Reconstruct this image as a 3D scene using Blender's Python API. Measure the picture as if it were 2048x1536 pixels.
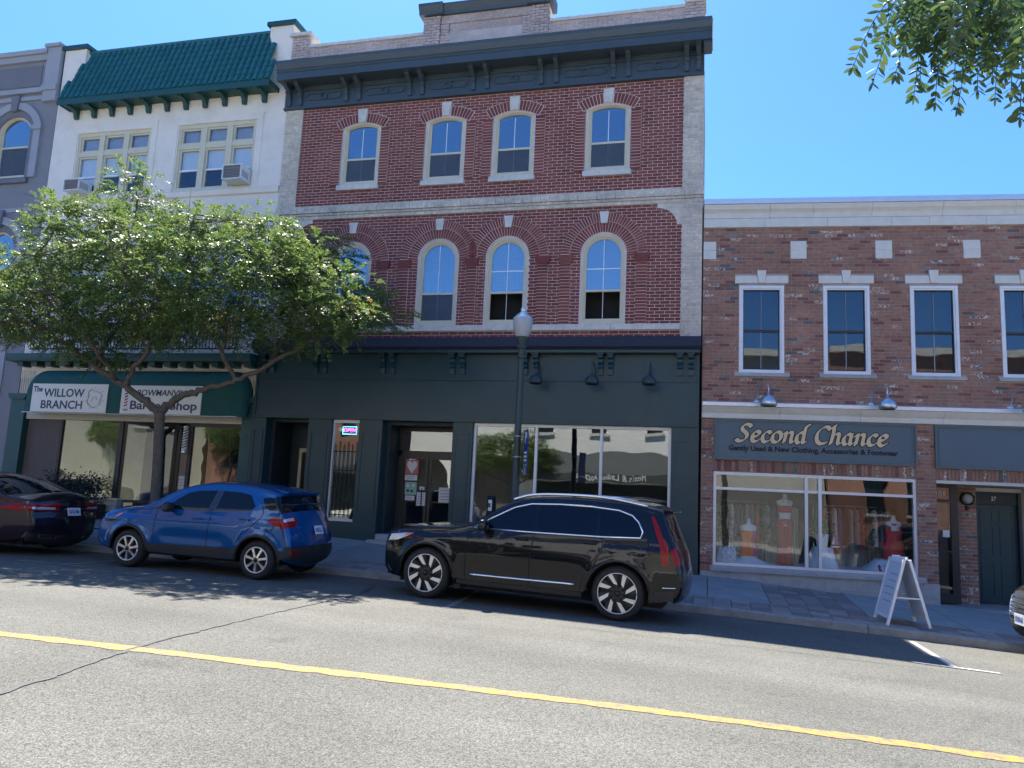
import bpy, bmesh, math, random
import numpy as np
from mathutils import Vector, Matrix, Euler
random.seed(7); RNG = np.random.default_rng(7)
R = math.radians
scn = bpy.context.scene
for o in list(bpy.data.objects): bpy.data.objects.remove(o, do_unlink=True)
COL = scn.collection
# ---------------------------------------------------------------- camera
CAM = Vector((0.0, -17.0, 1.7))
yaw, pitch, roll = R(-14.50569), R(8.05641), R(2.67582)
cf = Vector((math.sin(yaw)*math.cos(pitch), math.cos(yaw)*math.cos(pitch), math.sin(pitch)))
r0 = Vector((math.cos(yaw), -math.sin(yaw), 0.0)); u0 = r0.cross(cf)
cr = r0*math.cos(roll)+u0*math.sin(roll); cu = -r0*math.sin(roll)+u0*math.cos(roll)
cd = bpy.data.cameras.new('camera'); cam = bpy.data.objects.new('camera', cd); COL.objects.link(cam)
cam.matrix_world = Matrix(((cr.x, cu.x, -cf.x, CAM.x), (cr.y, cu.y, -cf.y, CAM.y), (cr.z, cu.z, -cf.z, CAM.z), (0, 0, 0, 1)))
cd.sensor_width = 36.0; cd.sensor_fit = 'HORIZONTAL'; cd.lens = 1543.08/2048*36.0
cd.clip_start = 0.05; cd.clip_end = 3000.0
scn.camera = cam
# ---------------------------------------------------------------- sky and sun
SUN_EL = R(63.3); SUN_AZ = math.atan2(-0.4656, 0.885)      # azimuth from +Y towards +X
world = bpy.data.worlds.new('World'); scn.world = world; world.use_nodes = True
wn = world.node_tree; bgn = wn.nodes['Background']
sky = wn.nodes.new('ShaderNodeTexSky'); sky.sky_type = 'NISHITA'; sky.sun_disc = False
sky.sun_elevation = SUN_EL; sky.sun_rotation = SUN_AZ
sky.air_density = 1.0; sky.dust_density = 1.0; sky.ozone_density = 2.2; sky.altitude = 100
gam = wn.nodes.new('ShaderNodeGamma'); gam.inputs[1].default_value = 1.0
sat = wn.nodes.new('ShaderNodeHueSaturation'); sat.inputs['Saturation'].default_value = 1.0; sat.inputs['Value'].default_value = 1.0
wn.links.new(sky.outputs[0], gam.inputs[0]); wn.links.new(gam.outputs[0], sat.inputs['Color']); tnt = wn.nodes.new('ShaderNodeMix'); tnt.data_type = 'RGBA'; tnt.blend_type = 'MULTIPLY'; tnt.inputs[0].default_value = 1.0; tnt.inputs[7].default_value = (0.27, 0.50, 0.82, 1)
wn.links.new(sat.outputs[0], tnt.inputs[6]); wn.links.new(tnt.outputs[2], bgn.inputs[0]); bgn.inputs[1].default_value = 0.086
sd = bpy.data.lights.new('sun', 'SUN'); sun = bpy.data.objects.new('sun', sd); COL.objects.link(sun)
sd.energy = 3.6; sd.angle = R(0.53); sd.color = (1.0, 0.93, 0.82)
to_sun = Vector((math.sin(SUN_AZ)*math.cos(SUN_EL), math.cos(SUN_AZ)*math.cos(SUN_EL), math.sin(SUN_EL)))
sun.rotation_euler = to_sun.to_track_quat('Z', 'Y').to_euler(); sun.location = (0, 0, 40)
scn.view_settings.view_transform = 'Standard'; scn.view_settings.look = 'None'
scn.view_settings.gamma = 1.0; scn.view_settings.use_curve_mapping = False
scn.view_settings.exposure = 2.1
# ---------------------------------------------------------------- helpers
OFF = {}
class MB:
    """collects polygons; build() links them as one mesh object"""
    def __init__(s): s.v = []; s.f = []; s.m = []; s.a = []
    def add(s, vs, fs, mi=0, a=0.0):
        n = len(s.v); s.v.extend([tuple(p) for p in vs])
        for f in fs: s.f.append([i+n for i in f]); s.m.append(mi); s.a.append(a)
        return s
    def box(s, x0, x1, y0, y1, z0, z1, mi=0, a=0.0, back=True):
        v = [(x0,y0,z0),(x1,y0,z0),(x1,y1,z0),(x0,y1,z0),(x0,y0,z1),(x1,y0,z1),(x1,y1,z1),(x0,y1,z1)]
        f = [(0,1,5,4),(1,2,6,5),(3,0,4,7),(4,5,6,7),(0,3,2,1)]
        if back: f.append((2,3,7,6))
        return s.add(v, f, mi, a)
    def prism(s, poly, axis, a0, a1, mi=0):
        """poly: 2-D points. axis 'x': (y,z) extruded in x; 'y': (x,z); 'z': (x,y)"""
        n = len(poly)
        def P(p, a): return (a, p[0], p[1]) if axis == 'x' else ((p[0], a, p[1]) if axis == 'y' else (p[0], p[1], a))
        v = [P(p, a0) for p in poly]+[P(p, a1) for p in poly]
        f = [tuple(range(n))[::-1], tuple(range(n, 2*n))]+[(i, (i+1) % n, n+(i+1) % n, n+i) for i in range(n)]
        return s.add(v, f, mi)
    def tube(s, path, r, seg=8, mi=0, cap=True):
        P = [Vector(p) for p in path]; n = len(P)
        rr = r if hasattr(r, '__len__') else [r]*n
        base = len(s.v); up = None
        for i in range(n):
            t = (P[min(i+1, n-1)]-P[max(i-1, 0)])
            t = t.normalized() if t.length > 1e-9 else Vector((0, 0, 1))
            if up is None: up = t.orthogonal().normalized()
            up = (up-t*up.dot(t)); up = up.normalized() if up.length > 1e-6 else t.orthogonal().normalized()
            b = t.cross(up)
            for k in range(seg):
                a = 2*math.pi*k/seg; s.v.append(tuple(P[i]+(up*math.cos(a)+b*math.sin(a))*rr[i]))
        for i in range(n-1):
            for k in range(seg):
                s.f.append([base+i*seg+k, base+i*seg+(k+1) % seg, base+(i+1)*seg+(k+1) % seg, base+(i+1)*seg+k]); s.m.append(mi); s.a.append(0)
        if cap:
            s.f.append([base+k for k in range(seg)][::-1]); s.m.append(mi); s.a.append(0)
            s.f.append([base+(n-1)*seg+k for k in range(seg)]); s.m.append(mi); s.a.append(0)
        return s
    def lathe(s, prof, o=(0,0,0), seg=20, axis='z', mi=0, sx=1, sy=1):
        """prof: (r,h) list"""
        base = len(s.v); n = len(prof)
        for r, h in prof:
            for k in range(seg):
                a = 2*math.pi*k/seg; c, d = r*math.cos(a)*sx, r*math.sin(a)*sy
                p = (c, d, h) if axis == 'z' else ((c, h, d) if axis == 'y' else (h, c, d))
                s.v.append((o[0]+p[0], o[1]+p[1], o[2]+p[2]))
        for i in range(n-1):
            for k in range(seg):
                s.f.append([base+i*seg+k, base+i*seg+(k+1) % seg, base+(i+1)*seg+(k+1) % seg, base+(i+1)*seg+k]); s.m.append(mi); s.a.append(0)
        return s
    def mesh(s, name, mats, smooth=False, attr=False, angle=None):
        me = bpy.data.meshes.new(name); me.from_pydata(s.v, [], s.f)
        for m in (mats if isinstance(mats, (list, tuple)) else [mats]): me.materials.append(m)
        if any(s.m): me.polygons.foreach_set('material_index', s.m)
        if attr:
            at = me.attributes.new('bc', 'FLOAT', 'FACE'); at.data.foreach_set('value', s.a)
        if smooth: me.polygons.foreach_set('use_smooth', [True]*len(me.polygons))
        if smooth and angle: 
            try: me.set_sharp_from_angle(angle=R(angle))
            except Exception: pass
        me.update(); return me
    def build(s, name, mats, parent=None, smooth=False, attr=False, angle=None):
        return put(name, s.mesh(name, mats, smooth, attr, angle), parent)
def put(name, me, parent=None, loc=(0,0,0), rot=(0,0,0)):
    o = bpy.data.objects.new(name, me); COL.objects.link(o)
    l = Vector(loc)
    if parent is not None:
        o.parent = parent
        if parent.name in OFF: l = l-OFF[parent.name]
    o.location = l; o.rotation_euler = rot
    return o
def thing(name, label, cat, loc=(0,0,0), rotz=0.0, group=None, rel=True):
    """Empty at the base of a thing. With rel=True its parts are written in the coordinates of the parent frame
    (the Empty's own rotation still applies about loc)."""
    o = bpy.data.objects.new(name, None); COL.objects.link(o); o.empty_display_size = 0.2
    o.location = loc; o.rotation_euler = (0, 0, rotz); o['label'] = label; o['category'] = cat
    if group: o['group'] = group
    OFF[o.name] = Vector(loc) if rel else Vector((0,0,0))
    return o
def tag(o, label, cat, group=None):
    o['label'] = label; o['category'] = cat
    if group: o['group'] = group
    return o
def structure(o): o['kind'] = 'structure'; return o
def stuff(o): o['kind'] = 'stuff'; return o
def plate(outer, holes=(), depth=0.02, plane='xz', y=0.0):
    """2-D outline with holes, filled and extruded: returns vertex/face lists (front at y, back at y+depth)"""
    cu_ = bpy.data.curves.new('tmp', 'CURVE'); cu_.dimensions = '2D'; cu_.fill_mode = 'BOTH'; cu_.extrude = depth/2
    for poly in [outer]+list(holes):
        sp = cu_.splines.new('POLY'); sp.points.add(len(poly)-1); sp.use_cyclic_u = True
        for p, q in zip(sp.points, poly): p.co = (q[0], q[1], 0, 1)
    ob = bpy.data.objects.new('tmp', cu_); me = bpy.data.meshes.new_from_object(ob)
    V = [(v.co.x, y+depth/2-v.co.z, v.co.y) for v in me.vertices]; F = [tuple(p.vertices) for p in me.polygons]
    bpy.data.objects.remove(ob); bpy.data.curves.remove(cu_); bpy.data.meshes.remove(me)
    return V, F
def text_mesh(body, size, depth=0.004, bold=0.0, shear=0.0, spacing=1.0, align='CENTER'):
    cu_ = bpy.data.curves.new('tmp', 'FONT'); cu_.body = body; cu_.size = size; cu_.extrude = depth/2; cu_.offset = bold
    cu_.shear = shear; cu_.space_character = spacing; cu_.align_x = align; cu_.align_y = 'CENTER'; cu_.resolution_u = 3
    ob = bpy.data.objects.new('tmp', cu_); me = bpy.data.meshes.new_from_object(ob)
    V = [(v.co.x, -v.co.z, v.co.y) for v in me.vertices]; F = [tuple(p.vertices) for p in me.polygons]
    bpy.data.objects.remove(ob); bpy.data.curves.remove(cu_); bpy.data.meshes.remove(me)
    return V, F
def text(name, body, size, mat_, parent, loc, bold=0.0, shear=0.0, width=None, depth=0.004, spacing=1.0, flip=False):
    V, F = text_mesh(body, size, depth, bold, shear, spacing)
    if width:
        xs = [v[0] for v in V]; k = width/(max(xs)-min(xs)); c = (max(xs)+min(xs))/2
        V = [((x-c)*k, y, z) for x, y, z in V]
    if flip: V = [(-x, y, z) for x, y, z in V]
    return put(name, MB().add(V, F).mesh(name, mat_), parent, loc)
def arch_poly(xc, w, z0, zs, rise, n=20):
    """closed outline: jambs up to zs, then an arc of the given rise"""
    h = w/2; rad = (h*h+rise*rise)/(2*rise); cz = zs+rise-rad; a0 = math.asin(min(1, h/rad))
    if rise > h-1e-6: a0 = math.pi/2
    pts = [(xc-h, z0)]+[(xc+rad*math.sin(-a0+2*a0*i/n), cz+rad*math.cos(-a0+2*a0*i/n)) for i in range(n+1)]+[(xc+h, z0)]
    return pts
def copy_tree(o, parent=None):
    c = o.copy(); COL.objects.link(c); c.parent = parent
    for ch in list(o.children): copy_tree(ch, c)
    return c
def smoothstep(a, b, x):
    t = min(1, max(0, (x-a)/(b-a))); return t*t*(3-2*t)
def catmull(pts, per=6, closed=False):
    P = [Vector(p) for p in pts]; n = len(P); out = []
    for i in range(n if closed else n-1):
        p0, p1, p2, p3 = (P[(i-1) % n], P[i], P[(i+1) % n], P[(i+2) % n]) if closed else (P[max(i-1,0)], P[i], P[i+1], P[min(i+2,n-1)])
        for k in range(per):
            t = k/per
            out.append(0.5*((2*p1)+(p2-p0)*t+(2*p0-5*p1+4*p2-p3)*t*t+(3*p1-p0-3*p2+p3)*t*t*t))
    if not closed: out.append(P[-1])
    return out
# ---------------------------------------------------------------- materials
MAT = {}
def mat(name, col, rough=0.6, metal=0.0, var=0.0, scale=8.0, bump=0.0, bscale=60.0, coat=0.0, spec=0.5, rand=0.0, stain=None, detail=6.0):
    """principled material; var: large soft colour variation, bump: fine relief, rand: per-object variation,
    stain: (colour, amount, scale)"""
    m = bpy.data.materials.new(name); m.use_nodes = True; nt = m.node_tree; b = nt.nodes['Principled BSDF']
    b.inputs['Roughness'].default_value = rough; b.inputs['Metallic'].default_value = metal
    b.inputs['Coat Weight'].default_value = coat; b.inputs['Coat Roughness'].default_value = 0.03
    b.inputs['Specular IOR Level'].default_value = spec
    b.inputs['Base Color'].default_value = (*col, 1)
    N = nt.nodes.new; L = nt.links.new
    tc = N('ShaderNodeTexCoord'); src = None
    if var or stain or rand:
        rgb = N('ShaderNodeRGB'); rgb.outputs[0].default_value = (*col, 1); src = rgb.outputs[0]
    if var:
        nz = N('ShaderNodeTexNoise'); nz.inputs['Scale'].default_value = scale; nz.inputs['Detail'].default_value = detail; nz.inputs['Roughness'].default_value = 0.65
        L(tc.outputs['Object'], nz.inputs['Vector'])
        mr = N('ShaderNodeMapRange'); mr.inputs[1].default_value = 0.25; mr.inputs[2].default_value = 0.75
        mr.inputs[3].default_value = 1-var; mr.inputs[4].default_value = 1+var; L(nz.outputs[0], mr.inputs[0])
        hs = N('ShaderNodeHueSaturation'); L(mr.outputs[0], hs.inputs['Value']); L(src, hs.inputs['Color']); src = hs.outputs[0]
    if rand:
        oi = N('ShaderNodeObjectInfo'); mr = N('ShaderNodeMapRange'); mr.inputs[3].default_value = 1-rand; mr.inputs[4].default_value = 1+rand
        L(oi.outputs['Random'], mr.inputs[0]); hs = N('ShaderNodeHueSaturation'); L(mr.outputs[0], hs.inputs['Value']); L(src, hs.inputs['Color']); src = hs.outputs[0]
    if stain:
        c2, amt, sc = stain
        nz = N('ShaderNodeTexNoise'); nz.inputs['Scale'].default_value = sc; nz.inputs['Detail'].default_value = 8; nz.inputs['Roughness'].default_value = 0.7
        L(tc.outputs['Object'], nz.inputs['Vector'])
        rp = N('ShaderNodeMapRange'); rp.inputs[1].default_value = 0.5; rp.inputs[2].default_value = 0.72; rp.inputs[3].default_value = 0; rp.inputs[4].default_value = amt
        L(nz.outputs[0], rp.inputs[0]); mx = N('ShaderNodeMix'); mx.data_type = 'RGBA'; L(rp.outputs[0], mx.inputs[0]); L(src, mx.inputs[6]); mx.inputs[7].default_value = (*c2, 1); src = mx.outputs[2]
    if src is not None: L(src, b.inputs['Base Color'])
    if bump:
        nb = N('ShaderNodeTexNoise'); nb.inputs['Scale'].default_value = bscale; nb.inputs['Detail'].default_value = 5
        L(tc.outputs['Object'], nb.inputs['Vector']); bp = N('ShaderNodeBump'); bp.inputs['Strength'].default_value = bump; bp.inputs['Distance'].default_value = 0.01
        L(nb.outputs[0], bp.inputs['Height']); L(bp.outputs[0], b.inputs['Normal'])
    MAT[name] = m; return m
def brick_mat(name, ramp, rough=0.85, smear=None):
    """per-brick colour from the face attribute and the object's random number; optional pale smear"""
    m = bpy.data.materials.new(name); m.use_nodes = True; nt = m.node_tree; b = nt.nodes['Principled BSDF']; N = nt.nodes.new; L = nt.links.new
    b.inputs['Roughness'].default_value = rough; b.inputs['Specular IOR Level'].default_value = 0.25
    at = N('ShaderNodeAttribute'); at.attribute_name = 'bc'; oi = N('ShaderNodeObjectInfo')
    ad = N('ShaderNodeMath'); ad.operation = 'ADD'; L(at.outputs['Fac'], ad.inputs[0]); L(oi.outputs['Random'], ad.inputs[1])
    fr = N('ShaderNodeMath'); fr.operation = 'FRACT'; L(ad.outputs[0], fr.inputs[0])
    cr_ = N('ShaderNodeValToRGB'); cr_.color_ramp.interpolation = 'CONSTANT' if smear else 'LINEAR'
    e = cr_.color_ramp.elements
    while len(e) < len(ramp): e.new(0.5)
    for el, (p, c) in zip(e, ramp): el.position = p; el.color = (*c, 1)
    L(fr.outputs[0], cr_.inputs[0])
    geo = N('ShaderNodeNewGeometry'); nz = N('ShaderNodeTexNoise'); nz.inputs['Scale'].default_value = 14; nz.inputs['Detail'].default_value = 6; L(geo.outputs['Position'], nz.inputs['Vector'])
    mr = N('ShaderNodeMapRange'); mr.inputs[1].default_value = 0.3; mr.inputs[2].default_value = 0.7; mr.inputs[3].default_value = 0.82; mr.inputs[4].default_value = 1.18; L(nz.outputs[0], mr.inputs[0])
    hs = N('ShaderNodeHueSaturation'); L(mr.outputs[0], hs.inputs['Value']); L(cr_.outputs[0], hs.inputs['Color']); src = hs.outputs[0]
    nl = N('ShaderNodeTexNoise'); nl.inputs['Scale'].default_value = 0.7; nl.inputs['Detail'].default_value = 7; nl.inputs['Roughness'].default_value = 0.65; mpl = N('ShaderNodeMapping'); mpl.inputs['Scale'].default_value = (1.6, 1.0, 0.7); L(geo.outputs['Position'], mpl.inputs[0]); L(mpl.outputs[0], nl.inputs['Vector'])
    ml_ = N('ShaderNodeMapRange'); ml_.inputs[1].default_value = 0.3; ml_.inputs[2].default_value = 0.7; ml_.inputs[3].default_value = 0.78; ml_.inputs[4].default_value = 1.2; L(nl.outputs[0], ml_.inputs[0])
    hl = N('ShaderNodeHueSaturation'); L(ml_.outputs[0], hl.inputs['Value']); L(src, hl.inputs['Color']); src = hl.outputs[0]
    if smear:
        n2 = N('ShaderNodeTexNoise'); n2.inputs['Scale'].default_value = 26; n2.inputs['Detail'].default_value = 4; L(geo.outputs['Position'], n2.inputs['Vector'])
        gt = N('ShaderNodeMapRange'); gt.inputs[1].default_value = 0.48; gt.inputs[2].default_value = 0.6; L(n2.outputs[0], gt.inputs[0])
        f2 = N('ShaderNodeMath'); f2.operation = 'MULTIPLY_ADD'; f2.inputs[1].default_value = 7.31; f2.inputs[2].default_value = 0.17; L(fr.outputs[0], f2.inputs[0])
        f3 = N('ShaderNodeMath'); f3.operation = 'FRACT'; L(f2.outputs[0], f3.inputs[0])
        th = N('ShaderNodeMath'); th.operation = 'LESS_THAN'; th.inputs[1].default_value = smear[1]; L(f3.outputs[0], th.inputs[0])
        mu = N('ShaderNodeMath'); mu.operation = 'MULTIPLY'; L(gt.outputs[0], mu.inputs[0]); L(th.outputs[0], mu.inputs[1])
        mx = N('ShaderNodeMix'); mx.data_type = 'RGBA'; L(mu.outputs[0], mx.inputs[0]); L(src, mx.inputs[6]); mx.inputs[7].default_value = (*smear[0], 1); src = mx.outputs[2]
    L(src, b.inputs['Base Color'])
    nb = N('ShaderNodeTexNoise'); nb.inputs['Scale'].default_value = 90; L(geo.outputs['Position'], nb.inputs['Vector'])
    bp = N('ShaderNodeBump'); bp.inputs['Strength'].default_value = 0.35; bp.inputs['Distance'].default_value = 0.006; L(nb.outputs[0], bp.inputs['Height']); L(bp.outputs[0], b.inputs['Normal'])
    MAT[name] = m; return m
def glass_mat(name, tint=(0.75,0.8,0.8), ior=1.9, boost=0.12, wavy=0.004):
    """window pane: part mirror, part see-through"""
    m = bpy.data.materials.new(name); m.use_nodes = True; nt = m.node_tree; N = nt.nodes.new; L = nt.links.new
    nt.nodes.remove(nt.nodes['Principled BSDF']); out = nt.nodes['Material Output']
    tr = N('ShaderNodeBsdfTransparent'); tr.inputs[0].default_value = (*tint, 1)
    gl = N('ShaderNodeBsdfGlossy'); gl.inputs['Roughness'].default_value = 0.0; gl.inputs[0].default_value = (0.93,0.96,0.97,1)
    lw = N('ShaderNodeLayerWeight'); lw.inputs[0].default_value = 0.5; p5 = N('ShaderNodeMath'); p5.operation = 'POWER'; p5.inputs[1].default_value = 5.0; L(lw.outputs['Facing'], p5.inputs[0])
    fr = N('ShaderNodeMath'); fr.operation = 'MULTIPLY_ADD'; fr.inputs[1].default_value = 0.9; fr.inputs[2].default_value = ((ior-1)/(ior+1))**2; L(p5.outputs[0], fr.inputs[0])
    ad = N('ShaderNodeMath'); ad.operation = 'ADD'; ad.use_clamp = True; ad.inputs[1].default_value = boost; L(fr.outputs[0], ad.inputs[0])
    mx = N('ShaderNodeMixShader'); L(ad.outputs[0], mx.inputs[0]); L(tr.outputs[0], mx.inputs[1]); L(gl.outputs[0], mx.inputs[2]); L(mx.outputs[0], out.inputs[0])
    if wavy:
        tc = N('ShaderNodeTexCoord'); nz = N('ShaderNodeTexNoise'); nz.inputs['Scale'].default_value = 1.3; nz.inputs['Detail'].default_value = 1; L(tc.outputs['Object'], nz.inputs['Vector'])
        bp = N('ShaderNodeBump'); bp.inputs['Strength'].default_value = 1.0; bp.inputs['Distance'].default_value = wavy; L(nz.outputs[0], bp.inputs['Height']); L(bp.outputs[0], gl.inputs['Normal'])
    MAT[name] = m; return m
def emit_mat(name, col, s):
    m = bpy.data.materials.new(name); m.use_nodes = True; b = m.node_tree.nodes['Principled BSDF']
    b.inputs['Base Color'].default_value = (*col, 1); b.inputs['Emission Color'].default_value = (*col, 1); b.inputs['Emission Strength'].default_value = s
    MAT[name] = m; return m
def sheer_mat(name, col, alpha):
    m = bpy.data.materials.new(name); m.use_nodes = True; nt = m.node_tree; N = nt.nodes.new; L = nt.links.new
    b = nt.nodes['Principled BSDF']; b.inputs['Base Color'].default_value = (*col, 1); b.inputs['Roughness'].default_value = 0.9
    b.inputs['Alpha'].default_value = alpha; MAT[name] = m; return m
def leaf_mat(name, c1, c2, c3, gloss=0.35):
    m = bpy.data.materials.new(name); m.use_nodes = True; nt = m.node_tree; N = nt.nodes.new; L = nt.links.new
    b = nt.nodes['Principled BSDF']; out = nt.nodes['Material Output']
    at = N('ShaderNodeAttribute'); at.attribute_name = 'bc'; oi = N('ShaderNodeObjectInfo')
    ad = N('ShaderNodeMath'); ad.operation = 'ADD'; L(at.outputs['Fac'], ad.inputs[0]); L(oi.outputs['Random'], ad.inputs[1])
    fr = N('ShaderNodeMath'); fr.operation = 'FRACT'; L(ad.outputs[0], fr.inputs[0])
    cr_ = N('ShaderNodeValToRGB'); e = cr_.color_ramp.elements; e.new(0.5)
    for el, (p, c) in zip(e, [(0.0, c1), (0.6, c2), (1.0, c3)]): el.position = p; el.color = (*c, 1)
    L(fr.outputs[0], cr_.inputs[0]); L(cr_.outputs[0], b.inputs['Base Color']); b.inputs['Roughness'].default_value = gloss
    tl = N('ShaderNodeBsdfTranslucent'); hs = N('ShaderNodeHueSaturation'); hs.inputs['Value'].default_value = 1.6; hs.inputs['Hue'].default_value = 0.48; L(cr_.outputs[0], hs.inputs['Color']); L(hs.outputs[0], tl.inputs[0])
    mx = N('ShaderNodeMixShader'); mx.inputs[0].default_value = 0.38; L(b.outputs[0], mx.inputs[1]); L(tl.outputs[0], mx.inputs[2]); L(mx.outputs[0], out.inputs[0])
    MAT[name] = m; return m
def asphalt_mat(name, c1, c2):
    m = bpy.data.materials.new(name); m.use_nodes = True; nt = m.node_tree; N = nt.nodes.new; L = nt.links.new
    b = nt.nodes['Principled BSDF']; b.inputs['Roughness'].default_value = 0.85; b.inputs['Specular IOR Level'].default_value = 0.3
    geo = N('ShaderNodeNewGeometry')
    def nz(sc, det=3, stretch=None):
        n = N('ShaderNodeTexNoise'); n.inputs['Scale'].default_value = sc; n.inputs['Detail'].default_value = det
        if stretch:
            mp = N('ShaderNodeMapping'); mp.inputs['Scale'].default_value = stretch; L(geo.outputs['Position'], mp.inputs[0]); L(mp.outputs[0], n.inputs['Vector'])
        else: L(geo.outputs['Position'], n.inputs['Vector'])
        return n
    vo = N('ShaderNodeTexVoronoi'); vo.inputs['Scale'].default_value = 120; L(geo.outputs['Position'], vo.inputs['Vector'])
    sp = nz(150, 2); big = nz(0.5, 5); trk = nz(0.8, 5, (0.05, 1.0, 1.0)); oil = nz(1.1, 6); mid = nz(28, 3)
    mx = N('ShaderNodeMix'); mx.data_type = 'RGBA'; mx.inputs[6].default_value = (*c1, 1); mx.inputs[7].default_value = (*c2, 1)
    sep = N('ShaderNodeSeparateColor'); L(vo.outputs['Color'], sep.inputs[0])
    r1 = N('ShaderNodeMapRange'); r1.inputs[1].default_value = 0.1; r1.inputs[2].default_value = 1.0; L(sep.outputs[0], r1.inputs[0]); L(r1.outputs[0], mx.inputs[0])
    def scale(src, n, lo, hi):
        r_ = N('ShaderNodeMapRange'); r_.inputs[1].default_value = 0.3; r_.inputs[2].default_value = 0.7; r_.inputs[3].default_value = lo; r_.inputs[4].default_value = hi; L(n.outputs[0], r_.inputs[0])
        h = N('ShaderNodeHueSaturation'); L(r_.outputs[0], h.inputs['Value']); L(src, h.inputs['Color']); return h.outputs[0]
    c = scale(mx.outputs[2], big, 0.86, 1.12); c = scale(c, trk, 0.84, 1.14); c = scale(c, mid, 0.9, 1.1)
    ro = N('ShaderNodeMapRange'); ro.inputs[1].default_value = 0.62; ro.inputs[2].default_value = 0.74; ro.inputs[3].default_value = 1.0; ro.inputs[4].default_value = 0.72; L(oil.outputs[0], ro.inputs[0]); ho = N('ShaderNodeHueSaturation'); L(ro.outputs[0], ho.inputs['Value']); L(c, ho.inputs['Color']); c = ho.outputs[0]
    L(c, b.inputs['Base Color'])
    bp = N('ShaderNodeBump'); bp.inputs['Strength'].default_value = 0.7; bp.inputs['Distance'].default_value = 0.006
    L(sp.outputs[0], bp.inputs['Height']); L(bp.outputs[0], b.inputs['Normal'])
    MAT[name] = m; return m
def worn_mat(name, col, under, amt=0.5, sc=25, rough=0.7):
    m = bpy.data.materials.new(name); m.use_nodes = True; nt = m.node_tree; N = nt.nodes.new; L = nt.links.new
    b = nt.nodes['Principled BSDF']; b.inputs['Roughness'].default_value = rough
    geo = N('ShaderNodeNewGeometry'); n = N('ShaderNodeTexNoise'); n.inputs['Scale'].default_value = sc; n.inputs['Detail'].default_value = 8; n.inputs['Roughness'].default_value = 0.75; L(geo.outputs['Position'], n.inputs['Vector'])
    rp = N('ShaderNodeMapRange'); rp.inputs[1].default_value = 1-amt-0.04; rp.inputs[2].default_value = 1-amt+0.08; L(n.outputs[0], rp.inputs[0])
    n2 = N('ShaderNodeTexNoise'); n2.inputs['Scale'].default_value = 120; L(geo.outputs['Position'], n2.inputs['Vector'])
    r2 = N('ShaderNodeMapRange'); r2.inputs[1].default_value = 0.3; r2.inputs[2].default_value = 0.7; r2.inputs[3].default_value = 0.8; r2.inputs[4].default_value = 1.15; L(n2.outputs[0], r2.inputs[0])
    mx = N('ShaderNodeMix'); mx.data_type = 'RGBA'; L(rp.outputs[0], mx.inputs[0]); mx.inputs[6].default_value = (*col, 1); mx.inputs[7].default_value = (*under, 1)
    hs = N('ShaderNodeHueSaturation'); L(r2.outputs[0], hs.inputs['Value']); L(mx.outputs[2], hs.inputs['Color']); L(hs.outputs[0], b.inputs['Base Color'])
    MAT[name] = m; return m
asphalt_mat('asphalt', (0.052,0.053,0.048), (0.166,0.167,0.151))
worn_mat('yellow_paint', (0.36,0.205,0.032), (0.13,0.12,0.09), 0.5, 14); worn_mat('white_paint', (0.42,0.42,0.41), (0.16,0.16,0.15), 0.47, 22)
worn_mat('faded_paint', (0.24,0.24,0.23), (0.11,0.11,0.102), 0.5, 22)
mat('crack_tar', (0.05,0.05,0.055), 0.6, var=0.3, scale=10)
mat('concrete', (0.27,0.27,0.26), 0.9, var=0.18, scale=3, bump=0.3, bscale=90, rand=0.1, stain=((0.2,0.2,0.19),0.5,2.2))
mat('kerb_concrete', (0.27,0.27,0.255), 0.9, var=0.25, scale=4, bump=0.5, bscale=60, stain=((0.12,0.12,0.115),0.6,3))
mat('paver', (0.25,0.21,0.195), 0.9, var=0.2, scale=9, bump=0.3, bscale=90, rand=0.28)
mat('pale_concrete', (0.55,0.54,0.5), 0.9, var=0.1, scale=2)
mat('grout', (0.2,0.195,0.18), 0.95, var=0.2, scale=12); mat('far_ground', (0.16,0.17,0.12), 0.95, var=0.3, scale=0.2)
brick_mat('red_brick', [(0.0,(0.165,0.05,0.046)),(0.45,(0.215,0.064,0.056)),(0.8,(0.25,0.08,0.068)),(1.0,(0.185,0.058,0.052))])
brick_mat('cream_brick', [(0.0,(0.54,0.485,0.4)),(0.5,(0.6,0.54,0.45)),(1.0,(0.47,0.42,0.35))])
brick_mat('pink_brick', [(0.0,(0.46,0.37,0.34)),(0.5,(0.52,0.42,0.39)),(1.0,(0.42,0.34,0.31))])
brick_mat('brown_brick', [(0.0,(0.29,0.158,0.112)),(0.42,(0.315,0.172,0.122)),(0.70,(0.265,0.13,0.1)),(0.82,(0.2,0.088,0.074)),(0.91,(0.13,0.115,0.115)),(0.95,(0.27,0.19,0.155))], smear=((0.58,0.52,0.46),0.11))
brick_mat('white_brick', [(0.0,(0.72,0.7,0.64)),(1.0,(0.78,0.76,0.7))])
mat('mortar_white', (0.64,0.56,0.52), 0.95, var=0.22, scale=2.5); mat('mortar_grey', (0.36,0.31,0.28), 0.95, var=0.15, scale=6)
mat('limestone', (0.6,0.58,0.53), 0.85, var=0.14, scale=5, bump=0.25, bscale=50, stain=((0.3,0.29,0.26),0.45,7))
mat('cast_stone', (0.64,0.62,0.56), 0.85, var=0.08, scale=6, bump=0.2, bscale=120)
mat('plinth_stone', (0.36,0.36,0.35), 0.9, var=0.15, scale=6, bump=0.3, bscale=70, rand=0.08)
mat('flashing', (0.68,0.7,0.72), 0.4, metal=0.6, var=0.08, scale=2)
mat('slate_paint', (0.05,0.072,0.088), 0.45, var=0.12, scale=3, stain=((0.07,0.085,0.095),0.3,5))
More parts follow.
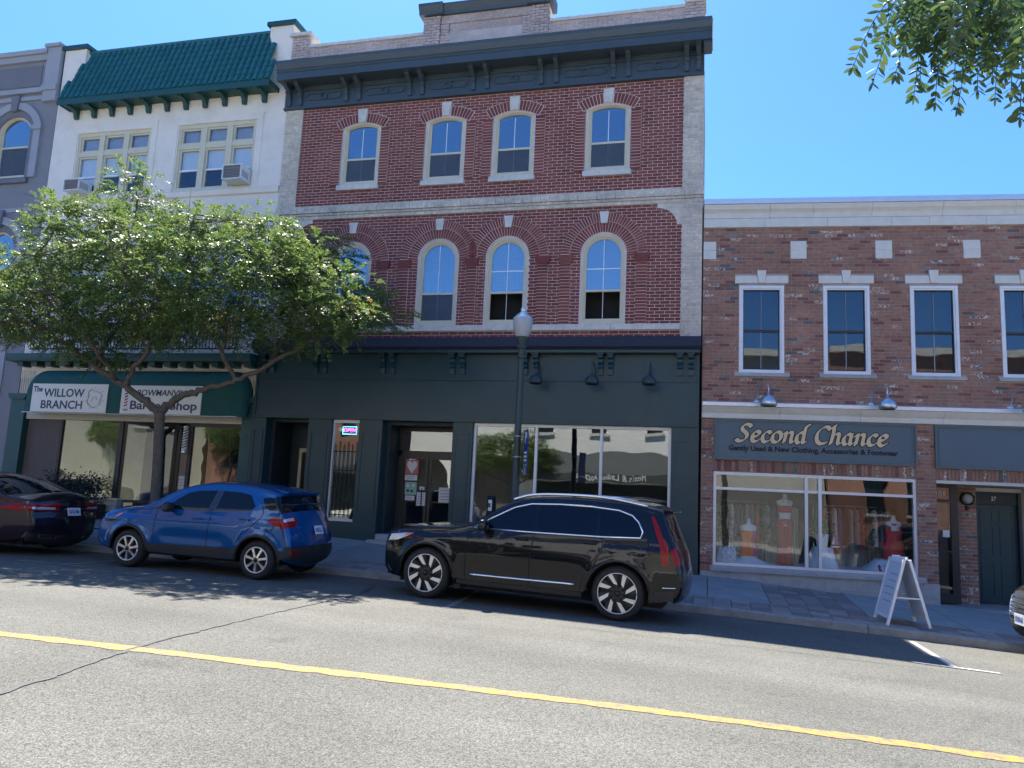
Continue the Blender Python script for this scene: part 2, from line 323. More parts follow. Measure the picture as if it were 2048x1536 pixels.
mat('teal_paint', (0.009,0.044,0.052), 0.42, var=0.18, scale=1.3, stain=((0.03,0.055,0.062),0.4,2.5))
mat('dark_teal', (0.014,0.028,0.036), 0.5, var=0.1, scale=3)
mat('navy_shingle', (0.02,0.027,0.045), 0.8, var=0.25, scale=20, bump=0.4, bscale=80)
mat('cream_frame', (0.62,0.57,0.42), 0.5, var=0.05, scale=4); mat('white_frame', (0.75,0.76,0.77), 0.5, var=0.06, scale=5, stain=((0.5,0.49,0.46),0.3,9))
mat('alu_frame', (0.62,0.64,0.66), 0.4, metal=0.3, var=0.05); mat('white_muntin', (0.8,0.82,0.84), 0.5)
mat('raw_wood', (0.55,0.47,0.36), 0.8, var=0.15, scale=9)
mat('stucco', (0.8,0.74,0.66), 0.9, var=0.06, scale=1.5, bump=0.45, bscale=130, stain=((0.58,0.53,0.46),0.55,0.9))
mat('cream_panel', (0.6,0.56,0.46), 0.7, var=0.08, scale=4)
mat('green_tile', (0.012,0.105,0.1), 0.38, var=0.12, scale=6, rand=0.12, bump=0.1, bscale=40); mat('green_paint', (0.012,0.07,0.068), 0.45, var=0.1, scale=3)
mat('awning_cloth', (0.006,0.075,0.062), 0.75, var=0.1, scale=4, bump=0.15, bscale=200)
mat('grey_stucco', (0.23,0.235,0.26), 0.9, var=0.08, scale=1.5, bump=0.45, bscale=130); mat('grey_light', (0.33,0.34,0.375), 0.9, var=0.06, scale=2, bump=0.3, bscale=130)
mat('grey_dark', (0.17,0.17,0.195), 0.85, var=0.08, scale=2)
glass_mat('glass_sky', (0.62,0.68,0.72), 1.5, 0.26, 0.003); glass_mat('glass_dark', (0.88,0.91,0.93), 1.5, 0.025, 0.002); glass_mat('glass_shop', (0.8,0.85,0.84), 1.5, 0.085, 0.003); glass_mat('glass_display', (0.9,0.93,0.93), 1.45, 0.0, 0.003)
glass_mat('glass_left', (0.62,0.66,0.62), 1.5, 0.09, 0.004)
mat('room_dark', (0.028,0.03,0.034), 0.9); mat('room_mid', (0.12,0.11,0.1), 0.9, var=0.2, scale=2); mat('room_floor', (0.14,0.11,0.08), 0.6)
mat('blind', (0.8,0.82,0.84), 0.8); mat('curtain', (0.5,0.52,0.58), 0.9, var=0.15, scale=14); sheer_mat('insect_screen', (0.11,0.14,0.18), 0.5); sheer_mat('sheer', (0.62,0.66,0.72), 0.55)
mat('iron', (0.012,0.013,0.015), 0.5, metal=0.6); mat('black_plastic', (0.012,0.012,0.013), 0.45); mat('chrome', (0.75,0.76,0.78), 0.12, metal=1.0)
mat('galvanised', (0.58,0.6,0.61), 0.32, metal=0.9, var=0.1, scale=9); mat('pole_paint', (0.02,0.042,0.046), 0.45, var=0.15, scale=6)
mat('globe', (0.34,0.37,0.39), 0.3, var=0.08, scale=8); mat('globe_cap', (0.6,0.65,0.68), 0.2, metal=0.4)
mat('sign_white', (0.72,0.71,0.64), 0.5, var=0.03, scale=3); mat('ink_navy', (0.035,0.045,0.1), 0.5); mat('ink_red', (0.42,0.04,0.05), 0.5); mat('ink_black', (0.006,0.007,0.014), 0.6); mat('ink_grey', (0.3,0.3,0.34), 0.6)
mat('sign_teal', (0.075,0.125,0.15), 0.4, var=0.06, scale=3); mat('gold', (0.68,0.52,0.3), 0.5, var=0.06, scale=20)
mat('blue_sign', (0.012,0.035,0.2), 0.4); mat('paper', (0.7,0.72,0.7), 0.7); mat('paper_green', (0.3,0.5,0.42), 0.7); mat('paper_red', (0.5,0.16,0.16), 0.7)
emit_mat('neon_pink', (1.0,0.1,0.72), 1.5); emit_mat('neon_blue', (0.12,0.75,1.0), 1.6)
mat('door_brown', (0.27,0.2,0.14), 0.6, var=0.1); mat('brown_panel', (0.11,0.09,0.08), 0.7, var=0.15); mat('bronze', (0.045,0.04,0.036), 0.45, metal=0.3)
mat('bark', (0.1,0.085,0.07), 0.9, var=0.4, scale=12, bump=0.8, bscale=40)
leaf_mat('leaf', (0.06,0.115,0.03), (0.085,0.155,0.042), (0.16,0.215,0.06), 0.42); leaf_mat('leaf_near', (0.03,0.07,0.028), (0.042,0.088,0.032), (0.07,0.12,0.03), 0.28)
leaf_mat('leaf_gold', (0.22,0.17,0.02), (0.3,0.21,0.03), (0.16,0.16,0.03))
leaf_mat('shrub_leaf', (0.012,0.02,0.02), (0.02,0.03,0.028), (0.03,0.045,0.03))
# ---------------------------------------------------------------- ground, road, sidewalk
_zf = ([-60,-30,-18,-11,-7.4,-.2,1.2,2.7,4.4,8,20,40], [1.4,.8,.62,.54,.46,.21,.13,.02,-.1,-.36,-1.2,-2.6])
_zk = ([-60,-30,-18,-9,-5,-.5,1,3.3,8,20,40], [1.0,.48,.33,.24,.16,.05,0,-.1,-.35,-1.15,-2.5])
def _sm(t, x): return float(np.mean(np.interp(np.array(x)+np.linspace(-.8,.8,9), *t)))
def zf(x): return _sm(_zf, x)
def zk(x): return _sm(_zk, x)
KY = -3.75; CY = -10.75; OY = -17.75
def zroad(x, y):
    d = min(KY-y, y-OY); return zk(x)-0.115+0.022*max(0, d)
def zwalk(x, y):            # near sidewalk, kerb to facade
    t = (y-KY)/(0-KY); return zk(x)*(1-t)+zf(x)*t
def sheet(xs, ys, zfun):
    mb = MB(); n = len(ys)
    for x in xs:
        for y in ys: mb.v.append((x, y, zfun(x, y)))
    for i in range(len(xs)-1):
        for j in range(n-1): mb.f.append([i*n+j, (i+1)*n+j, (i+1)*n+j+1, i*n+j+1]); mb.m.append(0); mb.a.append(0)
    return mb
g = MB().add([(-900,-900,-6),(900,-900,-6),(900,900,-6),(-900,900,-6)], [(0,1,2,3)]); structure(g.build('ground', MAT['far_ground']))
XS = list(np.arange(-60, -14, 2.0))+list(np.arange(-14, 10, 0.5))+list(np.arange(10, 41, 2.0))
road = structure(sheet(XS, [OY+.02,-16,-14,-12,CY,-9,-7,-6,-5,KY+.02], zroad).build('road', MAT['asphalt'], smooth=True))
def strip(name, pts, width, m, lift=0.004, wob=0.0, parent=road):
    """painted or tarred strip following the road surface"""
    mb = MB(); n = len(pts); P = [Vector((p[0], p[1])) for p in pts]
    for i in range(n):
        t = (P[min(i+1,n-1)]-P[max(i-1,0)]).normalized(); nn = Vector((-t.y, t.x))
        for s in (-1, 1):
            q = P[i]+nn*s*(width/2+random.uniform(-wob, wob)); mb.v.append((q.x, q.y, zroad(q.x, q.y)+lift))
    for i in range(n-1): mb.f.append([2*i, 2*i+2, 2*i+3, 2*i+1]); mb.m.append(0); mb.a.append(0)
    return mb.build(name, m, parent)
def yline(x): return -10.72+0.075*(x+1.6)
strip('centre_line', [(x, yline(x)) for x in np.arange(-30, 20, 0.12)], 0.165, MAT['yellow_paint'], wob=0.018)
strip('crack_seal', [(p[0]+random.uniform(-.02,.02), p[1]+random.uniform(-.03,.03)) for p in catmull([(-4.7,-17.0,0),(-4.76,-12.63,0),(-4.8,-11.8,0),(-4.88,-11.0,0),(-4.96,-9.93,0),(-5.0,-8.98,0),(-5.06,-7.76,0),(-5.07,-5.95,0),(-5.5,-4.4,0)], 9)], 0.035, MAT['crack_tar'], 0.007, 0.009)
strip('seam', [(x, -6.76+0.05*(x-.2)+random.uniform(-.01,.01)) for x in np.arange(-1.95, 2.9, 0.15)], 0.014, MAT['crack_tar'], 0.004, 0.003)
strip('parking_line', [(2.92, y) for y in np.arange(-6.2, -4.0, 0.15)], 0.09, MAT['white_paint'], wob=0.006)
strip('parking_line', [(x, -6.22+0.02*(x-2.9)) for x in np.arange(2.45, 3.5, 0.12)], 0.09, MAT['white_paint'], 0.008, wob=0.006)
strip('parking_line', [(-3.8+(-y-3.9)*0.105, y) for y in np.arange(-6.4, -3.9, 0.15)], 0.085, MAT['faded_paint'], wob=0.01)
strip('parking_line', [(-10.35, y) for y in np.arange(-6.2, -3.9, 0.15)], 0.09, MAT['faded_paint'], wob=0.01)
strip('parking_line', [(x, -6.2) for x in np.arange(-11.2, -9.7, 0.15)], 0.09, MAT['faded_paint'], 0.008, wob=0.01)
# sidewalk bed with slabs and pavers lying in it
walk = structure(sheet(XS, [KY+.16,-3,-2,-1,0,2.0], lambda x, y: zwalk(x, y)-0.03).build('sidewalk', MAT['grout']))
def slab(name, x0, x1, y0, y1, m, gap=0.006, th=0.05, lift=0.0, skew=0.0):
    x0 += gap; x1 -= gap; y0 += gap; y1 -= gap
    c = [(x0+skew*(y0), y0), (x1+skew*y0, y0), (x1+skew*y1, y1), (x0+skew*y1, y1)]
    v = [(x, y, zwalk(x, y)-th) for x, y in c]+[(x, y, zwalk(x, y)+lift) for x, y in c]
    return MB().add(v, [(0,1,5,4),(1,2,6,5),(2,3,7,6),(3,0,4,7),(4,5,6,7)]).build(name, m, walk)
PB0, PB1 = -2.75, KY+.18
x = -21.0
while x < 8:                                            # paver band along the kerb
    for k in range(3):
        y0 = PB1+k*(PB0-PB1)/3; y1 = PB1+(k+1)*(PB0-PB1)/3
        if x > -7: slab('paver', x, x+.31, y0, y1, MAT['paver'], 0.005, lift=random.uniform(-.002,.003))
    if x <= -7: slab('paver', x, x+.31, PB1, PB0, MAT['paver'], 0.005)
    x += .31
def in_cross(a): return 1.05 <= a < 2.55
x = -21.0; k = 0
while x < 9:
    nx = x+1.5
    if x < 1.05 < nx: nx = 1.05
    if abs(x-1.05) < 1e-6:
        for i in range(5):                              # cross band of pavers up to the shop
            for j in range(8): slab('paver', 1.05+i*.31, 1.05+(i+1)*.31, PB0+j*.322, PB0+(j+1)*.322, MAT['paver'], 0.005, lift=random.uniform(-.002,.003))
        x = 2.6; continue
    slab('slab', x, nx, PB0, -1.3, MAT['concrete'], 0.008, skew=0.0)
    slab('slab', x, nx, -1.3, 0.05 if x < 0 else .6, MAT['concrete'], 0.008)
    x = nx
kerb = structure(sheet(XS, [KY-.03, KY+.02], lambda x, y: zk(x)-0.14).build('kerb', MAT['kerb_concrete']))
x = -21.6
while x < 9:
    L_ = 2.4; seg = []
    for a in np.linspace(x+.006, x+L_-.006, 5):
        z = zk(a); jig = random.uniform(-.006, .006)
        seg.append([(a, KY+jig-.012, z-.2), (a, KY+jig, z-.012), (a, KY+.02, z+.002), (a, KY+.17, z+.006), (a, KY+.17, z-.2)])
    mb = MB()
    for s_ in seg: mb.v.extend(s_)
    for i in range(4):
        for j in range(4): mb.f.append([i*5+j, (i+1)*5+j, (i+1)*5+j+1, i*5+j+1]); mb.m.append(0); mb.a.append(0)
    mb.f.append([4,3,2,1,0]); mb.m.append(0); mb.a.append(0); mb.f.append([20,21,22,23,24]); mb.m.append(0); mb.a.append(0)
    mb.build('kerb_stone', MAT['kerb_concrete'], kerb); x += L_
owalk = structure(sheet(XS, [-24,-22,OY-.0], lambda x, y: zk(x)+.02*(OY-y)).build('opposite_sidewalk', MAT['pale_concrete']))
structure(sheet(XS, [OY, OY+.001, OY+.03], lambda x, y: zk(x) if y < OY+.0005 else (zk(x)-.004 if y < OY+.01 else zk(x)-.15)).build('opposite_kerb', MAT['kerb_concrete']))
# ---------------------------------------------------------------- brickwork
def courses(x0, x1, z0, z1, L=.210, H=.062, j=.0135, excl=None, stretch=True):
    """running-bond bricks as (xa, xb, za, zb); excl(zmid, zlo, zhi) -> list of x intervals kept free"""
    out = []; z = z0; k = 0
    while z < z1-.02:
        zb = min(z+H, z1); off = 0 if k % 2 else -(L+j)/2
        ex = excl(z, zb) if excl else []
        x = x0+off
        while x < x1:
            spans = [(max(x, x0), min(x+L, x1))]
            for a, b in ex:
                ns = []
                for s, e in spans:
                    if b <= s or a >= e: ns.append((s, e)); continue
                    if a > s: ns.append((s, a-.004))
                    if b < e: ns.append((b+.004, e))
                spans = ns
            for s, e in spans:
                if e-s > .012: out.append((s, e, z, zb))
            x += L+j
        z += H+j; k += 1
    return out
def lay_bricks(parent, bricks, y, m, focus, n_single=300, proud=.007, name='brick', L=.210, H=.062, depth=.05):
    """the n_single whole bricks nearest the focus become objects, the others one joined part"""
    whole = [b for b in bricks if abs((b[1]-b[0])-L) < .004 and abs((b[3]-b[2])-H) < .004]
    whole.sort(key=lambda b: (b[0]-focus[0])**2+(b[2]-focus[1])**2)
    single = set(whole[:n_single])
    me = MB().box(-L/2, L/2, 0, depth, -H/2, H/2, back=False).mesh(name, m)
    mb = MB()
    for b in bricks:
        jy = random.uniform(-.003, .002)
        if b in single: put(name, me, parent, ((b[0]+b[1])/2, y-proud+jy, (b[2]+b[3])/2))
        else: mb.box(b[0], b[1], y-proud+jy, y+depth-proud, b[2], b[3], a=random.random(), back=False)
    return stuff(mb.build('brickwork', m, parent, attr=True))
def arch_half(poly_w, z0, zs, rise):
    """half-width of an arched opening at height z"""
    h = poly_w/2; rad = (h*h+rise*rise)/(2*rise); cz = zs+rise-rad
    def f(za, zb):
        w = 0.0
        for z in (za, (za+zb)/2, zb):
            if z < z0 or z > zs+rise: continue
            w = max(w, h if z <= zs else math.sqrt(max(0, rad*rad-(z-cz)**2)))
        return w
    return f
def voussoirs(parent, xc, cz, r1, r2, a0, a1, n, y, m, name, depth=.06, skip=None):
    """radial bricks, each its own object; angles from the vertical"""
    da = (a1-a0)/n; t1 = r1*da-.014; t2 = r2*da-.014
    v = [(-t1/2,0,r1),(t1/2,0,r1),(t1/2,depth,r1),(-t1/2,depth,r1),(-t2/2,0,r2),(t2/2,0,r2),(t2/2,depth,r2),(-t2/2,depth,r2)]
    me = MB().add(v, [(0,1,5,4),(1,2,6,5),(3,0,4,7),(4,5,6,7),(0,3,2,1)]).mesh(name, m)
    for i in range(n):
        a = a0+da*(i+.5)
        if skip and abs(a) < skip: continue
        put(name, me, parent, (xc, y+random.uniform(-.003,.003), cz), (0, a, 0))
def keystone(parent, xc, z0, z1, w0, w1, y, m, depth=.1):
    MB().prism([(xc-w0/2,z0),(xc+w0/2,z0),(xc+w1/2,z1),(xc-w1/2,z1)], 'y', y, y+depth).build('keystone', m, parent)
def window(parent, xc, w, z0, zs, rise, y, fm, glass_u, glass_l, mid=0.5, rows=None, sash=.05, fr=.075, muntin=True, screen=True, meet=None, mmat='white_muntin', backing=None):
    """framed sash window with an arched or straight head: frame, sash, panes, muntin, meeting rail"""
    A = lambda q, z: arch_poly(xc, w-2*q, z0+z, zs, max(.004, rise-q*(0.35 if rise < w*.45 else 1.0)), 20) if rise > .01 else [(xc-w/2+q,z0+z),(xc+w/2-q,z0+z),(xc+w/2-q,zs-q),(xc-w/2+q,zs-q)]
    f = MB().add(*plate(A(0,0), [A(fr,fr*.8)], .12, y=y)).add(*plate(A(fr+.001,fr*.8+.001), [A(fr+.03,fr+.02)], .09, y=y+.025)).build('window', fm, parent)
    zi = z0+fr+.02; top = zs+rise
    zm = meet if meet is not None else zi+(top-zi)*mid
    wi = w/2-fr-.03
    MB().add(*plate(A(fr+.031,fr+.021), [A(fr+.03+sash*.55,fr+.02+sash)], .05, y=y+.05)).build('sash', MAT[mmat] if mmat == 'dark_teal' else fm, f)
    MB().box(xc-wi+.002, xc+wi-.002, y+.045, y+.095, zm-.024, zm+.024).build('meeting_rail', MAT['bronze'] if mmat == 'dark_teal' else fm, f)
    def half(lo, hi):
        full = A(fr+.032, fr+.022); pts = []
        import itertools
        P = full
        def clip(P, zc, keep_above):
            out = []
            for i in range(len(P)):
                a, b = P[i], P[(i+1) % len(P)]
                ia = (a[1] >= zc) == keep_above; ib = (b[1] >= zc) == keep_above
                if ia: out.append(a)
                if ia != ib:
                    t = (zc-a[1])/(b[1]-a[1]); out.append((a[0]+(b[0]-a[0])*t, zc))
            return out
        return clip(clip(P, lo, True), hi, False)
    up = half(zm, 99); lo = half(-9, zm)
    MB().add(*plate(up, [], .008, y=y+.075)).build('pane', MAT[glass_u], f)
    if glass_l: MB().add(*plate(lo, [], .008, y=y+.085)).build('pane', MAT[glass_l], f)
    if muntin:
        MB().box(xc-.008, xc+.008, y+.066, y+.076, zm+.025, top-fr-.05).build('muntin', MAT[mmat], f)
        MB().box(xc-.006, xc+.006, y+.079, y+.086, zi+.04, zm-.025).build('muntin', MAT['blind'], f)
    if screen: MB().add(*plate(half(z0+fr+.03, zm-.02), [], .002, y=y+.062)).build('insect_screen', MAT['insect_screen'], f)
    for nm, d, m in (backing or []):
        zz0, zz1, yy = d
        MB().add(*plate(half(zz0, zz1), [], .01, y=y+yy)).build(nm, m, f)
    MB().box(xc-w/2-.1, xc+w/2+.1, y+.7, y+.72, z0-.1, top+.1).build('room_wall', MAT['room_dark'], f)
    return f
# ================================================================ red brick building
RB = thing('red_brick_building', 'three storey dark red brick building with cream corner brick and slate bracketed cornice', 'building', (-5.5, 0, .3))
X0, X1 = -10.86, -0.19; QI0, QI1 = -10.36, -0.64
UW = [-8.655, -6.39, -4.645, -2.365]; LW = [-8.66, -6.375, -4.655, -2.38]; WW = 1.05
U0, US, UR = 9.21, 10.74, .13; L0, LS, LR = 5.57, 7.2, .525
holes = [arch_poly(c, WW-.06, U0+.02, US, UR-.02) for c in UW]+[arch_poly(c, WW-.06, L0+.02, LS, LR-.03) for c in LW]
MB().add(*plate([(X0,5.0),(X1,5.0),(X1,13.15),(X0,13.15)], holes, .3, y=.0)).build('wall', MAT['mortar_white'], RB)
MB().box(X0+.02, X1-.02, 6.0, 6.3, 0.0, 13.0).box(X0+.02, X0+.25, .31, 6.0, 0, 13.0).box(X1-.25, X1-.02, .31, 6.0, -.3, 13.0).box(X0+.3, X1-.3, .31, 5.99, 12.6, 12.8).build('rear_wall', MAT['mortar_grey'], RB)
fu = [(c, arch_half(WW, U0-.02, US, UR)) for c in UW]; fl = [(c, arch_half(WW, L0, LS, LR)) for c in LW]
KEYU = (10.91, 11.26); ringU = 0.33
def ex_red(za, zb):
    zm = (za+zb)/2; ex = []
    for c, f in fu:
        w = f(za, zb)
        if w: ex.append((c-w, c+w))
        if U0-.13 < zm < U0+.01: ex.append((c-.57, c+.57))
    for c, f in fl:
        w = f(za, zb)
        if w: ex.append((c-w, c+w))
    return ex
bricks = [b for b in courses(QI0, QI1, 5.2, 5.43, excl=ex_red)]+courses(QI0, QI1, 5.57, 8.34, excl=ex_red)+courses(QI0, QI1, 8.72, 11.42, excl=ex_red)
cream = []
lay_bricks(RB, bricks, 0, MAT['red_brick'], (-1.2, 6.3))
# cream quoins and band
MB().box(X0+.004, QI0-.004, -.033, .0, 5.2, 11.42).build('quoin_bed', MAT['mortar_white'], RB); MB().box(QI1+.004, X1-.004, -.033, .0, 5.2, 11.42).build('quoin_bed', MAT['mortar_white'], RB)
cq = courses(X0, QI0-.006, 5.2, 11.42)+courses(QI1+.006, X1, 5.2, 11.42)
lay_bricks(RB, cq, -.035, MAT['cream_brick'], (-.4, 6.0), 150, depth=.05, name='cream_brick')
mb = MB()
for b in cream: mb.box(b[0], b[1], -.03, .02, b[2], b[3], a=random.random())
for zc, zd, py in ((8.35,8.425,-.05),(8.436,8.49,-.075),(8.50,8.56,-.10),(8.57,8.65,-.07),(8.655,8.71,-.045)):
    xx = X0-.03+random.uniform(-.1,0)
    while xx < X1+.03:
        mb.box(max(xx,X0-.03), min(xx+.1 if zd-zc < .056 else xx+.21, X1+.03), py, .02, zc, zd, a=random.random()); xx += .11 if zd-zc < .056 else .22
stuff(mb.build('band_brickwork', MAT['cream_brick'], RB, attr=True))
MB().box(X0-.025, X1+.025, -.035, .01, 8.345, 8.712).build('band', MAT['mortar_white'], RB)
for c in UW:
    h = WW/2; rad = (h*h+UR*UR)/(2*UR); cz = US+UR-rad; a = math.asin(h/rad)
    voussoirs(RB, c, cz, rad+.02, rad+.27, -a*1.12, a*1.12, 17, -.028, MAT['red_brick'], 'arch_brick', skip=.085)
    MB().add(*plate([(c+(rad+q)*math.sin(b), cz+(rad+q)*math.cos(b)) for q, bs in ((.285,np.linspace(-a*1.13,a*1.13,16)),(.008,np.linspace(a*1.13,-a*1.13,16))) for b in bs], [], .03, y=-.022)).build('arch_bed', MAT['mortar_white'], RB)
    keystone(RB, c, US+UR+.02, US+UR+.37, .17, .26, -.055, MAT['limestone'])
    MB().box(c-.56, c+.56, -.09, .12, U0-.13, U0-.002).build('window_sill', MAT['limestone'], RB)
    for s in (-1, 1):                        # slightly proud brick jambs
        MB().box(c+s*(h+.13)-.118, c+s*(h+.13)+.118, -.024, .0, U0, US-.06).build('jamb_bed', MAT['mortar_white'], RB)
        mbj = MB(); z = U0+.0
        while z < US-.1: mbj.box(c+s*(h+.13)-.115, c+s*(h+.13)+.115, -.034, -.02, z, z+.058, a=random.random()); z += .075
        stuff(mbj.build('jamb_brickwork', MAT['red_brick'], RB, attr=True))
    bk = [('blind', (US-.1, 99, .2), MAT['room_dark'])]
    window(RB, c, WW, U0, US, UR, .02, MAT['cream_frame'], 'glass_sky', 'glass_dark', meet=9.94)
for i, c in enumerate(LW):
    voussoirs(RB, c, LS, .535, .775, -math.pi/2, math.pi/2, 31, -.022, MAT['red_brick'], 'inner_arch_brick', .05)
    voussoirs(RB, c, LS, .785, .985, -math.pi/2*.98, math.pi/2*.98, 42, -.042, MAT['red_brick'], 'arch_brick', .09, skip=.1)
    MB().add(*plate([(c+q*math.sin(b), LS+q*math.cos(b)) for q, bs in ((.99,np.linspace(-math.pi/2,math.pi/2,40)),(.53,np.linspace(math.pi/2,-math.pi/2,40))) for b in bs], [], .02, y=-.013)).build('arch_bed', MAT['mortar_white'], RB)
    MB().add(*plate([(c+q*math.sin(b), LS+q*math.cos(b)) for q, bs in ((.99,np.linspace(-math.pi/2*.985,math.pi/2*.985,40)),(.781,np.linspace(math.pi/2*.985,-math.pi/2*.985,40))) for b in bs], [], .02, y=-.034)).build('arch_bed', MAT['mortar_white'], RB)
    keystone(RB, c, LS+.73, LS+1.01, .15, .22, -.075, MAT['limestone'])
    for s in (-1, 1):
        if (i == 1 and s == 1) or (i == 2 and s == -1): continue
        xc = c+s*.87
        MB().box(xc-.122, xc+.122, -.035, .0, L0, LS-.19).build('pilaster_bed', MAT['mortar_white'], RB)
        mbj = MB(); z = L0+.01
        while z < LS-.2: mbj.box(xc-.12, xc+.12, -.045, -.03, z, z+.06, a=random.random()); z += .075
        stuff(mbj.build('pilaster_brickwork', MAT['red_brick'], RB, attr=True))
        MB().prism([(xc-.13,7.0),(xc+.13,7.0),(xc+.17,7.13),(xc+.17,7.2),(xc-.17,7.2),(xc-.17,7.13)], 'y', -.075, .0).build('pilaster_capital', MAT['red_brick'], RB)
    if i == 1:
        xc = (LW[1]+LW[2])/2; MB().box(xc-.122, xc+.122, -.035, .0, L0, LS-.19).build('pilaster_bed', MAT['mortar_white'], RB); mbj = MB(); z = L0+.01
        while z < LS-.2: mbj.box(xc-.12, xc+.12, -.045, -.03, z, z+.06, a=random.random()); z += .075
        stuff(mbj.build('pilaster_brickwork', MAT['red_brick'], RB, attr=True))
        MB().prism([(xc-.13,7.0),(xc+.13,7.0),(xc+.17,7.13),(xc+.17,7.2),(xc-.17,7.2),(xc-.17,7.13)], 'y', -.075, .0).build('pilaster_capital', MAT['red_brick'], RB)
    bk = [('blind', (6.42, 99, .16), MAT['blind'])] if i >= 2 else [('blind', (6.4, 99, .3), MAT['curtain'])]
    w_ = window(RB, c, WW, L0, LS, LR, .02, MAT['cream_frame'], 'glass_sky', 'glass_dark' if i < 2 else None, meet=6.37, screen=i < 2, backing=bk)
    if i >= 2: MB().box(c-.4, c+.4, .09, .11, 6.88, 6.905).build('blind_rail', MAT['white_muntin'], w_)
x = QI0
for L_ in (1.9, 2.3, 1.6, 1.15, 1.25, 1.0, .52):
    MB().box(x+.003, min(x+L_, QI1)-.003, -.07, .06, 5.43, 5.565).build('stone_course', MAT['limestone'], RB); x += L_
# cream ogee corners: one curved spandrel each, with its joints
for qx, s in ((QI1, 1), (QI0, -1)):
    arc = [(qx-s*(.54-.43*math.sin(b_)), 7.84+.40*math.cos(b_)) for b_ in np.linspace(0, math.pi/2, 14)]
    poly = [(qx, 8.35), (qx-s*.54, 8.35)]+arc+[(qx, 7.84)]
    MB().add(*plate(poly, [], .02, y=-.036)).build('corner_spandrel', MAT['cream_brick'], RB)
    jm = MB(); z = 8.275
    while z > 7.9:
        d = .54 if z > 8.23 else min([(qx-p_[0])*s for p_ in arc if p_[1] >= z])
        if d > .02: jm.box(min(qx-s*d, qx), max(qx-s*d, qx), -.0375, -.0361, z, z+.013)
        z -= .076
    stuff(jm.build('spandrel_joints', MAT['mortar_white'], RB))
# cornice
C0, C1 = -10.9, -0.19
MB().box(C0, C1, -.08, .02, 11.42, 12.02).box(C0-.01, C1+.01, -.115, .02, 11.37, 11.42).box(C0, C1, -.12, -.081, 11.85, 11.89).build('frieze', MAT['slate_paint'], RB)
MB().prism([(-.02,11.99),(-.56,11.95),(-.56,12.13),(-.585,12.15),(-.585,12.19),(-.61,12.21),(-.66,12.34),(-.67,12.42),(0.02,12.46),(.02,11.99)], 'x', C0, C1+.17).build('cornice', MAT['slate_paint'], RB)
MB().box(-.02, -.004, -.63, -.1, 11.9, 12.38).build('cornice_end_board', MAT['raw_wood'], RB)
MB().box(C1-.01, -.021, -.50, -.1, 11.84, 11.97).build('cornice_return', MAT['slate_paint'], RB)
def scroll_bracket(parent, xc, y0, z0, z1, proj, w, m, name='bracket'):
    """scrolled console: S-shaped side profile with a cap and a drop"""
    H = z1-z0
    prof = [(y0, z0), (y0-.05, z0), (y0-.06, z0+.28*H), (y0-.10, z0+.36*H), (y0-.09, z0+.46*H), (y0-.13*1.0, z0+.54*H), (y0-.10, z0+.62*H),
            (y0-.55*proj, z0+.72*H), (y0-.9*proj, z0+.82*H), (y0-.9*proj, z0+.9*H), (y0-proj, z0+.92*H), (y0-proj, z1), (y0, z1)]
    o = MB().prism(prof, 'x', xc-w/2, xc+w/2).build(name, m, parent)
    MB().box(xc-w/2-.02, xc+w/2+.02, y0-proj-.02, y0, z1-.07*H, z1-.001).build('bracket_cap', m, o)
    return o
BX = [(-10.75,-10.43), (-9.12,-8.76), (-7.38,-7.04), (-5.71,-5.35), (-3.99,-3.62), (-2.26,-1.91), (-.58,-.31)]
for a, b in BX:
    for xb in (a, b): scroll_bracket(RB, xb, -.081, 11.47, 11.985, .36, .1, MAT['slate_paint'])
def stadium(xc, zc, w, h, n=8):
    r = h/2; P = []
    for s, a0 in ((1, -90), (-1, 90)):
        for k in range(n+1): a = R(a0+180*k/n); P.append((xc+s*0+(w/2-r)*s+r*math.cos(a), zc+r*math.sin(a)))
    return P
for (a, b), (c, d) in zip(BX[:-1], BX[1:]):
    xc = (b+c)/2; W_ = (c-b)-.32
    def ring(cx, cz, r, n=20): return [(cx+r*math.cos(2*math.pi*k/n), cz+r*math.sin(2*math.pi*k/n)) for k in range(n)]
    fp = MB().add(*plate(stadium(xc, 11.68, W_, .2), [stadium(xc, 11.68, W_-.05, .15)], .03, y=-.108)).build('frieze_panel', MAT['slate_paint'], RB)
    MB().add(*plate(ring(xc, 11.68, .105), [ring(xc, 11.68, .07)], .04, y=-.119)).build('rosette', MAT['slate_paint'], fp)
# parapet
pb = courses(QI0, -7.16, 12.47, 13.12)+courses(-3.86, QI1, 12.47, 13.12); lay_bricks(RB, pb, 0.0, MAT['pink_brick'], (-2, 12.8), 60, name='parapet_brick')
MB().box(QI0+.01, -7.16, -.05, .32, 13.12, 13.2).build('coping', MAT['limestone'], RB); MB().box(-3.85, QI1-.01, -.05, .32, 13.12, 13.2).build('coping', MAT['limestone'], RB)
MB().box(-10.84,-10.37,.04,.5,12.4,13.47).box(QI1-.01,X1,.04,.5,12.4,13.2).box(-7.13,-3.89,.04,.45,12.4,13.6).build('parapet_core', MAT['mortar_white'], RB)
lay_bricks(RB, courses(-10.86,-10.35,12.47,13.47)+courses(QI1,X1,12.47,13.22), -.03, MAT['pink_brick'], (0,13), 0, depth=.07)
MB().box(-10.93,-10.3,-.1,.5,13.47,13.56).box(QI1-.02,X1+.03,-.08,.5,13.22,13.28).build('pier_cap', MAT['limestone'], RB)
lay_bricks(RB, courses(-7.14,-6.69,12.47,13.6)+courses(-4.33,-3.88,12.47,13.6), -.06, MAT['pink_brick'], (-4,13), 0, depth=.1)
lay_bricks(RB, courses(-6.68,-6.45,12.47,13.36)+courses(-4.56,-4.34,12.47,13.36), -.02, MAT['pink_brick'], (-4,13), 0, depth=.06)
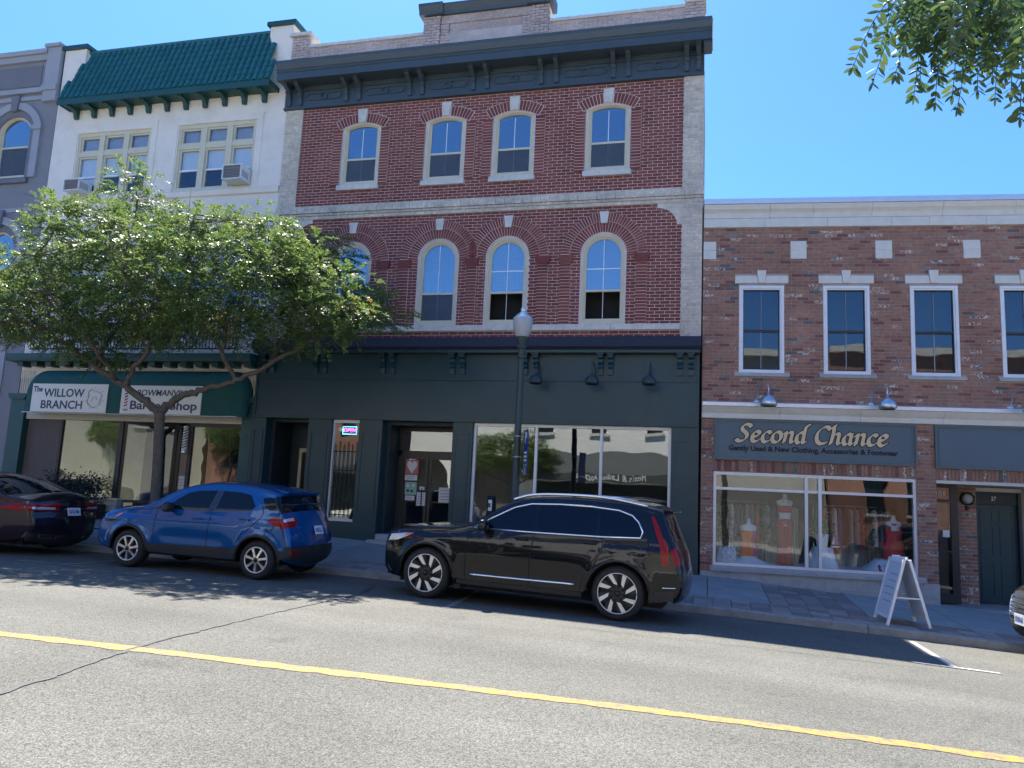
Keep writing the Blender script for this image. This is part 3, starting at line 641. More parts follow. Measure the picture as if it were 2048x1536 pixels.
MB().box(-6.68,-4.34,-.03,.3,13.38,13.6).box(-6.44,-4.57,.0,.3,12.47,13.38).build('name_panel', MAT['pink_brick'], RB)
MB().prism([(.1,13.6),(-.1,13.6),(-.12,13.68),(-.19,13.8),(-.19,13.85),(.4,13.85),(.4,13.6)], 'x', -6.62, -4.4).build('crest_moulding', MAT['slate_paint'], RB)
for a, b in ((-7.24,-6.6), (-4.42,-3.78)): MB().prism([(.1,13.6),(-.16,13.6),(-.18,13.68),(-.25,13.8),(-.25,13.86),(.4,13.86),(.4,13.6)], 'x', a, b).build('crest_cap', MAT['slate_paint'], RB)
# ---- shopfront of the red building
SF0, SF1 = -10.95, -0.21; PT = MAT['teal_paint']
MB().prism([(.0,5.29),(-.42,5.18),(-.45,4.98),(-.36,4.92),(-.33,4.86),(.0,4.85)], 'x', SF0-.02, SF1+.03).build('shopfront_cornice', MAT['navy_shingle'], RB)
MB().box(SF0, SF1, -.36, -.12, 4.855, 4.915).build('cornice_moulding', PT, RB)
MB().box(SF0, SF1, -.12, .25, 3.27, 4.86).build('fascia', PT, RB)
MB().box(SF0+.03, SF1-.03, -.15, -.121, 4.24, 4.285).box(SF0+.03, SF1-.03, -.15, -.121, 3.275, 3.33).box(SF1-.06, SF1-.005, -.15, -.121, 3.33, 4.85).box(SF0+.005, SF0+.06, -.15, -.121, 3.33, 4.85).build('fascia_moulding', PT, RB)
for xb in (-10.72,-10.5,-9.32,-9.08,-7.55,-7.3,-5.8,-5.55,-4.06,-3.81,-2.34,-2.12,-.62,-.39): scroll_bracket(RB, xb, -.121, 4.38, 4.85, .2, .11, PT, 'shop_bracket')
zb = lambda x: zf(x)-.1
def pilaster(a, b, y=-.1):
    o = MB().box(a, b, y, .2, zb(a)-.2, 3.268).build('pilaster', PT, RB); w = b-a
    MB().add(*plate([(a+.07*w+.03,1.05),(b-.07*w-.03,1.05),(b-.07*w-.03,3.0),(a+.07*w+.03,3.0)], [[(a+.07*w+.06,1.08),(b-.07*w-.06,1.08),(b-.07*w-.06,2.97),(a+.07*w+.06,2.97)]], .016, y=y-.016)).build('pilaster_panel', PT, o)
    MB().box(a-.012, b+.012, y-.03, y-.001, zb(a)-.2, .82).build('pilaster_base', PT, o)
for a, b in ((-10.96,-10.58), (-9.42,-8.82), (-8.08,-7.49), (-5.73,-5.26), (-.78,-.21)): pilaster(a, b)
MB().box(-8.81,-8.09,-.06,.2,zb(-8)-.2,.86).build('stall_riser', PT, RB); MB().box(-5.25,-.79,-.06,.2,zb(0)-.35,.92).build('stall_riser', PT, RB)
# narrow window with grille
MB().box(-8.81,-8.77,-.0,.1,.86,3.268).box(-8.12,-8.09,.0,.1,.86,3.268).box(-8.77,-8.12,.0,.1,.86,.92).box(-8.77,-8.12,.0,.1,3.2,3.268).build('window_frame', MAT['alu_frame'], RB)
MB().box(-8.77,-8.12,.05,.058,.92,3.2).build('pane', MAT['glass_shop'], RB)
gr = thing('window_grille', 'black iron bar grille across the narrow shop window under the neon sign', 'grille', (-8.45,.02,.95))
for k in range(6): MB().tube([(-8.72+k*.11,.02,.95),(-8.72+k*.11,.02,2.75 if k % 2 else 2.68)], .009, 6).build('bar', MAT['iron'], gr)
for z in (1.0,1.62,2.05,2.5): MB().box(-8.76,-8.13,.008,.018,z,z+.02).build('rail', MAT['iron'], gr)
# large window
MB().box(-5.25,-.79,.0,.08,3.2,3.268).box(-5.25,-.79,.0,.08,.92,.98).box(-5.25,-5.19,-.005,.085,.98,3.2).box(-.85,-.79,-.005,.085,.98,3.2).build('window_frame', MAT['alu_frame'], RB)
for c in (-3.77,-2.3): MB().box(c-.03,c+.03,-.006,.085,.98,3.2).build('mullion', MAT['alu_frame'], RB)
for a, b in ((-5.19,-3.8),(-3.74,-2.33),(-2.27,-.85)): MB().box(a,b,.04,.048,.98,3.2).build('pane', MAT['glass_shop'], RB)
# recessed doorways
MB().box(-10.58,-10.5,.2,1.1,.3,3.268).box(-9.5,-9.43,.2,1.1,.3,3.268).box(-10.5,-9.5,.2,1.15,3.2,3.268).box(-10.5,-10.22,1.05,1.15,.3,3.2).build('passage_wall', MAT['dark_teal'], RB)
d = MB().box(-10.22,-10.14,.98,1.05,.45,2.6).box(-9.56,-9.5,.98,1.05,.45,2.6).box(-10.14,-9.56,.98,1.05,2.5,2.6).box(-10.14,-9.56,.98,1.05,.45,.6).box(-10.14,-9.56,.98,1.05,1.35,1.4).build('side_door', MAT['raw_wood'], RB)
MB().box(-10.14,-9.56,1.01,1.018,.6,2.5).build('pane', MAT['glass_dark'], d)
MB().box(-10.22,-9.5,.99,1.15,2.601,3.2).build('transom_panel', MAT['dark_teal'], RB)
MB().box(-7.49,-7.4,.2,.95,.3,3.268).box(-5.8,-5.73,.2,.95,.3,3.268).box(-7.4,-5.8,.2,.95,3.19,3.268).build('entrance_jamb', MAT['dark_teal'], RB)
MB().box(-7.6,-5.6,-.1,1.2,.3,.62).build('door_step', MAT['plinth_stone'], RB); MB().box(-7.56,-5.7,-.42,-.101,.2,.5).build('door_step', MAT['plinth_stone'], RB)
MB().box(-7.4,-5.8,.8,.88,3.1,3.19).box(-7.4,-5.8,.8,.88,2.5,2.62).box(-7.4,-7.32,.8,.88,.62,3.1).box(-5.88,-5.8,.8,.88,.62,3.1).build('door_frame', MAT['bronze'], RB)
MB().box(-7.32,-5.88,.83,.838,2.62,3.1).build('pane', MAT['glass_left'], RB)
for a, b in ((-7.32,-6.61),(-6.59,-5.88)):
    d = MB().box(a,a+.07,.8,.85,.63,2.5).box(b-.07,b,.8,.85,.63,2.5).box(a+.07,b-.07,.8,.85,2.42,2.5).box(a+.07,b-.07,.8,.85,.63,.8).box(a+.07,b-.07,.8,.85,1.38,1.42).build('entrance_door', MAT['bronze'], RB)
    MB().box(a+.07,b-.07,.82,.828,.8,2.42).build('pane', MAT['glass_shop'], d); MB().tube([(b-.12 if a < -7 else a+.12,.76,1.2),(b-.12 if a < -7 else a+.12,.76,1.7)], .012, 6).build('door_handle', MAT['chrome'], d)
# shop interior
MB().box(-10.4,-.4,5.6,5.7,.2,4.0).build('room_wall', MAT['room_mid'], RB); MB().box(-10.4,-.4,1.3,5.6,.45,.5).build('room_floor', MAT['room_floor'], RB); MB().box(-10.4,-.4,1.3,5.6,3.4,3.5).build('room_ceiling', MAT['room_mid'], RB)
for a, b, c, dd, h in ((-5.0,-3.9,1.2,1.7,1.25),(-3.4,-2.5,2.0,2.6,1.4),(-1.9,-1.1,1.0,1.5,1.2),(-8.6,-8.2,.6,1.0,1.3)):
    MB().box(a,b,c,dd,.5,h).box(a-.03,b+.03,c-.03,dd+.03,h,h+.04).build('shop_counter', MAT['room_mid'], RB)
# posters on the entrance doors
def sheet_of_paper(label, a, b, z0, z1, m, y=.795, lines=0, extra=None):
    t = thing('poster', label, 'poster', ((a+b)/2, y, z0))
    MB().box(a, b, y, y+.003, z0, z1).build('sheet', MAT[m], t)
    for k in range(lines):
        z = z1-(z1-z0)*(k+1)/(lines+1); MB().box(a+.12*(b-a), b-(.12+.2*random.random())*(b-a), y-.002, y-.0005, z-.008, z+.008).build('print', MAT['ink_grey'], t)
    return t
t = sheet_of_paper('red poster with a pale heart taped to the entrance door', -7.2,-6.86,2.05,2.4,'paper_red',.797)
hp = [(-7.03+.13*math.sin(a)**3, 2.24+.011*(13*math.cos(a)-5*math.cos(2*a)-2*math.cos(3*a)-math.cos(4*a))) for a in np.linspace(0, 2*math.pi, 28)[:-1]]
MB().add(*plate(hp, [], .002, y=.794)).build('heart', MAT['paper'], t)
sheet_of_paper('small white notice right under the red heart poster', -7.2,-6.88,1.9,2.03,'paper',.797, 2)
t = sheet_of_paper('pale green poster below the small notice on the entrance door', -7.18,-6.88,1.55,1.86,'paper_green',.797, 0)
for px, pz in ((-7.11,1.77),(-6.96,1.78),(-7.1,1.65),(-7.0,1.64)): MB().add(*plate([(px+.04*math.cos(a), pz+.035*math.sin(a)) for a in np.linspace(0,6.28,11)[:-1]], [], .002, y=.794)).build('picture', MAT['paper'] if pz > 1.7 else MAT['green_paint'], t)
sheet_of_paper('white slip at the bottom of the left door poster stack', -7.16,-6.92,1.42,1.53,'paper',.797, 2)
sheet_of_paper('long white printed sheet beside the door edge', -6.86,-6.64,1.3,1.62,'paper',.793, 5)
sheet_of_paper('small square note above the long printed sheet', -6.8,-6.67,1.68,1.76,'paper',.793, 1)
sheet_of_paper('large white notice on the right entrance door', -6.3,-5.93,1.4,1.76,'paper',.793, 4)
# neon sign
ns = thing('neon_open_sign', 'glowing pink OPEN neon sign with a blue border in the narrow shop window', 'sign', (-8.32,.12,2.93))
MB().box(-8.62,-8.235,.14,.16,2.92,3.13).build('backing', MAT['black_plastic'], ns)
bx = [(-8.61,2.935),(-8.245,2.935),(-8.245,3.115),(-8.61,3.115)]
MB().tube([(p[0],.12,p[1]) for p in bx+bx[:1]], .008, 6).build('border_tube', MAT['neon_blue'], ns)
text('lettering', 'OPEN', .15, MAT['neon_pink'], ns, (-8.427,.118,3.025), bold=-.002, width=.31, depth=.01)
# gooseneck lamps of the red shopfront
def gooseneck(label, x, y, z, group, arm=.55, h=.35, m='pole_paint', s=1.0, frame=None, plate_dx=0.0, tilt=0.0):
    t = thing('wall_lamp', label, 'wall lamp', (x, y, z), 0, group, rel=False)
    pth = catmull([(plate_dx,0,.05),(plate_dx*.8,-arm*.25,.12+h*.5),(plate_dx*.3,-arm*.7,h),(0,-arm,h*.75),(0,-arm,.16)], 6)
    MB().tube(pth, .013, 8).build('arm', MAT[m], t, smooth=True)
    MB().lathe([(.0,-.03),(.05,-.03),(.055,0)], (plate_dx,0,.05), 16, 'y').build('wall_plate', MAT[m], t, smooth=True)
    prof = [(.0,.19),(.028,.19),(.032,.14),(.055,.125),(.115,.09),(.16,.03),(.18,-.04),(.17,-.09),(.14,-.115),(.13,-.11)]
    MB().lathe([(a*s, b*s) for a, b in prof], (0,-arm,0), 24).build('lamp_shade', MAT[m], t, smooth=True)
    MB().lathe([(.0,-.05),(.04,-.045),(.04,.0)], (0,-arm,0), 12).build('bulb', MAT['globe'], t, smooth=True)
    return t
for x, lab in ((-3.78,'dark gooseneck lamp on the shop fascia nearest the street lamp'),(-2.54,'middle dark gooseneck lamp on the shop fascia'),(-1.32,'dark gooseneck lamp on the shop fascia nearest the brown brick building')):
    gooseneck(lab, x+.08, -.121, 4.2, 'lamps over the dark shopfront', .5, .42, 'pole_paint', .85)
# ================================================================ white stucco building
WB = thing('white_stucco_building', 'white stucco building with green tiled mansard roof and wide triple windows', 'building', (-14.6, 0, .5))
WX0, WX1 = -18.33, -10.87
G1 = (-17.47,-15.0); G2 = (-14.16,-11.71)
hol = [[(a+.03,9.33),(b-.03,9.33),(b-.03,11.24),(a+.03,11.24)] for a, b in (G1,G2)]+[[(a+.03,6.1),(b-.03,6.1),(b-.03,7.9),(a+.03,7.9)] for a, b in (G1,G2)]
MB().add(*plate([(WX0,4.2),(WX1,4.2),(WX1,12.6),(WX0,12.6)], hol, .3, y=.0)).build('wall', MAT['stucco'], WB)
MB().box(WX0+.02,WX1-.02,6,6.2,0,12.6).box(WX0+.02,WX0+.2,.31,6,0,12.6).build('rear_wall', MAT['stucco'], WB); MB().box(WX0+.21,WX1-.03,.31,5.99,12.3,12.45).build('roof_deck', MAT['room_mid'], WB); MB().box(WX0+.21,WX1-.03,.8,5.99,5.4,5.6).box(WX0+.21,WX1-.03,.8,5.99,8.6,8.8).build('floor_slab', MAT['room_mid'], WB)
MB().prism([(.01,9.13),(-.06,9.16),(-.09,9.28),(-.04,9.33),(.01,9.33)], 'x', WX0+.02, WX1-.005).build('ledge', MAT['stucco'], WB)
def triple(a, b, z0, z1, ztr, blinds):
    f = MB().box(a,b,.03,.16,z1-.1,z1).box(a,b,.0,.16,z0,z0+.07).box(a,a+.1,.03,.16,z0+.07,z1-.1).box(b-.1,b,.03,.16,z0+.07,z1-.1).build('window', MAT['cream_frame'], WB)
    # raised stucco surround
    MB().add(*plate([(a-.17,z0-.02),(b+.17,z0-.02),(b+.17,z1+.19),(a-.17,z1+.19)], [[(a-.005,z0-.021+.02),(b+.005,z0-.021+.02),(b+.005,z1+.005),(a-.005,z1+.005)]], .02, y=-.02)).build('surround', MAT['stucco'], f)
    n = 3; pw = .17; lw = (b-a-.2-2*pw)/3
    for k in range(3):
        xa = a+.1+k*(lw+pw); xb = xa+lw
        if k < 2: MB().box(xb,xb+pw,.01,.15,z0+.07,z1-.1).build('mullion', MAT['cream_frame'], f)
        MB().box(xa,xb,.02,.15,ztr-.07,ztr+.07).build('transom_bar', MAT['cream_frame'], f)
        MB().add(*plate([(xa,ztr+.07),(xb,ztr+.07),(xb,z1-.1),(xa,z1-.1)], [[(xa+.05,ztr+.12),(xb-.05,ztr+.12),(xb-.05,z1-.15),(xa+.05,z1-.15)]], .06, y=.06)).add(
            *plate([(xa,z0+.07),(xb,z0+.07),(xb,ztr-.07),(xa,ztr-.07)], [[(xa+.05,z0+.13),(xb-.05,z0+.13),(xb-.05,ztr-.12),(xa+.05,ztr-.12)]], .06, y=.06)).build('sash', MAT['cream_frame'], f)
        zm = z0+.07+(ztr-z0-.14)*.47
        MB().box(xa+.05,xb-.05,.055,.115,zm-.022,zm+.022).build('meeting_rail', MAT['white_muntin'], f)
        MB().box(xa+.05,xb-.05,.09,.096,ztr+.12,z1-.15).build('pane', MAT['glass_dark'], f)
        MB().box(xa+.05,xb-.05,.08,.086,zm+.022,ztr-.12).build('pane', MAT['glass_dark'], f); MB().box(xa+.05,xb-.05,.095,.1,z0+.13,zm-.022).build('pane', MAT['glass_dark'], f)
        # blinds and curtains hanging just behind the panes
        bl = blinds[k]; zb_ = ztr-.12-(ztr-.12-(z0+.13))*bl
        MB().box(xa+.04,xb-.04,.14,.145,zb_,ztr-.1).build('blind', MAT['blind'], f)
        cv = MB(); m = 24
        for i in range(m+1):
            xx = xa+.03+(lw-.06)*i/m; yy = .17+.02*math.sin(i*2.1)
            cv.v += [(xx,yy,ztr+.1),(xx,yy,z1-.12)]
        for i in range(m): cv.f.append([2*i,2*i+2,2*i+3,2*i+1]); cv.m.append(0); cv.a.append(0)
        cv.build('curtain', MAT['curtain'], f)
    MB().box(a-.1,b+.1,.75,.77,z0-.1,z1+.1).build('room_wall', MAT['room_dark'], f)
triple(*G1, 9.33, 11.24, 10.62, (.75,.5,.5)); triple(*G2, 9.33, 11.24, 10.62, (.48,.48,.55))
triple(*G1, 6.1, 7.9, 7.35, (.4,.5,.45)); triple(*G2, 6.1, 7.9, 7.35, (.5,.4,.5))
# piers, mansard roof
for a, b in ((-18.3,-17.56), (-11.58,-10.88)):
    p = MB().box(a,b,-.012,.75,12.59,13.86).build('roof_pier', MAT['stucco'], WB); MB().box(a-.07,b+.09,-.1,.85,13.861,13.97).build('pier_cap', MAT['green_paint'], p)
ey, ez, ty, tz = -.47, 12.07, .12, 13.76
MB().add([(-17.5,ey,ez-.03),(-11.62,ey,ez-.03),(-11.62,ty,tz-.03),(-17.5,ty,tz-.03),(-17.85,ey,ez-.03),(-11.16,ey,ez-.03)], [(4,0,3),(0,1,2,3),(1,5,2)]).build('roof', MAT['green_paint'], WB)
MB().box(-17.86,-11.15,ey-.03,ey+.0,11.9,12.06).box(-17.86,-17.83,ey,.0,11.93,12.06).box(-11.18,-11.15,ey,.0,11.93,12.06).box(-17.83,-11.18,ey+.001,.0,11.95,11.99).build('eave_fascia', MAT['green_paint'], WB)
nc, nr = 36, 8; slope = Vector((0, ty-ey, tz-ez)); sl = slope.length; ang = math.atan2(tz-ez, ty-ey)
def tile_mesh(w, l):
    mb = MB(); n = 5; pr = []
    for i in range(n+1):
        a = math.pi*i/n; pr.append((-w*.36*math.cos(a), w*.27*math.sin(a)))
    pr = [(-w/2,.0)]+pr+[(w/2,.0)]; k = len(pr)
    for yy, sc, dz in ((-.01,1.03,.014), (l+.02,.97,0.0)): mb.v += [(p[0]*sc, yy, p[1]+dz) for p in pr]
    for i in range(k-1): mb.f.append([i,i+1,k+i+1,k+i]); mb.m.append(0); mb.a.append(0)
    mb.f.append(list(range(k))[::-1]); mb.m.append(0); mb.a.append(0)
    return mb
tx0, tx1 = -17.86, -11.14; tw = (tx1-tx0)/nc; tl = sl/nr; tme = tile_mesh(tw, tl).mesh('roof_tile', MAT['green_tile'], smooth=True, angle=40)
for r_ in range(nr):
    yy = ey+(ty-ey)*r_/nr; zz = ez+(tz-ez)*r_/nr
    for c in range(nc):
        xc = tx0+tw*(c+.5); f = (r_+.5)/nr
        if xc < -17.88+.42*f-.04 or xc > -11.12-.46*f+.04: continue
        put('roof_tile', tme, WB, (xc, yy-.012, zz), (ang, 0, random.uniform(-.008,.008)))
MB().tube([(-17.53,ty,tz+.03),(-11.6,ty,tz+.03)], .06, 8).build('ridge', MAT['green_tile'], WB)
for k in range(11):
    xc = -17.57+k*.603
    MB().prism([(.0,11.68),(-.06,11.66),(-.1,11.7),(-.12,11.8),(-.2,11.88),(-.38,11.9),(-.38,11.949),(.0,11.949)], 'x', xc-.055, xc+.055).build('eave_bracket', MAT['green_paint'], WB)
# balcony with iron railing
MB().prism([(.0,4.62),(-.42,4.62),(-.45,4.7),(-.45,4.82),(.0,4.84)], 'x', -18.45, -10.98).build('shop_cornice', MAT['green_paint'], WB)
for k in range(16):
    xc = -18.1+k*.465; MB().box(xc-.09, xc+.09, -.3, .0, 4.5, 4.619).build('cornice_block', MAT['green_paint'], WB)
rl = thing('balcony_railing', 'black wrought iron balcony railing with ring panels above the green awning', 'railing', (-14.6,-.4,4.84))
for z in (4.93, 5.62): MB().box(-17.75,-11.35,-.41,-.38,z,z+.03).build('rail', MAT['iron'], rl)
bme = MB().tube([(0,0,0),(0,0,.7)], .010, 5).mesh('baluster', MAT['iron'])
rme = MB().tube([(.13*math.cos(a),0,.13*math.sin(a)) for a in np.linspace(0,2*math.pi,17)], .011, 5).mesh('ring', MAT['iron'])
xx = -17.72
while xx < -11.38:
    ph = (xx+17.72) % 2.4
    if ph > .35 and ph < .9:
        if abs((ph-.35) % .28) < .056 or True: pass
    put('baluster', bme, rl, (xx,-.395,4.94)); xx += .095
for g0 in (-17.5,-15.3,-13.0,-11.9):
    for k in range(2):
        for z in (5.1,5.38): put('ring', rme, rl, (g0+k*.28,-.42,z))
# ground floor of the white building
MB().box(-18.31,-10.99,.01,.2,3.1,4.619).build('shop_fascia', MAT['cream_panel'], WB)
gg = MB()
for a, b in ((-18.3,-17.85),(-11.35,-11.0)):
    x = a
    while x < b: gg.box(x,x+.035,-.012,.009,3.75,4.42); x += .07
gg.build('ribbed_panel', MAT['cream_panel'], WB)
for a, b in ((-18.46,-17.98),(-11.28,-10.98)):
    p = MB().box(a,b,-.08,.25,.3,3.62).build('shop_pilaster', MAT['green_paint'], WB); MB().prism([(a-.0,3.62),(b+.0,3.62),(b+.06,3.72),(b+.06,3.77),(a-.06,3.77),(a-.06,3.72)], 'y', -.14, .1).build('capital', MAT['green_paint'], p)
MB().box(-17.97,-16.85,.1,.2,.3,3.1).build('side_panel', MAT['brown_panel'], WB)
MB().box(-16.85,-16.78,.05,.15,.3,3.15).box(-14.98,-14.85,.05,.15,.3,3.15).box(-16.78,-14.98,.05,.15,3.1,3.2).build('window_frame', MAT['bronze'], WB)
MB().box(-16.78,-14.98,.09,.098,1.1,3.1).build('pane', MAT['glass_left'], WB)
sb = MB(); stones = []
z = .35
while z < 1.05:
    x = -16.95
    while x < -14.8:
        L_ = random.uniform(.25,.55); MB().box(x+.006, min(x+L_,-14.75)-.006, .0, .2, z+.005, z+.135).build('stone', MAT['plinth_stone'], WB); x += L_
    z += .14
MB().box(-16.9,-14.8,.03,.3,.3,1.05).build('stone_base', MAT['grout'], WB); MB().box(-16.98,-14.72,-.04,.2,1.055,1.1).build('window_ledge', MAT['limestone'], WB)
# angled entrance glazing, door and right window
en = MB().add(*plate([(0,1.0),(1.28,1.0),(1.28,3.12),(0,3.12)], [[(.07,1.07),(1.2,1.07),(1.2,3.04),(.07,3.04)]], .07, y=0)).build('angled_frame', MAT['bronze'], WB)
en.location = Vector((-14.85,.1,0))-OFF[WB.name]; en.rotation_euler = (0,0,R(38))
pn = MB().box(.07,1.2,.03,.036,1.07,3.04).build('pane', MAT['glass_dark'], WB); pn.location = Vector((-14.85,.1,0))-OFF[WB.name]; pn.rotation_euler = (0,0,R(38))
MB().box(-14.9,-13.8,.75,1.1,.3,1.0).build('angled_base', MAT['brown_panel'], WB)
dr = MB().box(-13.82,-13.72,.9,1.0,.5,3.1).box(-12.95,-12.85,.9,1.0,.5,3.1).box(-13.72,-12.95,.9,1.0,2.6,2.75).box(-13.72,-12.95,.93,.98,2.75,3.1).build('door_frame', MAT['bronze'], WB)
d = MB().box(-13.72,-12.95,.93,.98,.5,2.6).build('shop_door', MAT['door_brown'], WB)
MB().add(*plate([(-13.335+.07*math.cos(a),2.15+.07*math.sin(a)) for a in np.linspace(0,6.283,17)[:-1]], [[(-13.335+.05*math.cos(a),2.15+.05*math.sin(a)) for a in np.linspace(0,6.283,17)[:-1]]], .01, y=.918)).build('door_emblem', MAT['ink_grey'], d)
MB().tube([(-13.05,.9,1.3),(-13.05,.9,1.7)], .015, 6).build('door_handle', MAT['chrome'], d)
t = thing('door_notice', 'white paper notice taped to the brown shop door under the awning', 'notice', (-13.55,.92,1.45)); MB().box(-13.68,-13.5,.92,.925,1.4,1.75).build('sheet', MAT['paper'], t)
for k in range(3): MB().box(-13.66,-13.53,.917,.9195,1.5+k*.07,1.52+k*.07).build('print', MAT['ink_grey'], t)
MB().box(-12.85,-12.75,.05,1.0,.4,3.12).box(-11.35,-11.28,.05,.15,.4,3.12).box(-12.75,-11.35,.05,.15,3.0,3.12).box(-12.75,-11.35,.05,.15,.95,1.05).box(-12.75,-11.35,.05,.2,.3,.95).build('shop_window_frame', MAT['bronze'], WB)
MB().box(-12.75,-11.35,.09,.098,1.05,3.0).build('pane', MAT['glass_left'], WB)
MB().box(-16.9,-11.2,3.4,3.5,.3,3.3).box(-16.9,-11.2,.3,3.4,3.2,3.3).box(-16.9,-11.2,1.05,3.4,.3,.5).box(-12.84,-12.76,1.01,3.4,.5,3.2).build('room_wall', MAT['room_mid'], WB)
# awning
aw = thing('awning', 'dark green rounded cloth awning over the two small shops', 'awning', (-14.6,-.4,3.2))
A0, A1 = -17.72, -11.08; prof = [(.0,4.42)]+[(-.12-.38*math.sin(a), 3.95+.45*math.cos(a)) for a in np.linspace(0.05, math.pi/2, 8)]+[(-.505,3.24)]
cl = MB(); n = len(prof); rr_ = .5
# rounded ends: ring profiles swept along x with the ends shrinking like a bullnose
st = [(A0, 0.0)]+[(A0+rr_*(1-math.cos(a)), math.sin(a)) for a in np.linspace(.25, math.pi/2, 6)]+[(A1-rr_*(1-math.cos(a)), math.sin(a)) for a in np.linspace(math.pi/2, .25, 6)]+[(A1, 0.0)]
for x, k in st:
    top = 3.24+(4.42-3.24)*(.55+.45*k)
    for (y, z) in prof: cl.v.append((x, y*(.5+.5*k) if k < 1 else y, 3.24+(z-3.24)*(.5+.5*k)))
for i in range(len(st)-1):
    for j in range(n-1): cl.f.append([i*n+j,i*n+j+1,(i+1)*n+j+1,(i+1)*n+j]); cl.m.append(0); cl.a.append(0)
cl.f.append([j for j in range(n)]+[]); cl.m.append(0); cl.a.append(0); cl.f.append([(len(st)-1)*n+j for j in range(n)][::-1]); cl.m.append(0); cl.a.append(0)
cl.build('cloth', MAT['awning_cloth'], aw, smooth=True, angle=50)
MB().tube([(A0+.1,-.49,3.235),(A1-.1,-.49,3.235)], .015, 6).build('hem_bar', MAT['alu_frame'], aw)
# signs on the awning
def sgn(name, label, a, b, z0, z1, y):
    t = thing(name, label, 'sign', ((a+b)/2, y, z0)); MB().box(a,b,y,y+.02,z0,z1).build('board', MAT['sign_white'], t); return t
s1 = sgn('shop_sign', 'white awning sign with a round wreath drawing beside its lettering', -17.32,-14.95,3.25,3.99,-.53)
text('lettering','The',.2,MAT['ink_navy'],s1,(-17.14,-.532,3.84),bold=.006,width=.29)
text('lettering','WILLOW',.3,MAT['ink_navy'],s1,(-16.3,-.532,3.74),bold=.006,width=1.28); text('lettering','BRANCH',.3,MAT['ink_navy'],s1,(-16.34,-.532,3.43),bold=.006,width=1.3)
mb = MB()
for k in range(7):
    a0 = k*.9; P = [( -15.33+(.2+.035*math.sin(3*a+k))*math.cos(a)*(1+.1*(k%3)), -.533, 3.62+(.2+.03*math.cos(2*a+k))*math.sin(a)*(1+.1*(k%3))) for a in np.linspace(a0, a0+1.9, 12)]
    mb.tube(P, .006, 4)
for k in range(14):
    a = k*.45+.2; rr = .24+.03*(k % 2); q = (-15.33+rr*math.cos(a), 3.62+rr*math.sin(a)); mb.tube([(q[0],-.533,q[1]),(q[0]+.035*math.cos(a+.8),-.533,q[1]+.035*math.sin(a+.8))], [.009,.003], 4)
mb.tube(catmull([(-15.42,-.533,3.53),(-15.38,-.533,3.64),(-15.3,-.533,3.66),(-15.26,-.533,3.58)],5), .006, 4).build('wreath_drawing', MAT['ink_grey'], s1)
s2 = sgn('shop_sign', 'white awning sign with a striped barber pole drawing beside its lettering', -14.52,-12.17,3.25,3.97,-.53)
text('lettering','BOWMANVILLE',.21,MAT['ink_navy'],s2,(-13.25,-.532,3.78),bold=.004,width=1.62,shear=.15); text('lettering','Barber Shop',.3,MAT['ink_navy'],s2,(-13.25,-.532,3.46),bold=.007,width=1.95)
px = -14.36
MB().box(px-.05,px+.05,-.534,-.5305,3.4,3.8).build('pole_drawing', MAT['paper'], s2); mb = MB(); mr = MB()
for k in range(5): (mb if k > 2 else mr).add([(px-.05,-.536,3.42+k*.075),(px+.05,-.536,3.46+k*.075),(px+.05,-.536,3.5+k*.075),(px-.05,-.536,3.46+k*.075)], [(0,1,2,3)])
mb.build('blue_stripe', MAT['ink_navy'], s2); mr.build('red_stripe', MAT['ink_red'], s2)
mb = MB()
for z in (3.32,3.82): mb.box(px-.07,px+.07,-.535,-.5305,z,z+.05)
mb.tube([(px,-.535,3.87),(px,-.535,3.9)], .03, 8).build('pole_caps', MAT['ink_grey'], s2)
bp_ = thing('barber_pole', 'black and white striped barber pole hanging by the shop door', 'barber pole', (-12.9,.0,2.3))
MB().lathe([(0,2.3),(.05,2.3),(.07,2.34),(.05,2.4)], (-12.9,-.02,0), 14).lathe([(.05,2.94),(.07,2.98),(.06,3.02),(0,3.03)], (-12.9,-.02,0), 14).build('cap', MAT['galvanised'], bp_, smooth=True)
MB().lathe([(.062,2.4),(.062,2.94)], (-12.9,-.02,0), 18).build('cylinder', MAT['paper'], bp_, smooth=True)
for k in range(8):
    z0 = 2.41+k*.068; mb = MB()
    for i in range(13):
        a = math.pi+i*math.pi/12; zz = z0+i*.007
        for dz in (0,.03): mb.v.append((-12.9+.0635*math.cos(a),-.02+.0635*math.sin(a),min(zz+dz,2.94)))
    for i in range(12): mb.f.append([2*i,2*i+2,2*i+3,2*i+1]); mb.m.append(0); mb.a.append(0)
    mb.build('stripe', MAT['ink_black'], bp_)
# window air conditioners
def aircon(label, xc, z0, w=.52, h=.34, d=.42):
    t = thing('air_conditioner', label, 'air conditioner', (xc,-.2,z0), 0, 'window air conditioners of the white building')
    MB().box(xc-w/2,xc+w/2,-d,.05,z0,z0+.025).box(xc-w/2,xc+w/2,-d,.05,z0+h-.025,z0+h).box(xc-w/2,xc-w/2+.025,-d,.05,z0+.025,z0+h-.025).box(xc+w/2-.025,xc+w/2,-d,.05,z0+.025,z0+h-.025).build('case', MAT['paper'], t)
    MB().box(xc-w/2+.025,xc+w/2-.025,-d+.04,.0,z0+.025,z0+h-.025).build('coil', MAT['grey_dark'], t)
    for k in range(7): z = z0+.04+k*.04; MB().box(xc-w/2+.03,xc+w/2-.03,-d+.015,-d+.039,z,z+.008).build('louvre', MAT['ink_grey'], t)
    for s in (-1,1):
        for k in range(6): MB().box(xc+s*w/2-.003*0-(.002 if s<0 else 0),xc+s*w/2+(.002 if s>0 else 0),-d+.05+k*.05,-d+.08+k*.05,z0+.08,z0+.26).build('vent_slot', MAT['ink_grey'], t)
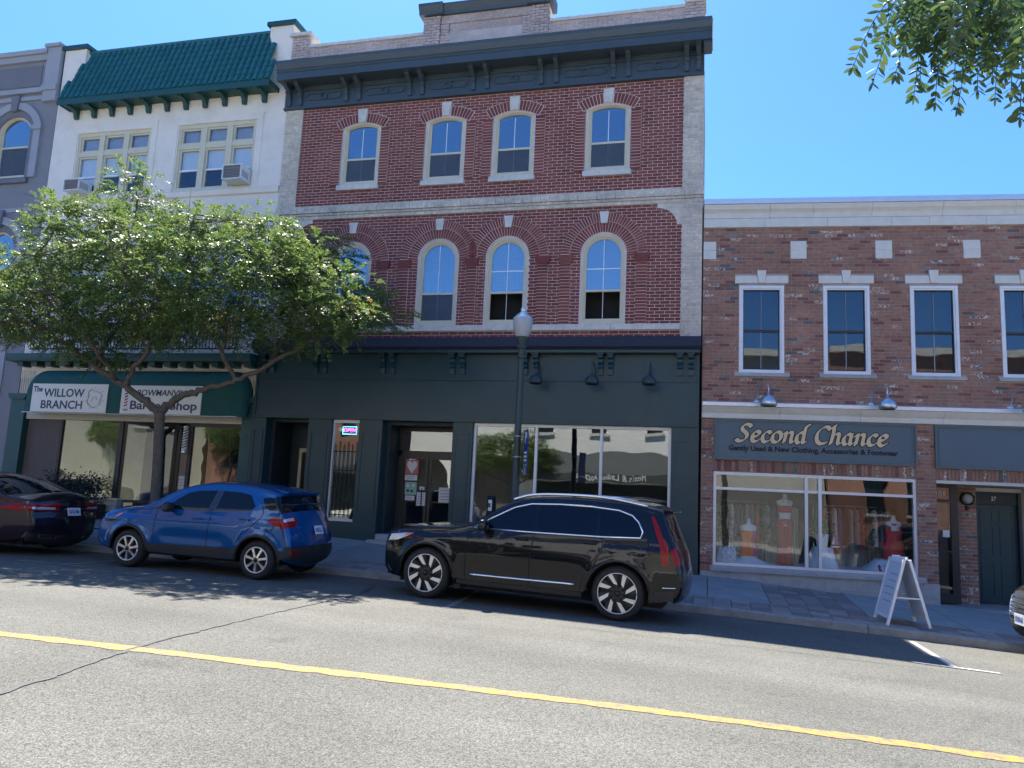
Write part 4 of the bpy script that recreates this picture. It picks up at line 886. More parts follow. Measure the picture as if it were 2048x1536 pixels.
aircon('white boxy air conditioner in the left triple window above the tree', -17.08, 9.38); aircon('large white air conditioner in the right triple window near the red brick building', -12.06, 9.42, .56, .4)
# planter with dark shrub, low iron fence, handrail
def leaf_blob(n, fn, size, m, name, parent, lo=.7):
    mb = MB()
    for i in range(n):
        c = Vector(fn()); d1 = Vector(RNG.normal(size=3)).normalized(); d2 = d1.orthogonal().normalized(); s = size*random.uniform(lo,1.3)
        mb.add([c-d2*s*.4, c+d1*s, c+d2*s*.4, c-d1*s*.3], [(0,1,2,3)], a=random.random())
    return mb.build(name, m, parent, attr=True)
for xc, lab in ((-16.2,'dark leafy shrub under the wide shop window beside the brown panel'),(-15.4,'dark leafy shrub under the shop window beside the angled glazing')):
    t = thing('shrub', lab, 'shrub', (xc,-.35,zf(xc)), 0, 'shrubs in front of the window')
    MB().box(xc-.42,xc+.42,-.6,-.1,zf(xc)-.1,zf(xc)+.35).build('planter', MAT['bronze'], t)
    def pos():
        v = RNG.normal(size=3)*np.array([.26,.16,.17]); return (xc+v[0],-.35+v[1],zf(xc)+.72+v[2])
    leaf_blob(900, pos, .05, MAT['shrub_leaf'], 'foliage', t)
    for k in range(5): MB().tube([(xc,-.35,zf(xc)+.3),(xc+random.uniform(-.25,.25),-.35+random.uniform(-.1,.1),zf(xc)+.8)], .008, 5).build('stem', MAT['bark'], t)
fe = thing('low_fence', 'low black iron fence along the sidewalk edge behind the blue car', 'fence', (-13.2,-3.2,zwalk(-13.2,-3.2)))
for z in (.25,.6): MB().tube([(-14.8,-3.2,zwalk(-14.8,-3.2)+z),(-11.9,-3.2,zwalk(-11.9,-3.2)+z)], .014, 6).build('rail', MAT['iron'], fe)
for k in range(9): x = -14.8+k*.3625; MB().tube([(x,-3.2,zwalk(x,-3.2)),(x,-3.2,zwalk(x,-3.2)+.62)], .014, 6).build('post', MAT['iron'], fe)
hr = thing('handrail', 'short black handrail in front of the brown shop door under the awning', 'handrail', (-13.1,-.1,zf(-13.1)))
MB().tube(catmull([(-13.45,-.3,zf(-13.4)),(-13.45,-.3,1.35),(-13.4,-.3,1.45),(-13.25,-.3,1.45),(-13.2,-.3,1.38)],5), .025, 8).build('tube', MAT['iron'], hr, smooth=True)
# ================================================================ grey building at the left edge
GB = thing('grey_stucco_building', 'grey stucco building with arched windows at the left edge', 'building', (-22, 0, .6))
gx0, gx1 = -27.0, -18.35; GWs = [-19.78, -22.1, -24.4]
hol = [arch_poly(c, 1.16, 10.03, 11.62, .33) for c in GWs]+[arch_poly(c, 1.16, 6.1, 7.95, .5) for c in GWs]
MB().add(*plate([(gx0,.2),(gx1,.2),(gx1,13.75),(gx0,13.75)], hol, .3, y=.0)).build('wall', MAT['grey_stucco'], GB)
MB().box(gx0,gx1-.02,5.5,5.7,0,13.7).box(gx0,gx0+.2,.31,5.5,0,13.7).build('rear_wall', MAT['grey_stucco'], GB); MB().box(gx0+.21,gx1-.03,.31,5.49,13.3,13.45).build('roof_deck', MAT['room_mid'], GB)
MB().box(gx0,-18.84,-.09,.0,13.62,13.93).box(gx0,-18.84,-.16,-.091,13.8,13.94).box(gx0,-18.84,-.1,.0,12.62,12.76).box(gx0,-18.84,-.06,.0,12.4,12.52).build('cornice', MAT['grey_light'], GB)
MB().box(-18.83,gx1,-.12,.4,12.3,13.96).box(-18.9,gx1+.0,-.19,.4,13.961,14.06).box(-18.88,gx1,-.16,-.121,12.62,12.78).build('end_pier', MAT['grey_light'], GB)
for a, b in ((-27,-24.6),(-24.4,-21.6),(-21.4,-18.95)): MB().box(a+.1,b-.1,-.02,.0,12.85,13.5).build('frieze_panel', MAT['grey_dark'], GB)
for c in GWs:
    for z0, zs, rise, k in ((10.03,11.62,.33,'u'),(6.1,7.95,.5,'l')):
        window(GB, c, 1.2, z0, zs, rise, .05, MAT['cream_frame'], 'glass_sky', 'glass_dark', mid=.5, screen=True, muntin=False)
        def ap(w, r_): return arch_poly(c, w, z0+.0, zs, r_, 20)
        out = ap(2.0, rise+.42); inn = ap(1.52, rise+.2)
        ring = MB().add(*plate(out, [ [(p[0],max(p[1],z0+.001)) for p in inn] ], .07, y=-.07)).build('arch_moulding', MAT['grey_light'], GB)
        MB().add(*plate(ap(1.5, rise+.19), [[(p[0],max(p[1],z0+.002)) for p in ap(1.22, rise+.01)]], .02, y=-.02)).build('arch_inset', MAT['grey_dark'], GB)
        keystone(GB, c, zs+rise+.12, zs+rise+.6, .2, .3, -.12, MAT['grey_dark'], .12)
        for s in (-1,1): MB().box(c+s*.88-.16,c+s*.88+.16,-.11,.0,zs-.16,zs-.02).build('impost', MAT['grey_light'], GB)
        MB().box(c-.75,c+.75,-.1,.0,z0-.16,z0-.03).build('window_sill', MAT['grey_dark'], GB)
    MB().box(c-1.05,c+1.05,-.04,.0,9.0,9.12).build('band', MAT['grey_light'], GB)
MB().box(gx0,-18.95,-.1,.0,5.2,5.4).build('band', MAT['grey_light'], GB); MB().box(-20.9,-18.95,-.03,.0,2.9,5.1).build('sign_panel', MAT['grey_light'], GB)
MB().box(-24,-19.6,-.02,.0,1.0,2.8).build('shop_window', MAT['black_plastic'], GB)
# ================================================================ brown brick building (turned 4.8 degrees)
PHI = R(4.8158)
def RL(s, y, z): return Vector((.2+s*math.cos(PHI)-y*math.sin(PHI), s*math.sin(PHI)+y*math.cos(PHI), z))
BB = thing('brown_brick_building', 'two storey brown mixed brick building with pale stone trim and white framed windows', 'building', (.2,0,0), PHI, rel=False)
B0, B1 = -.36, 9.6
BW = [.875+1.735*k for k in range(6)]
SH0, SH1 = -.1, 3.91                         # shop window
wall_h = [[(c-.44,4.5),(c+.44,4.5),(c+.44,6.39),(c-.44,6.39)] for c in BW[:5]]+[[(SH0,.42),(SH1,.42),(SH1,2.37),(SH0,2.37)],[(4.28,-.6),(7.3,-.6),(7.3,2.36),(4.28,2.36)]]
MB().add(*plate([(B0,-.7),(B1,-.7),(B1,8.2),(B0,8.2)], wall_h, .3, y=0)).build('wall', MAT['mortar_grey'], BB)
MB().box(B0,B1,6,6.2,-.7,8.2).box(B0,B0+.2,.31,6,-.7,8.2).box(B1-.2,B1,.31,6,-.7,8.2).build('rear_wall', MAT['mortar_grey'], BB); MB().box(B0+.21,B1-.21,.31,5.99,7.9,8.05).build('roof_deck', MAT['room_mid'], BB); MB().box(B0+.21,B1-.21,1.0,5.99,3.6,3.75).build('floor_slab', MAT['room_mid'], BB)
def ex_b(za, zb):
    zm = (za+zb)/2; ex = []
    for c in BW:
        if 4.42 < zm < 6.42: ex.append((c-.475, c+.475))
        if 4.40 < zm < 4.5: ex.append((c-.57, c+.57))
        if 6.46 < zm < 6.64: ex.append((c-.56, c+.56))
        elif 6.64 <= zm < 6.745: ex.append((c-.09, c+.09))
    for k in range(6):
        if 7.01 < zm < 7.4: ex.append((1.48+1.732*k, 1.81+1.732*k))
    if 7.01 < zm < 7.4: ex.append((-.4,-.09))
    if .3 < zm < 2.62: ex.append((SH0,SH1))
    if zm < .3: ex.append((-.4,4.28))
    if zm < 2.62: ex.append((4.28,7.3))
    if 2.62 < zm < 3.48: ex += [(SH0,SH1),(4.27,8.3)]
    return ex
LB, HB = .222, .063
bk = courses(B0, B1, -.1, 3.49, LB, HB, .011, ex_b)+courses(B0, B1, 3.87, 7.72, LB, HB, .011, ex_b)
lay_bricks(BB, bk, 0, MAT['brown_brick'], (3.3, 3.6), 300, proud=.007, L=LB, H=HB)
# soldier course over the openings
me = MB().box(-.031,.031,-.006,.05,-.112,.112).mesh('soldier_brick', MAT['brown_brick'])
x = SH0+.035
while x < SH1: put('soldier_brick', me, BB, (x, random.uniform(-.004,.0), 2.495)); x += .0735
x = 4.31
while x < 7.3: put('soldier_brick', me, BB, (x, random.uniform(-.004,.0), 2.485)); x += .0735
MB().box(SH0,SH1,.0,.1,2.375,2.615).box(4.28,7.3,.0,.1,2.365,2.6).build('soldier_bed', MAT['mortar_grey'], BB)
# stone trim
x = B0
while x < B1:
    L_ = random.choice((.75,1.1,1.3)); e = min(x+L_, B1)
    MB().box(x+.003,e-.003,-.06,.0,7.72,7.915).build('cornice_stone', MAT['cast_stone'], BB); x = e
x = B0
while x < B1:
    L_ = random.choice((.9,1.2,1.4)); e = min(x+L_, B1)
    MB().prism([(.0,7.92),(-.07,7.92),(-.075,8.03),(-.1,8.06),(-.15,8.1),(-.18,8.2),(.0,8.2)], 'x', x+.003, e-.003).build('cornice_stone', MAT['cast_stone'], BB); x = e
MB().box(B0,B1,-.21,.35,8.205,8.32).build('flashing', MAT['flashing'], BB)
for k in range(-1, 5):
    a = -.36 if k < 0 else 1.48+1.732*k; b = -.09 if k < 0 else a+.33
    MB().box(a,b,-.02,.05,7.01,7.2).box(a,b,-.02,.05,7.204,7.4).build('stone_block', MAT['cast_stone'], BB)
x = B0
while x < B1:
    L_ = random.choice((.9,1.25,1.6)); e = min(x+L_, B1)
    MB().prism([(.0,3.495),(-.06,3.495),(-.06,3.6),(-.1,3.64),(-.16,3.72),(-.17,3.74),(.0,3.74)], 'x', x+.003, e-.003).build('belt_stone', MAT['cast_stone'], BB); x = e
MB().prism([(.0,3.745),(-.2,3.745),(-.2,3.82),(.0,3.87)], 'x', B0, B1).build('belt_flashing', MAT['flashing'], BB)
for c in BW[:5]:
    for s in (-1, 1): MB().prism([(c+s*.555,6.465),(c+s*.555,6.63),(c+s*.092,6.63),(c+s*.068,6.465)], 'y', -.02, .1).build('lintel_stone', MAT['cast_stone'], BB)
    keystone(BB, c, 6.468, 6.745, .13, .19, -.045, MAT['cast_stone'])
    MB().box(c-.565,c-.002,-.07,.1,4.41,4.485).box(c+.002,c+.565,-.07,.1,4.41,4.485).build('window_sill', MAT['plinth_stone'], BB)
    w_ = window(BB, c, .93, 4.49, 6.41, 0.0, -.01, MAT['white_frame'], 'glass_dark', 'glass_dark', meet=5.42, sash=.03, fr=.055, screen=False, mmat='dark_teal')
    for s in (-1,): MB().box(c-.005,c+.005,.055,.063,4.6,5.39).box(c-.005,c+.005,.05,.058,5.45,6.28).build('muntin', MAT['ink_grey'], w_)
# plinth of stone blocks
x = -.36; k = 0
MB().prism([(.05,.31),(-.09,.31),(-.09,.38),(-.06,.415),(.05,.415)], 'x', -.16, 4.03).build('shop_sill', MAT['plinth_stone'], BB)
for zt, zb_ in ((.305,.06),(.055,-.2),(-.205,-.5)):
    x = -.36 if k != 1 else -.36-.3
    while x < 4.27:
        e = min(x+.62, 4.28); xs = max(x, -.36)
        if zb_ > zf(.2+e)-.5 and e-xs > .05: MB().box(xs+.003,e-.003,-.03 if xs < 3.9 else -.035,.2,zb_,zt).build('plinth_stone', MAT['plinth_stone'], BB)
        x = e
    k += 1
MB().box(3.93,4.28,-.034,.2,-.5,.26).build('pier_base', MAT['plinth_stone'], BB)
# shop window
fm = MAT['alu_frame']
MB().add(*plate([(SH0+.005,.42),(SH1-.005,.42),(SH1-.005,2.365),(SH0+.005,2.365)], [[(SH0+.06,.475),(SH1-.06,.475),(SH1-.06,2.30),(SH0+.06,2.30)]], .1, y=.03)).build('shop_window_frame', fm, BB)
for a, b in ((1.745,1.81),(2.015,2.08)): MB().box(a,b,.025,.12,.476,2.299).build('mullion', fm, BB)
for a, b in ((SH0+.061,1.744),(1.811,2.014),(2.081,SH1-.061)):
    MB().box(a,b,.03,.12,1.985,2.04).build('transom_bar', fm, BB)
    MB().box(a,b,.07,.078,.476,1.984).build('pane', MAT['glass_display'], BB); MB().box(a,b,.07,.078,2.041,2.299).build('pane', MAT['glass_left'], BB)
# display floor and room
MB().box(SH0-.1,SH1+.1,.13,1.3,.38,.46).build('display_floor', MAT['blind'], BB)
MB().box(SH0-.2,SH1+.2,3.2,3.3,.3,2.7).box(SH0-.2,SH0-.1,.31,3.2,.3,2.7).box(SH1+.1,SH1+.2,.31,3.2,.3,2.7).box(SH0-.1,SH1+.1,.31,3.2,2.6,2.7).box(SH0-.1,SH1+.1,1.3,3.2,.0,.1).build('room_wall', MAT['room_dark'], BB)
# recessed entrance to the right
MB().box(4.28,7.3,1.2,1.3,-.6,2.36).box(4.9,5.36,.9,1.199,-.6,2.36).build('recess_wall', MAT['mortar_grey'], BB)
lay_bricks(BB, courses(4.9,5.36,-.4,2.3,LB,HB), .9, MAT['brown_brick'], (0,0), 0, L=LB, H=HB)
MB().box(4.28,7.3,.31,1.2,2.3,2.36).build('recess_ceiling', MAT['cream_panel'], BB); MB().box(4.28,7.3,-.01,.3,2.3,2.36).build('header_trim', MAT['cream_panel'], BB)
MB().box(4.28,7.3,.0,1.2,-.5,-.13).build('recess_floor', MAT['concrete'], BB)
gd = MB().box(4.3,4.36,.5,.56,-.1,2.29).box(4.72,4.79,.5,.56,-.1,2.29).box(4.36,4.72,.5,.56,2.23,2.29).box(4.36,4.72,.5,.56,1.93,1.99).box(4.36,4.72,.5,.56,-.1,.08).box(4.36,4.72,.5,.56,.92,.95).box(4.79,4.86,.5,.9,-.1,2.29).build('glass_door', MAT['bronze'], BB)
MB().box(4.36,4.72,.53,.536,.08,1.93).box(4.36,4.72,.53,.536,1.99,2.23).build('pane', MAT['glass_dark'], gd)
MB().box(4.55,4.68,.495,.499,1.22,1.36).build('door_sticker', MAT['paper'], gd); text('number','101',.11,MAT['paper'],gd,(4.52,.49,2.11),width=.16)
dt = MAT['teal_paint']
d27 = MB().box(5.4,6.22,1.1,1.15,-.1,1.93).build('panel_door', dt, BB)
for i in range(2):
    for za, zb_ in ((-.0,.75),(.85,1.5),(1.58,1.82)):
        a = 5.5+i*.34+(.0 if i == 0 else .04); MB().add(*plate([(a,za),(a+.26,za),(a+.26,zb_),(a,zb_)], [[(a+.025,za+.025),(a+.235,za+.025),(a+.235,zb_-.025),(a+.025,zb_-.025)]], .012, y=1.088)).build('door_panel', dt, d27)
MB().box(5.36,5.4,1.0,1.15,-.1,2.28).box(6.22,6.28,1.0,1.15,-.1,2.28).build('door_frame', MAT['dark_teal'], BB); MB().box(5.4,6.22,1.05,1.15,1.94,2.2).build('transom_panel', MAT['dark_teal'], BB); MB().box(5.36,6.28,.98,1.15,2.2,2.28).build('door_head', MAT['cream_panel'], BB)
np_ = thing('house_number', 'small pale plate with the number 27 above the dark panel door', 'number plate', RL(5.76,1.04,2.0), PHI, rel=False)
MB().box(-.06,.06,-.005,.005,0,.11).build('plate', MAT['black_plastic'], np_); text('number','27',.12,MAT['paper'],np_,(0,-.008,.055),width=.1,bold=.002)
ml = thing('bulkhead_lamp', 'round caged wall lamp on the brick beside the panel door', 'wall lamp', RL(5.18,.88,1.85), PHI, rel=False)
MB().lathe([(0,-.1),(.06,-.095),(.1,-.06),(.11,0)], (0,0,.18), 18, 'y').build('globe', MAT['globe'], ml, smooth=True); MB().lathe([(.11,-.04),(.14,-.04),(.14,.02),(.11,.02)], (0,0,.18), 18, 'y').build('cage_ring', MAT['iron'], ml, smooth=True)
MB().lathe([(.03,-.06),(.035,-.03),(.035,.02)], (0,0,0.0), 12, 'z').build('socket', MAT['black_plastic'], ml)
# gooseneck lamps, galvanised
for s_, lab in ((.99,'galvanised gooseneck lamp above the gold lettered sign, beside the dark shopfront'),(3.28,'galvanised gooseneck lamp above the right end of the gold lettered sign'),(5.93,'galvanised gooseneck lamp at the right edge of the picture')):
    t = gooseneck(lab, 0, 0, 0, 'lamps over the stone belt', .55, .42, 'galvanised', 1.0, plate_dx=-.16)
    t.location = RL(s_-.06, -.01, 3.82); t.rotation_euler = (0,0,PHI)
# ---- shop signs
ss = thing('shop_sign', 'teal sign board with gold letters over the clothing shop window', 'sign', RL(1.91,-.05,2.62), PHI, rel=False)
def board(t, w, h):
    MB().box(-w/2,w/2,.0,.05,0,h).build('board', MAT['sign_teal'], t)
    MB().add(*plate([(-w/2,0),(w/2,0),(w/2,h),(-w/2,h)], [[(-w/2+.03,.03),(w/2-.03,.03),(w/2-.03,h-.03),(-w/2+.03,h-.03)]], .03, y=-.03)).add(*plate([(-w/2+.07,.07),(w/2-.07,.07),(w/2-.07,h-.07),(-w/2+.07,h-.07)], [[(-w/2+.082,.082),(w/2-.082,.082),(w/2-.082,h-.082),(-w/2+.082,h-.082)]], .008, y=-.008)).build('moulding', MAT['sign_teal'], t)
board(ss, 4.0, .85)
STROKES = {   # broad-pen letters, unit x-height = 1
 'S': (1.25, [[(1.12,1.35),(.95,1.52),(.68,1.56),(.42,1.45),(.36,1.22),(.5,1.0),(.75,.82),(.92,.6),(.88,.3),(.62,.08),(.3,.05),(.06,.2)]]),
 'e': (.92, [[(.68,.9),(.45,.98),(.22,.82),(.14,.5),(.22,.16),(.48,.03),(.78,.2)], [(.68,.9),(.72,.7),(.5,.52),(.2,.46)]]),
 'c': (.86, [[(.74,.82),(.62,.96),(.4,.95),(.2,.76),(.13,.45),(.24,.13),(.48,.03),(.76,.18)]]),
 'o': (.98, [[(.48,.98),(.22,.84),(.12,.5),(.22,.14),(.48,.03),(.74,.16),(.85,.5),(.74,.86),(.48,.98)]]),
 'n': (1.08, [[(.04,.8),(.2,.95),(.24,.6),(.2,.05)], [(.24,.68),(.45,.92),(.66,.97),(.76,.8),(.76,.25),(.86,.06),(1.0,.14)]]),
 'd': (1.05, [[(.7,.88),(.45,.98),(.2,.8),(.13,.45),(.24,.12),(.45,.05),(.7,.3)], [(1.0,1.62),(.8,1.58),(.72,1.2),(.72,.3),(.8,.06),(.95,.14)]]),
 'C': (1.3, [[(1.2,1.3),(1.0,1.52),(.68,1.5),(.34,1.2),(.2,.75),(.32,.26),(.66,.03),(1.08,.14)]]),
 'h': (1.08, [[(.32,1.62),(.16,1.58),(.24,1.3),(.24,.6),(.18,.05)], [(.24,.66),(.45,.92),(.66,.96),(.76,.78),(.76,.25),(.86,.06),(1.0,.14)]]),
 'a': (1.0, [[(.7,.85),(.45,.97),(.2,.76),(.13,.42),(.24,.1),(.45,.05),(.7,.32)], [(.72,.95),(.7,.5),(.72,.18),(.82,.05),(.96,.15)]]), ' ': (.55, [])}
def pen_text(body, width, nib, ang, lean, mat_name, y, x0, z0, grow=0.0, name='lettering', par=None):
    tot = sum(STROKES[c][0] for c in body); k = width/tot; x = 0; o = Vector((math.cos(ang), math.sin(ang)))*(nib/2); mb = MB(); lay = 0
    for c in body:
        adv, st = STROKES[c]
        for s in st:
            P = [Vector((p.x, p.y)) for p in catmull([(a, b, 0) for a, b in s], 7)]
            P = [Vector(((x+p.x+lean*p.y)*k, p.y*k*1.02)) for p in P]
            t = grow
            for i in range(len(P)-1):
                lay += 1; yy = y-(lay % 40)*.00008
                a, b = P[i], P[i+1]; d = (b-a).normalized()*(t+.004); n_ = Vector((-o.y, o.x)).normalized()*(t+.007); oo = o+o.normalized()*t
                a2, b2 = a-d*.6, b+d*.6
                hull = [a2+oo+n_, a2-oo+n_, a2-oo-n_, a2+oo-n_, b2+oo+n_, b2-oo+n_, b2-oo-n_, b2+oo-n_]
                c0 = sum(hull, Vector((0,0)))/8
                pts = sorted(set((round(q.x,5), round(q.y,5)) for q in hull))
                def cross(o_, a_, b_): return (a_[0]-o_[0])*(b_[1]-o_[1])-(a_[1]-o_[1])*(b_[0]-o_[0])
                lo_, up_ = [], []
                for q in pts:
                    while len(lo_) >= 2 and cross(lo_[-2], lo_[-1], q) <= 0: lo_.pop()
                    lo_.append(q)
                for q in reversed(pts):
                    while len(up_) >= 2 and cross(up_[-2], up_[-1], q) <= 0: up_.pop()
                    up_.append(q)
                H_ = lo_[:-1]+up_[:-1]
                mb.add([(x0+q[0], yy, z0+q[1]) for q in H_], [tuple(range(len(H_)))])
        x += adv
    return mb.build(name, MAT[mat_name], par)
pen_text('Second Chance', 3.02, .088, R(38), .22, 'ink_black', -.006, -1.58, .385, .013, 'letter_edge', ss)
pen_text('Second Chance', 3.02, .088, R(38), .22, 'gold', -.013, -1.58, .385, 0.0, 'lettering', ss)
text('lettering', 'Gently Used & New Clothing, Accessories & Footwear', .15, MAT['ink_black'], ss, (-.03,-.006,.245), bold=.0055, width=3.36)
s3 = thing('blank_sign', 'plain teal sign board over the recessed doorway', 'sign', RL(6.27,-.05,2.6), PHI, rel=False); board(s3, 4.02, .87)
# ---- things shown in the shop window
mat('denim', (0.06,0.09,0.16), 0.9, var=0.2, scale=20); mat('grey_cloth', (0.2,0.21,0.23), 0.9, var=0.15, scale=20); mat('pale_cloth', (0.55,0.57,0.6), 0.9, var=0.1, scale=20); mat('dark_cloth', (0.03,0.03,0.04), 0.9)
def body_of(rings, m, name, parent, seg=18):
    mb = MB(); n = len(rings)
    for (z, cx, cy, rx, ry) in rings:
        for k in range(seg):
            a = 2*math.pi*k/seg; mb.v.append((cx+rx*math.cos(a), cy+ry*math.sin(a), z))
    for i in range(n-1):
        for k in range(seg): mb.f.append([i*seg+k,i*seg+(k+1)%seg,(i+1)*seg+(k+1)%seg,(i+1)*seg+k]); mb.m.append(0); mb.a.append(0)
    mb.f.append(list(range(seg))[::-1]); mb.m.append(0); mb.a.append(0); mb.f.append([(n-1)*seg+k for k in range(seg)]); mb.m.append(0); mb.a.append(0)
    return mb.build(name, m, parent, smooth=True)
mat('mannequin', (0.6,0.6,0.58), 0.5); mat('orange_cloth', (0.75,0.13,0.02), 0.7); mat('pink_cloth', (0.5,0.02,0.13), 0.7); mat('red_cloth', (0.38,0.02,0.045), 0.8, var=0.35, scale=40); mat('coral_cloth', (0.5,0.05,0.05), 0.8, var=0.2, scale=20); mat('white_cloth', (0.62,0.68,0.78), 0.9, var=0.06, scale=5); mat('pot_white', (0.7,0.72,0.72), 0.5)
TOR = [(-.1,0,0,.135,.08),(.0,0,0,.165,.11),(.1,0,0,.172,.12),(.2,0,0,.14,.1),(.28,0,0,.11,.08),(.38,0,0,.13,.095),(.46,0,-.012,.152,.115),(.53,0,-.006,.15,.1),(.6,0,0,.172,.075),(.635,0,0,.15,.06),(.66,0,0,.07,.05),(.7,0,0,.045,.045),(.77,0,0,.04,.04)]
def mann(label, s_, y, z): return thing('mannequin', label, 'mannequin', RL(s_,y,z), PHI, rel=False)
m1 = mann('white torso form wearing an orange and pink one piece swimsuit', .68,.45,.62)
body_of([(z+.0,cx,cy,rx,ry) for z,cx,cy,rx,ry in TOR], MAT['mannequin'], 'body', m1); MB().tube([(0,0,-.15),(0,0,.02)], .02, 8).lathe([(0,-.15),(.1,-.15),(.1,-.13)], (0,0,0), 16).build('stand', MAT['galvanised'], m1)
sw = [(z,cx,cy,rx*1.04+.004,ry*1.05+.004) for z,cx,cy,rx,ry in TOR]
def wrap(rings, a0, a1, m, name, parent, tilt=None, seg=14):
    mb = MB(); n = len(rings)
    for (z,cx,cy,rx,ry) in rings:
        for k in range(seg+1):
            a = a0+(a1-a0)*k/seg; dz = tilt(a) if tilt else 0; mb.v.append((cx+rx*math.cos(a), cy+ry*math.sin(a), z+dz))
    for i in range(n-1):
        for k in range(seg): mb.f.append([i*(seg+1)+k,i*(seg+1)+k+1,(i+1)*(seg+1)+k+1,(i+1)*(seg+1)+k]); mb.m.append(0); mb.a.append(0)
    return mb.build(name, m, parent, smooth=True)
wrap(sw[1:8], math.pi, math.pi*1.62, MAT['orange_cloth'], 'swimsuit_orange_side', m1); wrap(sw[1:8], math.pi*1.62, math.pi*2.0, MAT['pink_cloth'], 'swimsuit_pink_side', m1)
m2 = mann('white mannequin in a dark red halter top and long red trousers', 1.43,.5,.46)
body_of([(.78,0,0,.1,.08),(.82,0,0,.15,.1)]+[(z+.72,cx,cy,rx,ry) for z,cx,cy,rx,ry in TOR[2:]], MAT['mannequin'], 'body', m2)
for s in (-1,1): body_of([(.02,s*.075,0,.095,.09),(.35,s*.07,0,.08,.085),(.7,s*.065,0,.085,.1),(.86,s*.055,0,.115,.12),(.97,s*.03,0,.125,.112)], MAT['red_cloth'], 'trouser_leg', m2, 16)
wrap([(z+.72,cx,cy,rx*1.06+.004,ry*1.06+.006) for z,cx,cy,rx,ry in TOR[5:8]], 0, 2*math.pi, MAT['red_cloth'], 'halter_top', m2); MB().tube([(-.07,-.09,1.3),(0,-.05,1.42),(.07,-.09,1.3)], .006, 5).build('halter_strap', MAT['red_cloth'], m2)
m3 = mann('white torso form wearing a coral red sleeveless dress at the window corner', 3.6,.5,.72)
body_of([(z+.12,cx,cy,rx*.95,ry) for z,cx,cy,rx,ry in TOR], MAT['mannequin'], 'body', m3); MB().tube([(0,0,-.26),(0,0,.14)], .02, 8).build('stand', MAT['galvanised'], m3)
body_of([(.0,0,0,.23,.15),(.03,0,0,.225,.145),(.25,0,0,.19,.13),(.42,0,0,.15,.105),(.55,0,-.01,.165,.12),(.66,0,0,.155,.1),(.72,0,0,.125,.078)], MAT['coral_cloth'], 'dress', m3)
mb = MB()                                     # sheer hanging curtain behind the display
ct = thing('sheer_curtain', 'pale sheer curtain on a rod behind the window display', 'curtain', RL(1.9,1.25,.45), PHI, rel=False)
for a, b in ((-1.9,-.05),(.75,1.9)):
    mb = MB(); n_ = 80
    for i in range(n_+1):
        xx = a+(b-a)*i/n_; yy = .03*math.sin(i*1.25)+.015*math.sin(i*.5); mb.v += [(xx,yy,.0),(xx,yy*.6,1.22+.015*math.sin(i*.62))]
    for i in range(n_): mb.f.append([2*i,2*i+2,2*i+3,2*i+1]); mb.m.append(0); mb.a.append(0)
    mb.build('cloth', MAT['sheer'], ct, smooth=True)
MB().tube([(-1.95,0,1.23),(1.95,0,1.23)], .01, 6).build('rod', MAT['iron'], ct)
def draped(label, s_, y, w, d, h, spread):
    t = thing('draped_cloth', label, 'cloth', RL(s_,y,.462), PHI, rel=False, group='white cloths in the shop window'); mb = MB(); n_ = 36; P = []
    for lv, (f, z) in enumerate(((.0,h),(.8,h),(1.0,h-.02),(1.0+spread*.4,h*.45),(1.0+spread,.006))):
        for k in range(n_):
            a = 2*math.pi*k/n_; ca, sa = math.cos(a), math.sin(a); sq = 1/max(abs(ca),abs(sa)); rip = 1+(.06*math.sin(k*2.6)+.05*math.sin(k*1.3) if lv > 2 else 0)
            yy = sa*sq**.6*d/2*f*rip; yy = max(yy, -y+.13); mb.v.append((ca*sq**.6*w/2*f*rip, yy, z))
    for i in range(4):
        for k in range(n_): mb.f.append([i*n_+k,i*n_+(k+1)%n_,(i+1)*n_+(k+1)%n_,(i+1)*n_+k]); mb.m.append(0); mb.a.append(0)
    mb.build('cloth', MAT['white_cloth'], t, smooth=True)
draped('white cloth draped over the low stand under the swimsuit form', .68,.5,.35,.3,.14,1.6)
draped('white cloth draped over the small table under the potted plant', 2.2,.55,.4,.35,.42,.5)
draped('white cloth draped over the low box under the coral dress', 3.45,.55,.45,.35,.24,1.1)
draped('white cloth spread flat near the wooden ship wheel', .22,.55,.35,.35,.3,.5)
pt = thing('potted_plant', 'green plant in a ribbed white pot on the draped table', 'plant', RL(2.18,.5,.885), PHI, rel=False)
prf = [(.0,0),(.1,0)]+[(.1+.035*k/8+(.006 if k % 2 else 0), .03*k+.02) for k in range(9)]+[(.13,.27),(.0,.26)]
MB().lathe(prf, seg=20).build('pot', MAT['pot_white'], pt, smooth=True)
leaf_blob(170, lambda: (random.gauss(0,.1),random.gauss(0,.08),.4+random.gauss(0,.1)), .07, MAT['leaf'], 'foliage', pt)
for k in range(5): MB().tube([(0,0,.25),(random.uniform(-.12,.12),random.uniform(-.1,.1),.45)], .006, 5).build('stem', MAT['bark'], pt)
bt = thing('toy_sailboat', 'little wooden toy sailboat beside the potted plant', 'toy boat', RL(2.42,.42,.885), PHI, rel=False)
MB().prism([(-.09,.04),(.1,.04),(.07,0),(-.06,0)], 'y', -.025, .025).build('hull', MAT['pot_white'], bt); MB().tube([(0,0,.04),(0,0,.3)], .004, 5).build('mast', MAT['door_brown'], bt)
MB().prism([(.008,.06),(.09,.07),(.008,.29)], 'y', -.002, .002).build('sail', MAT['ink_grey'], bt); MB().prism([(-.008,.06),(-.07,.07),(-.008,.25)], 'y', -.002, .002).build('sail', MAT['pot_white'], bt)
sw_ = thing('ship_wheel', 'small pale wooden ship wheel leaning in the window corner', 'ship wheel', RL(.26,.22,.475), PHI, rel=False)
MB().tube([(.13*math.cos(a),0,.2+.13*math.sin(a)) for a in np.linspace(0,2*math.pi,25)], .014, 6).build('rim', MAT['pot_white'], sw_)
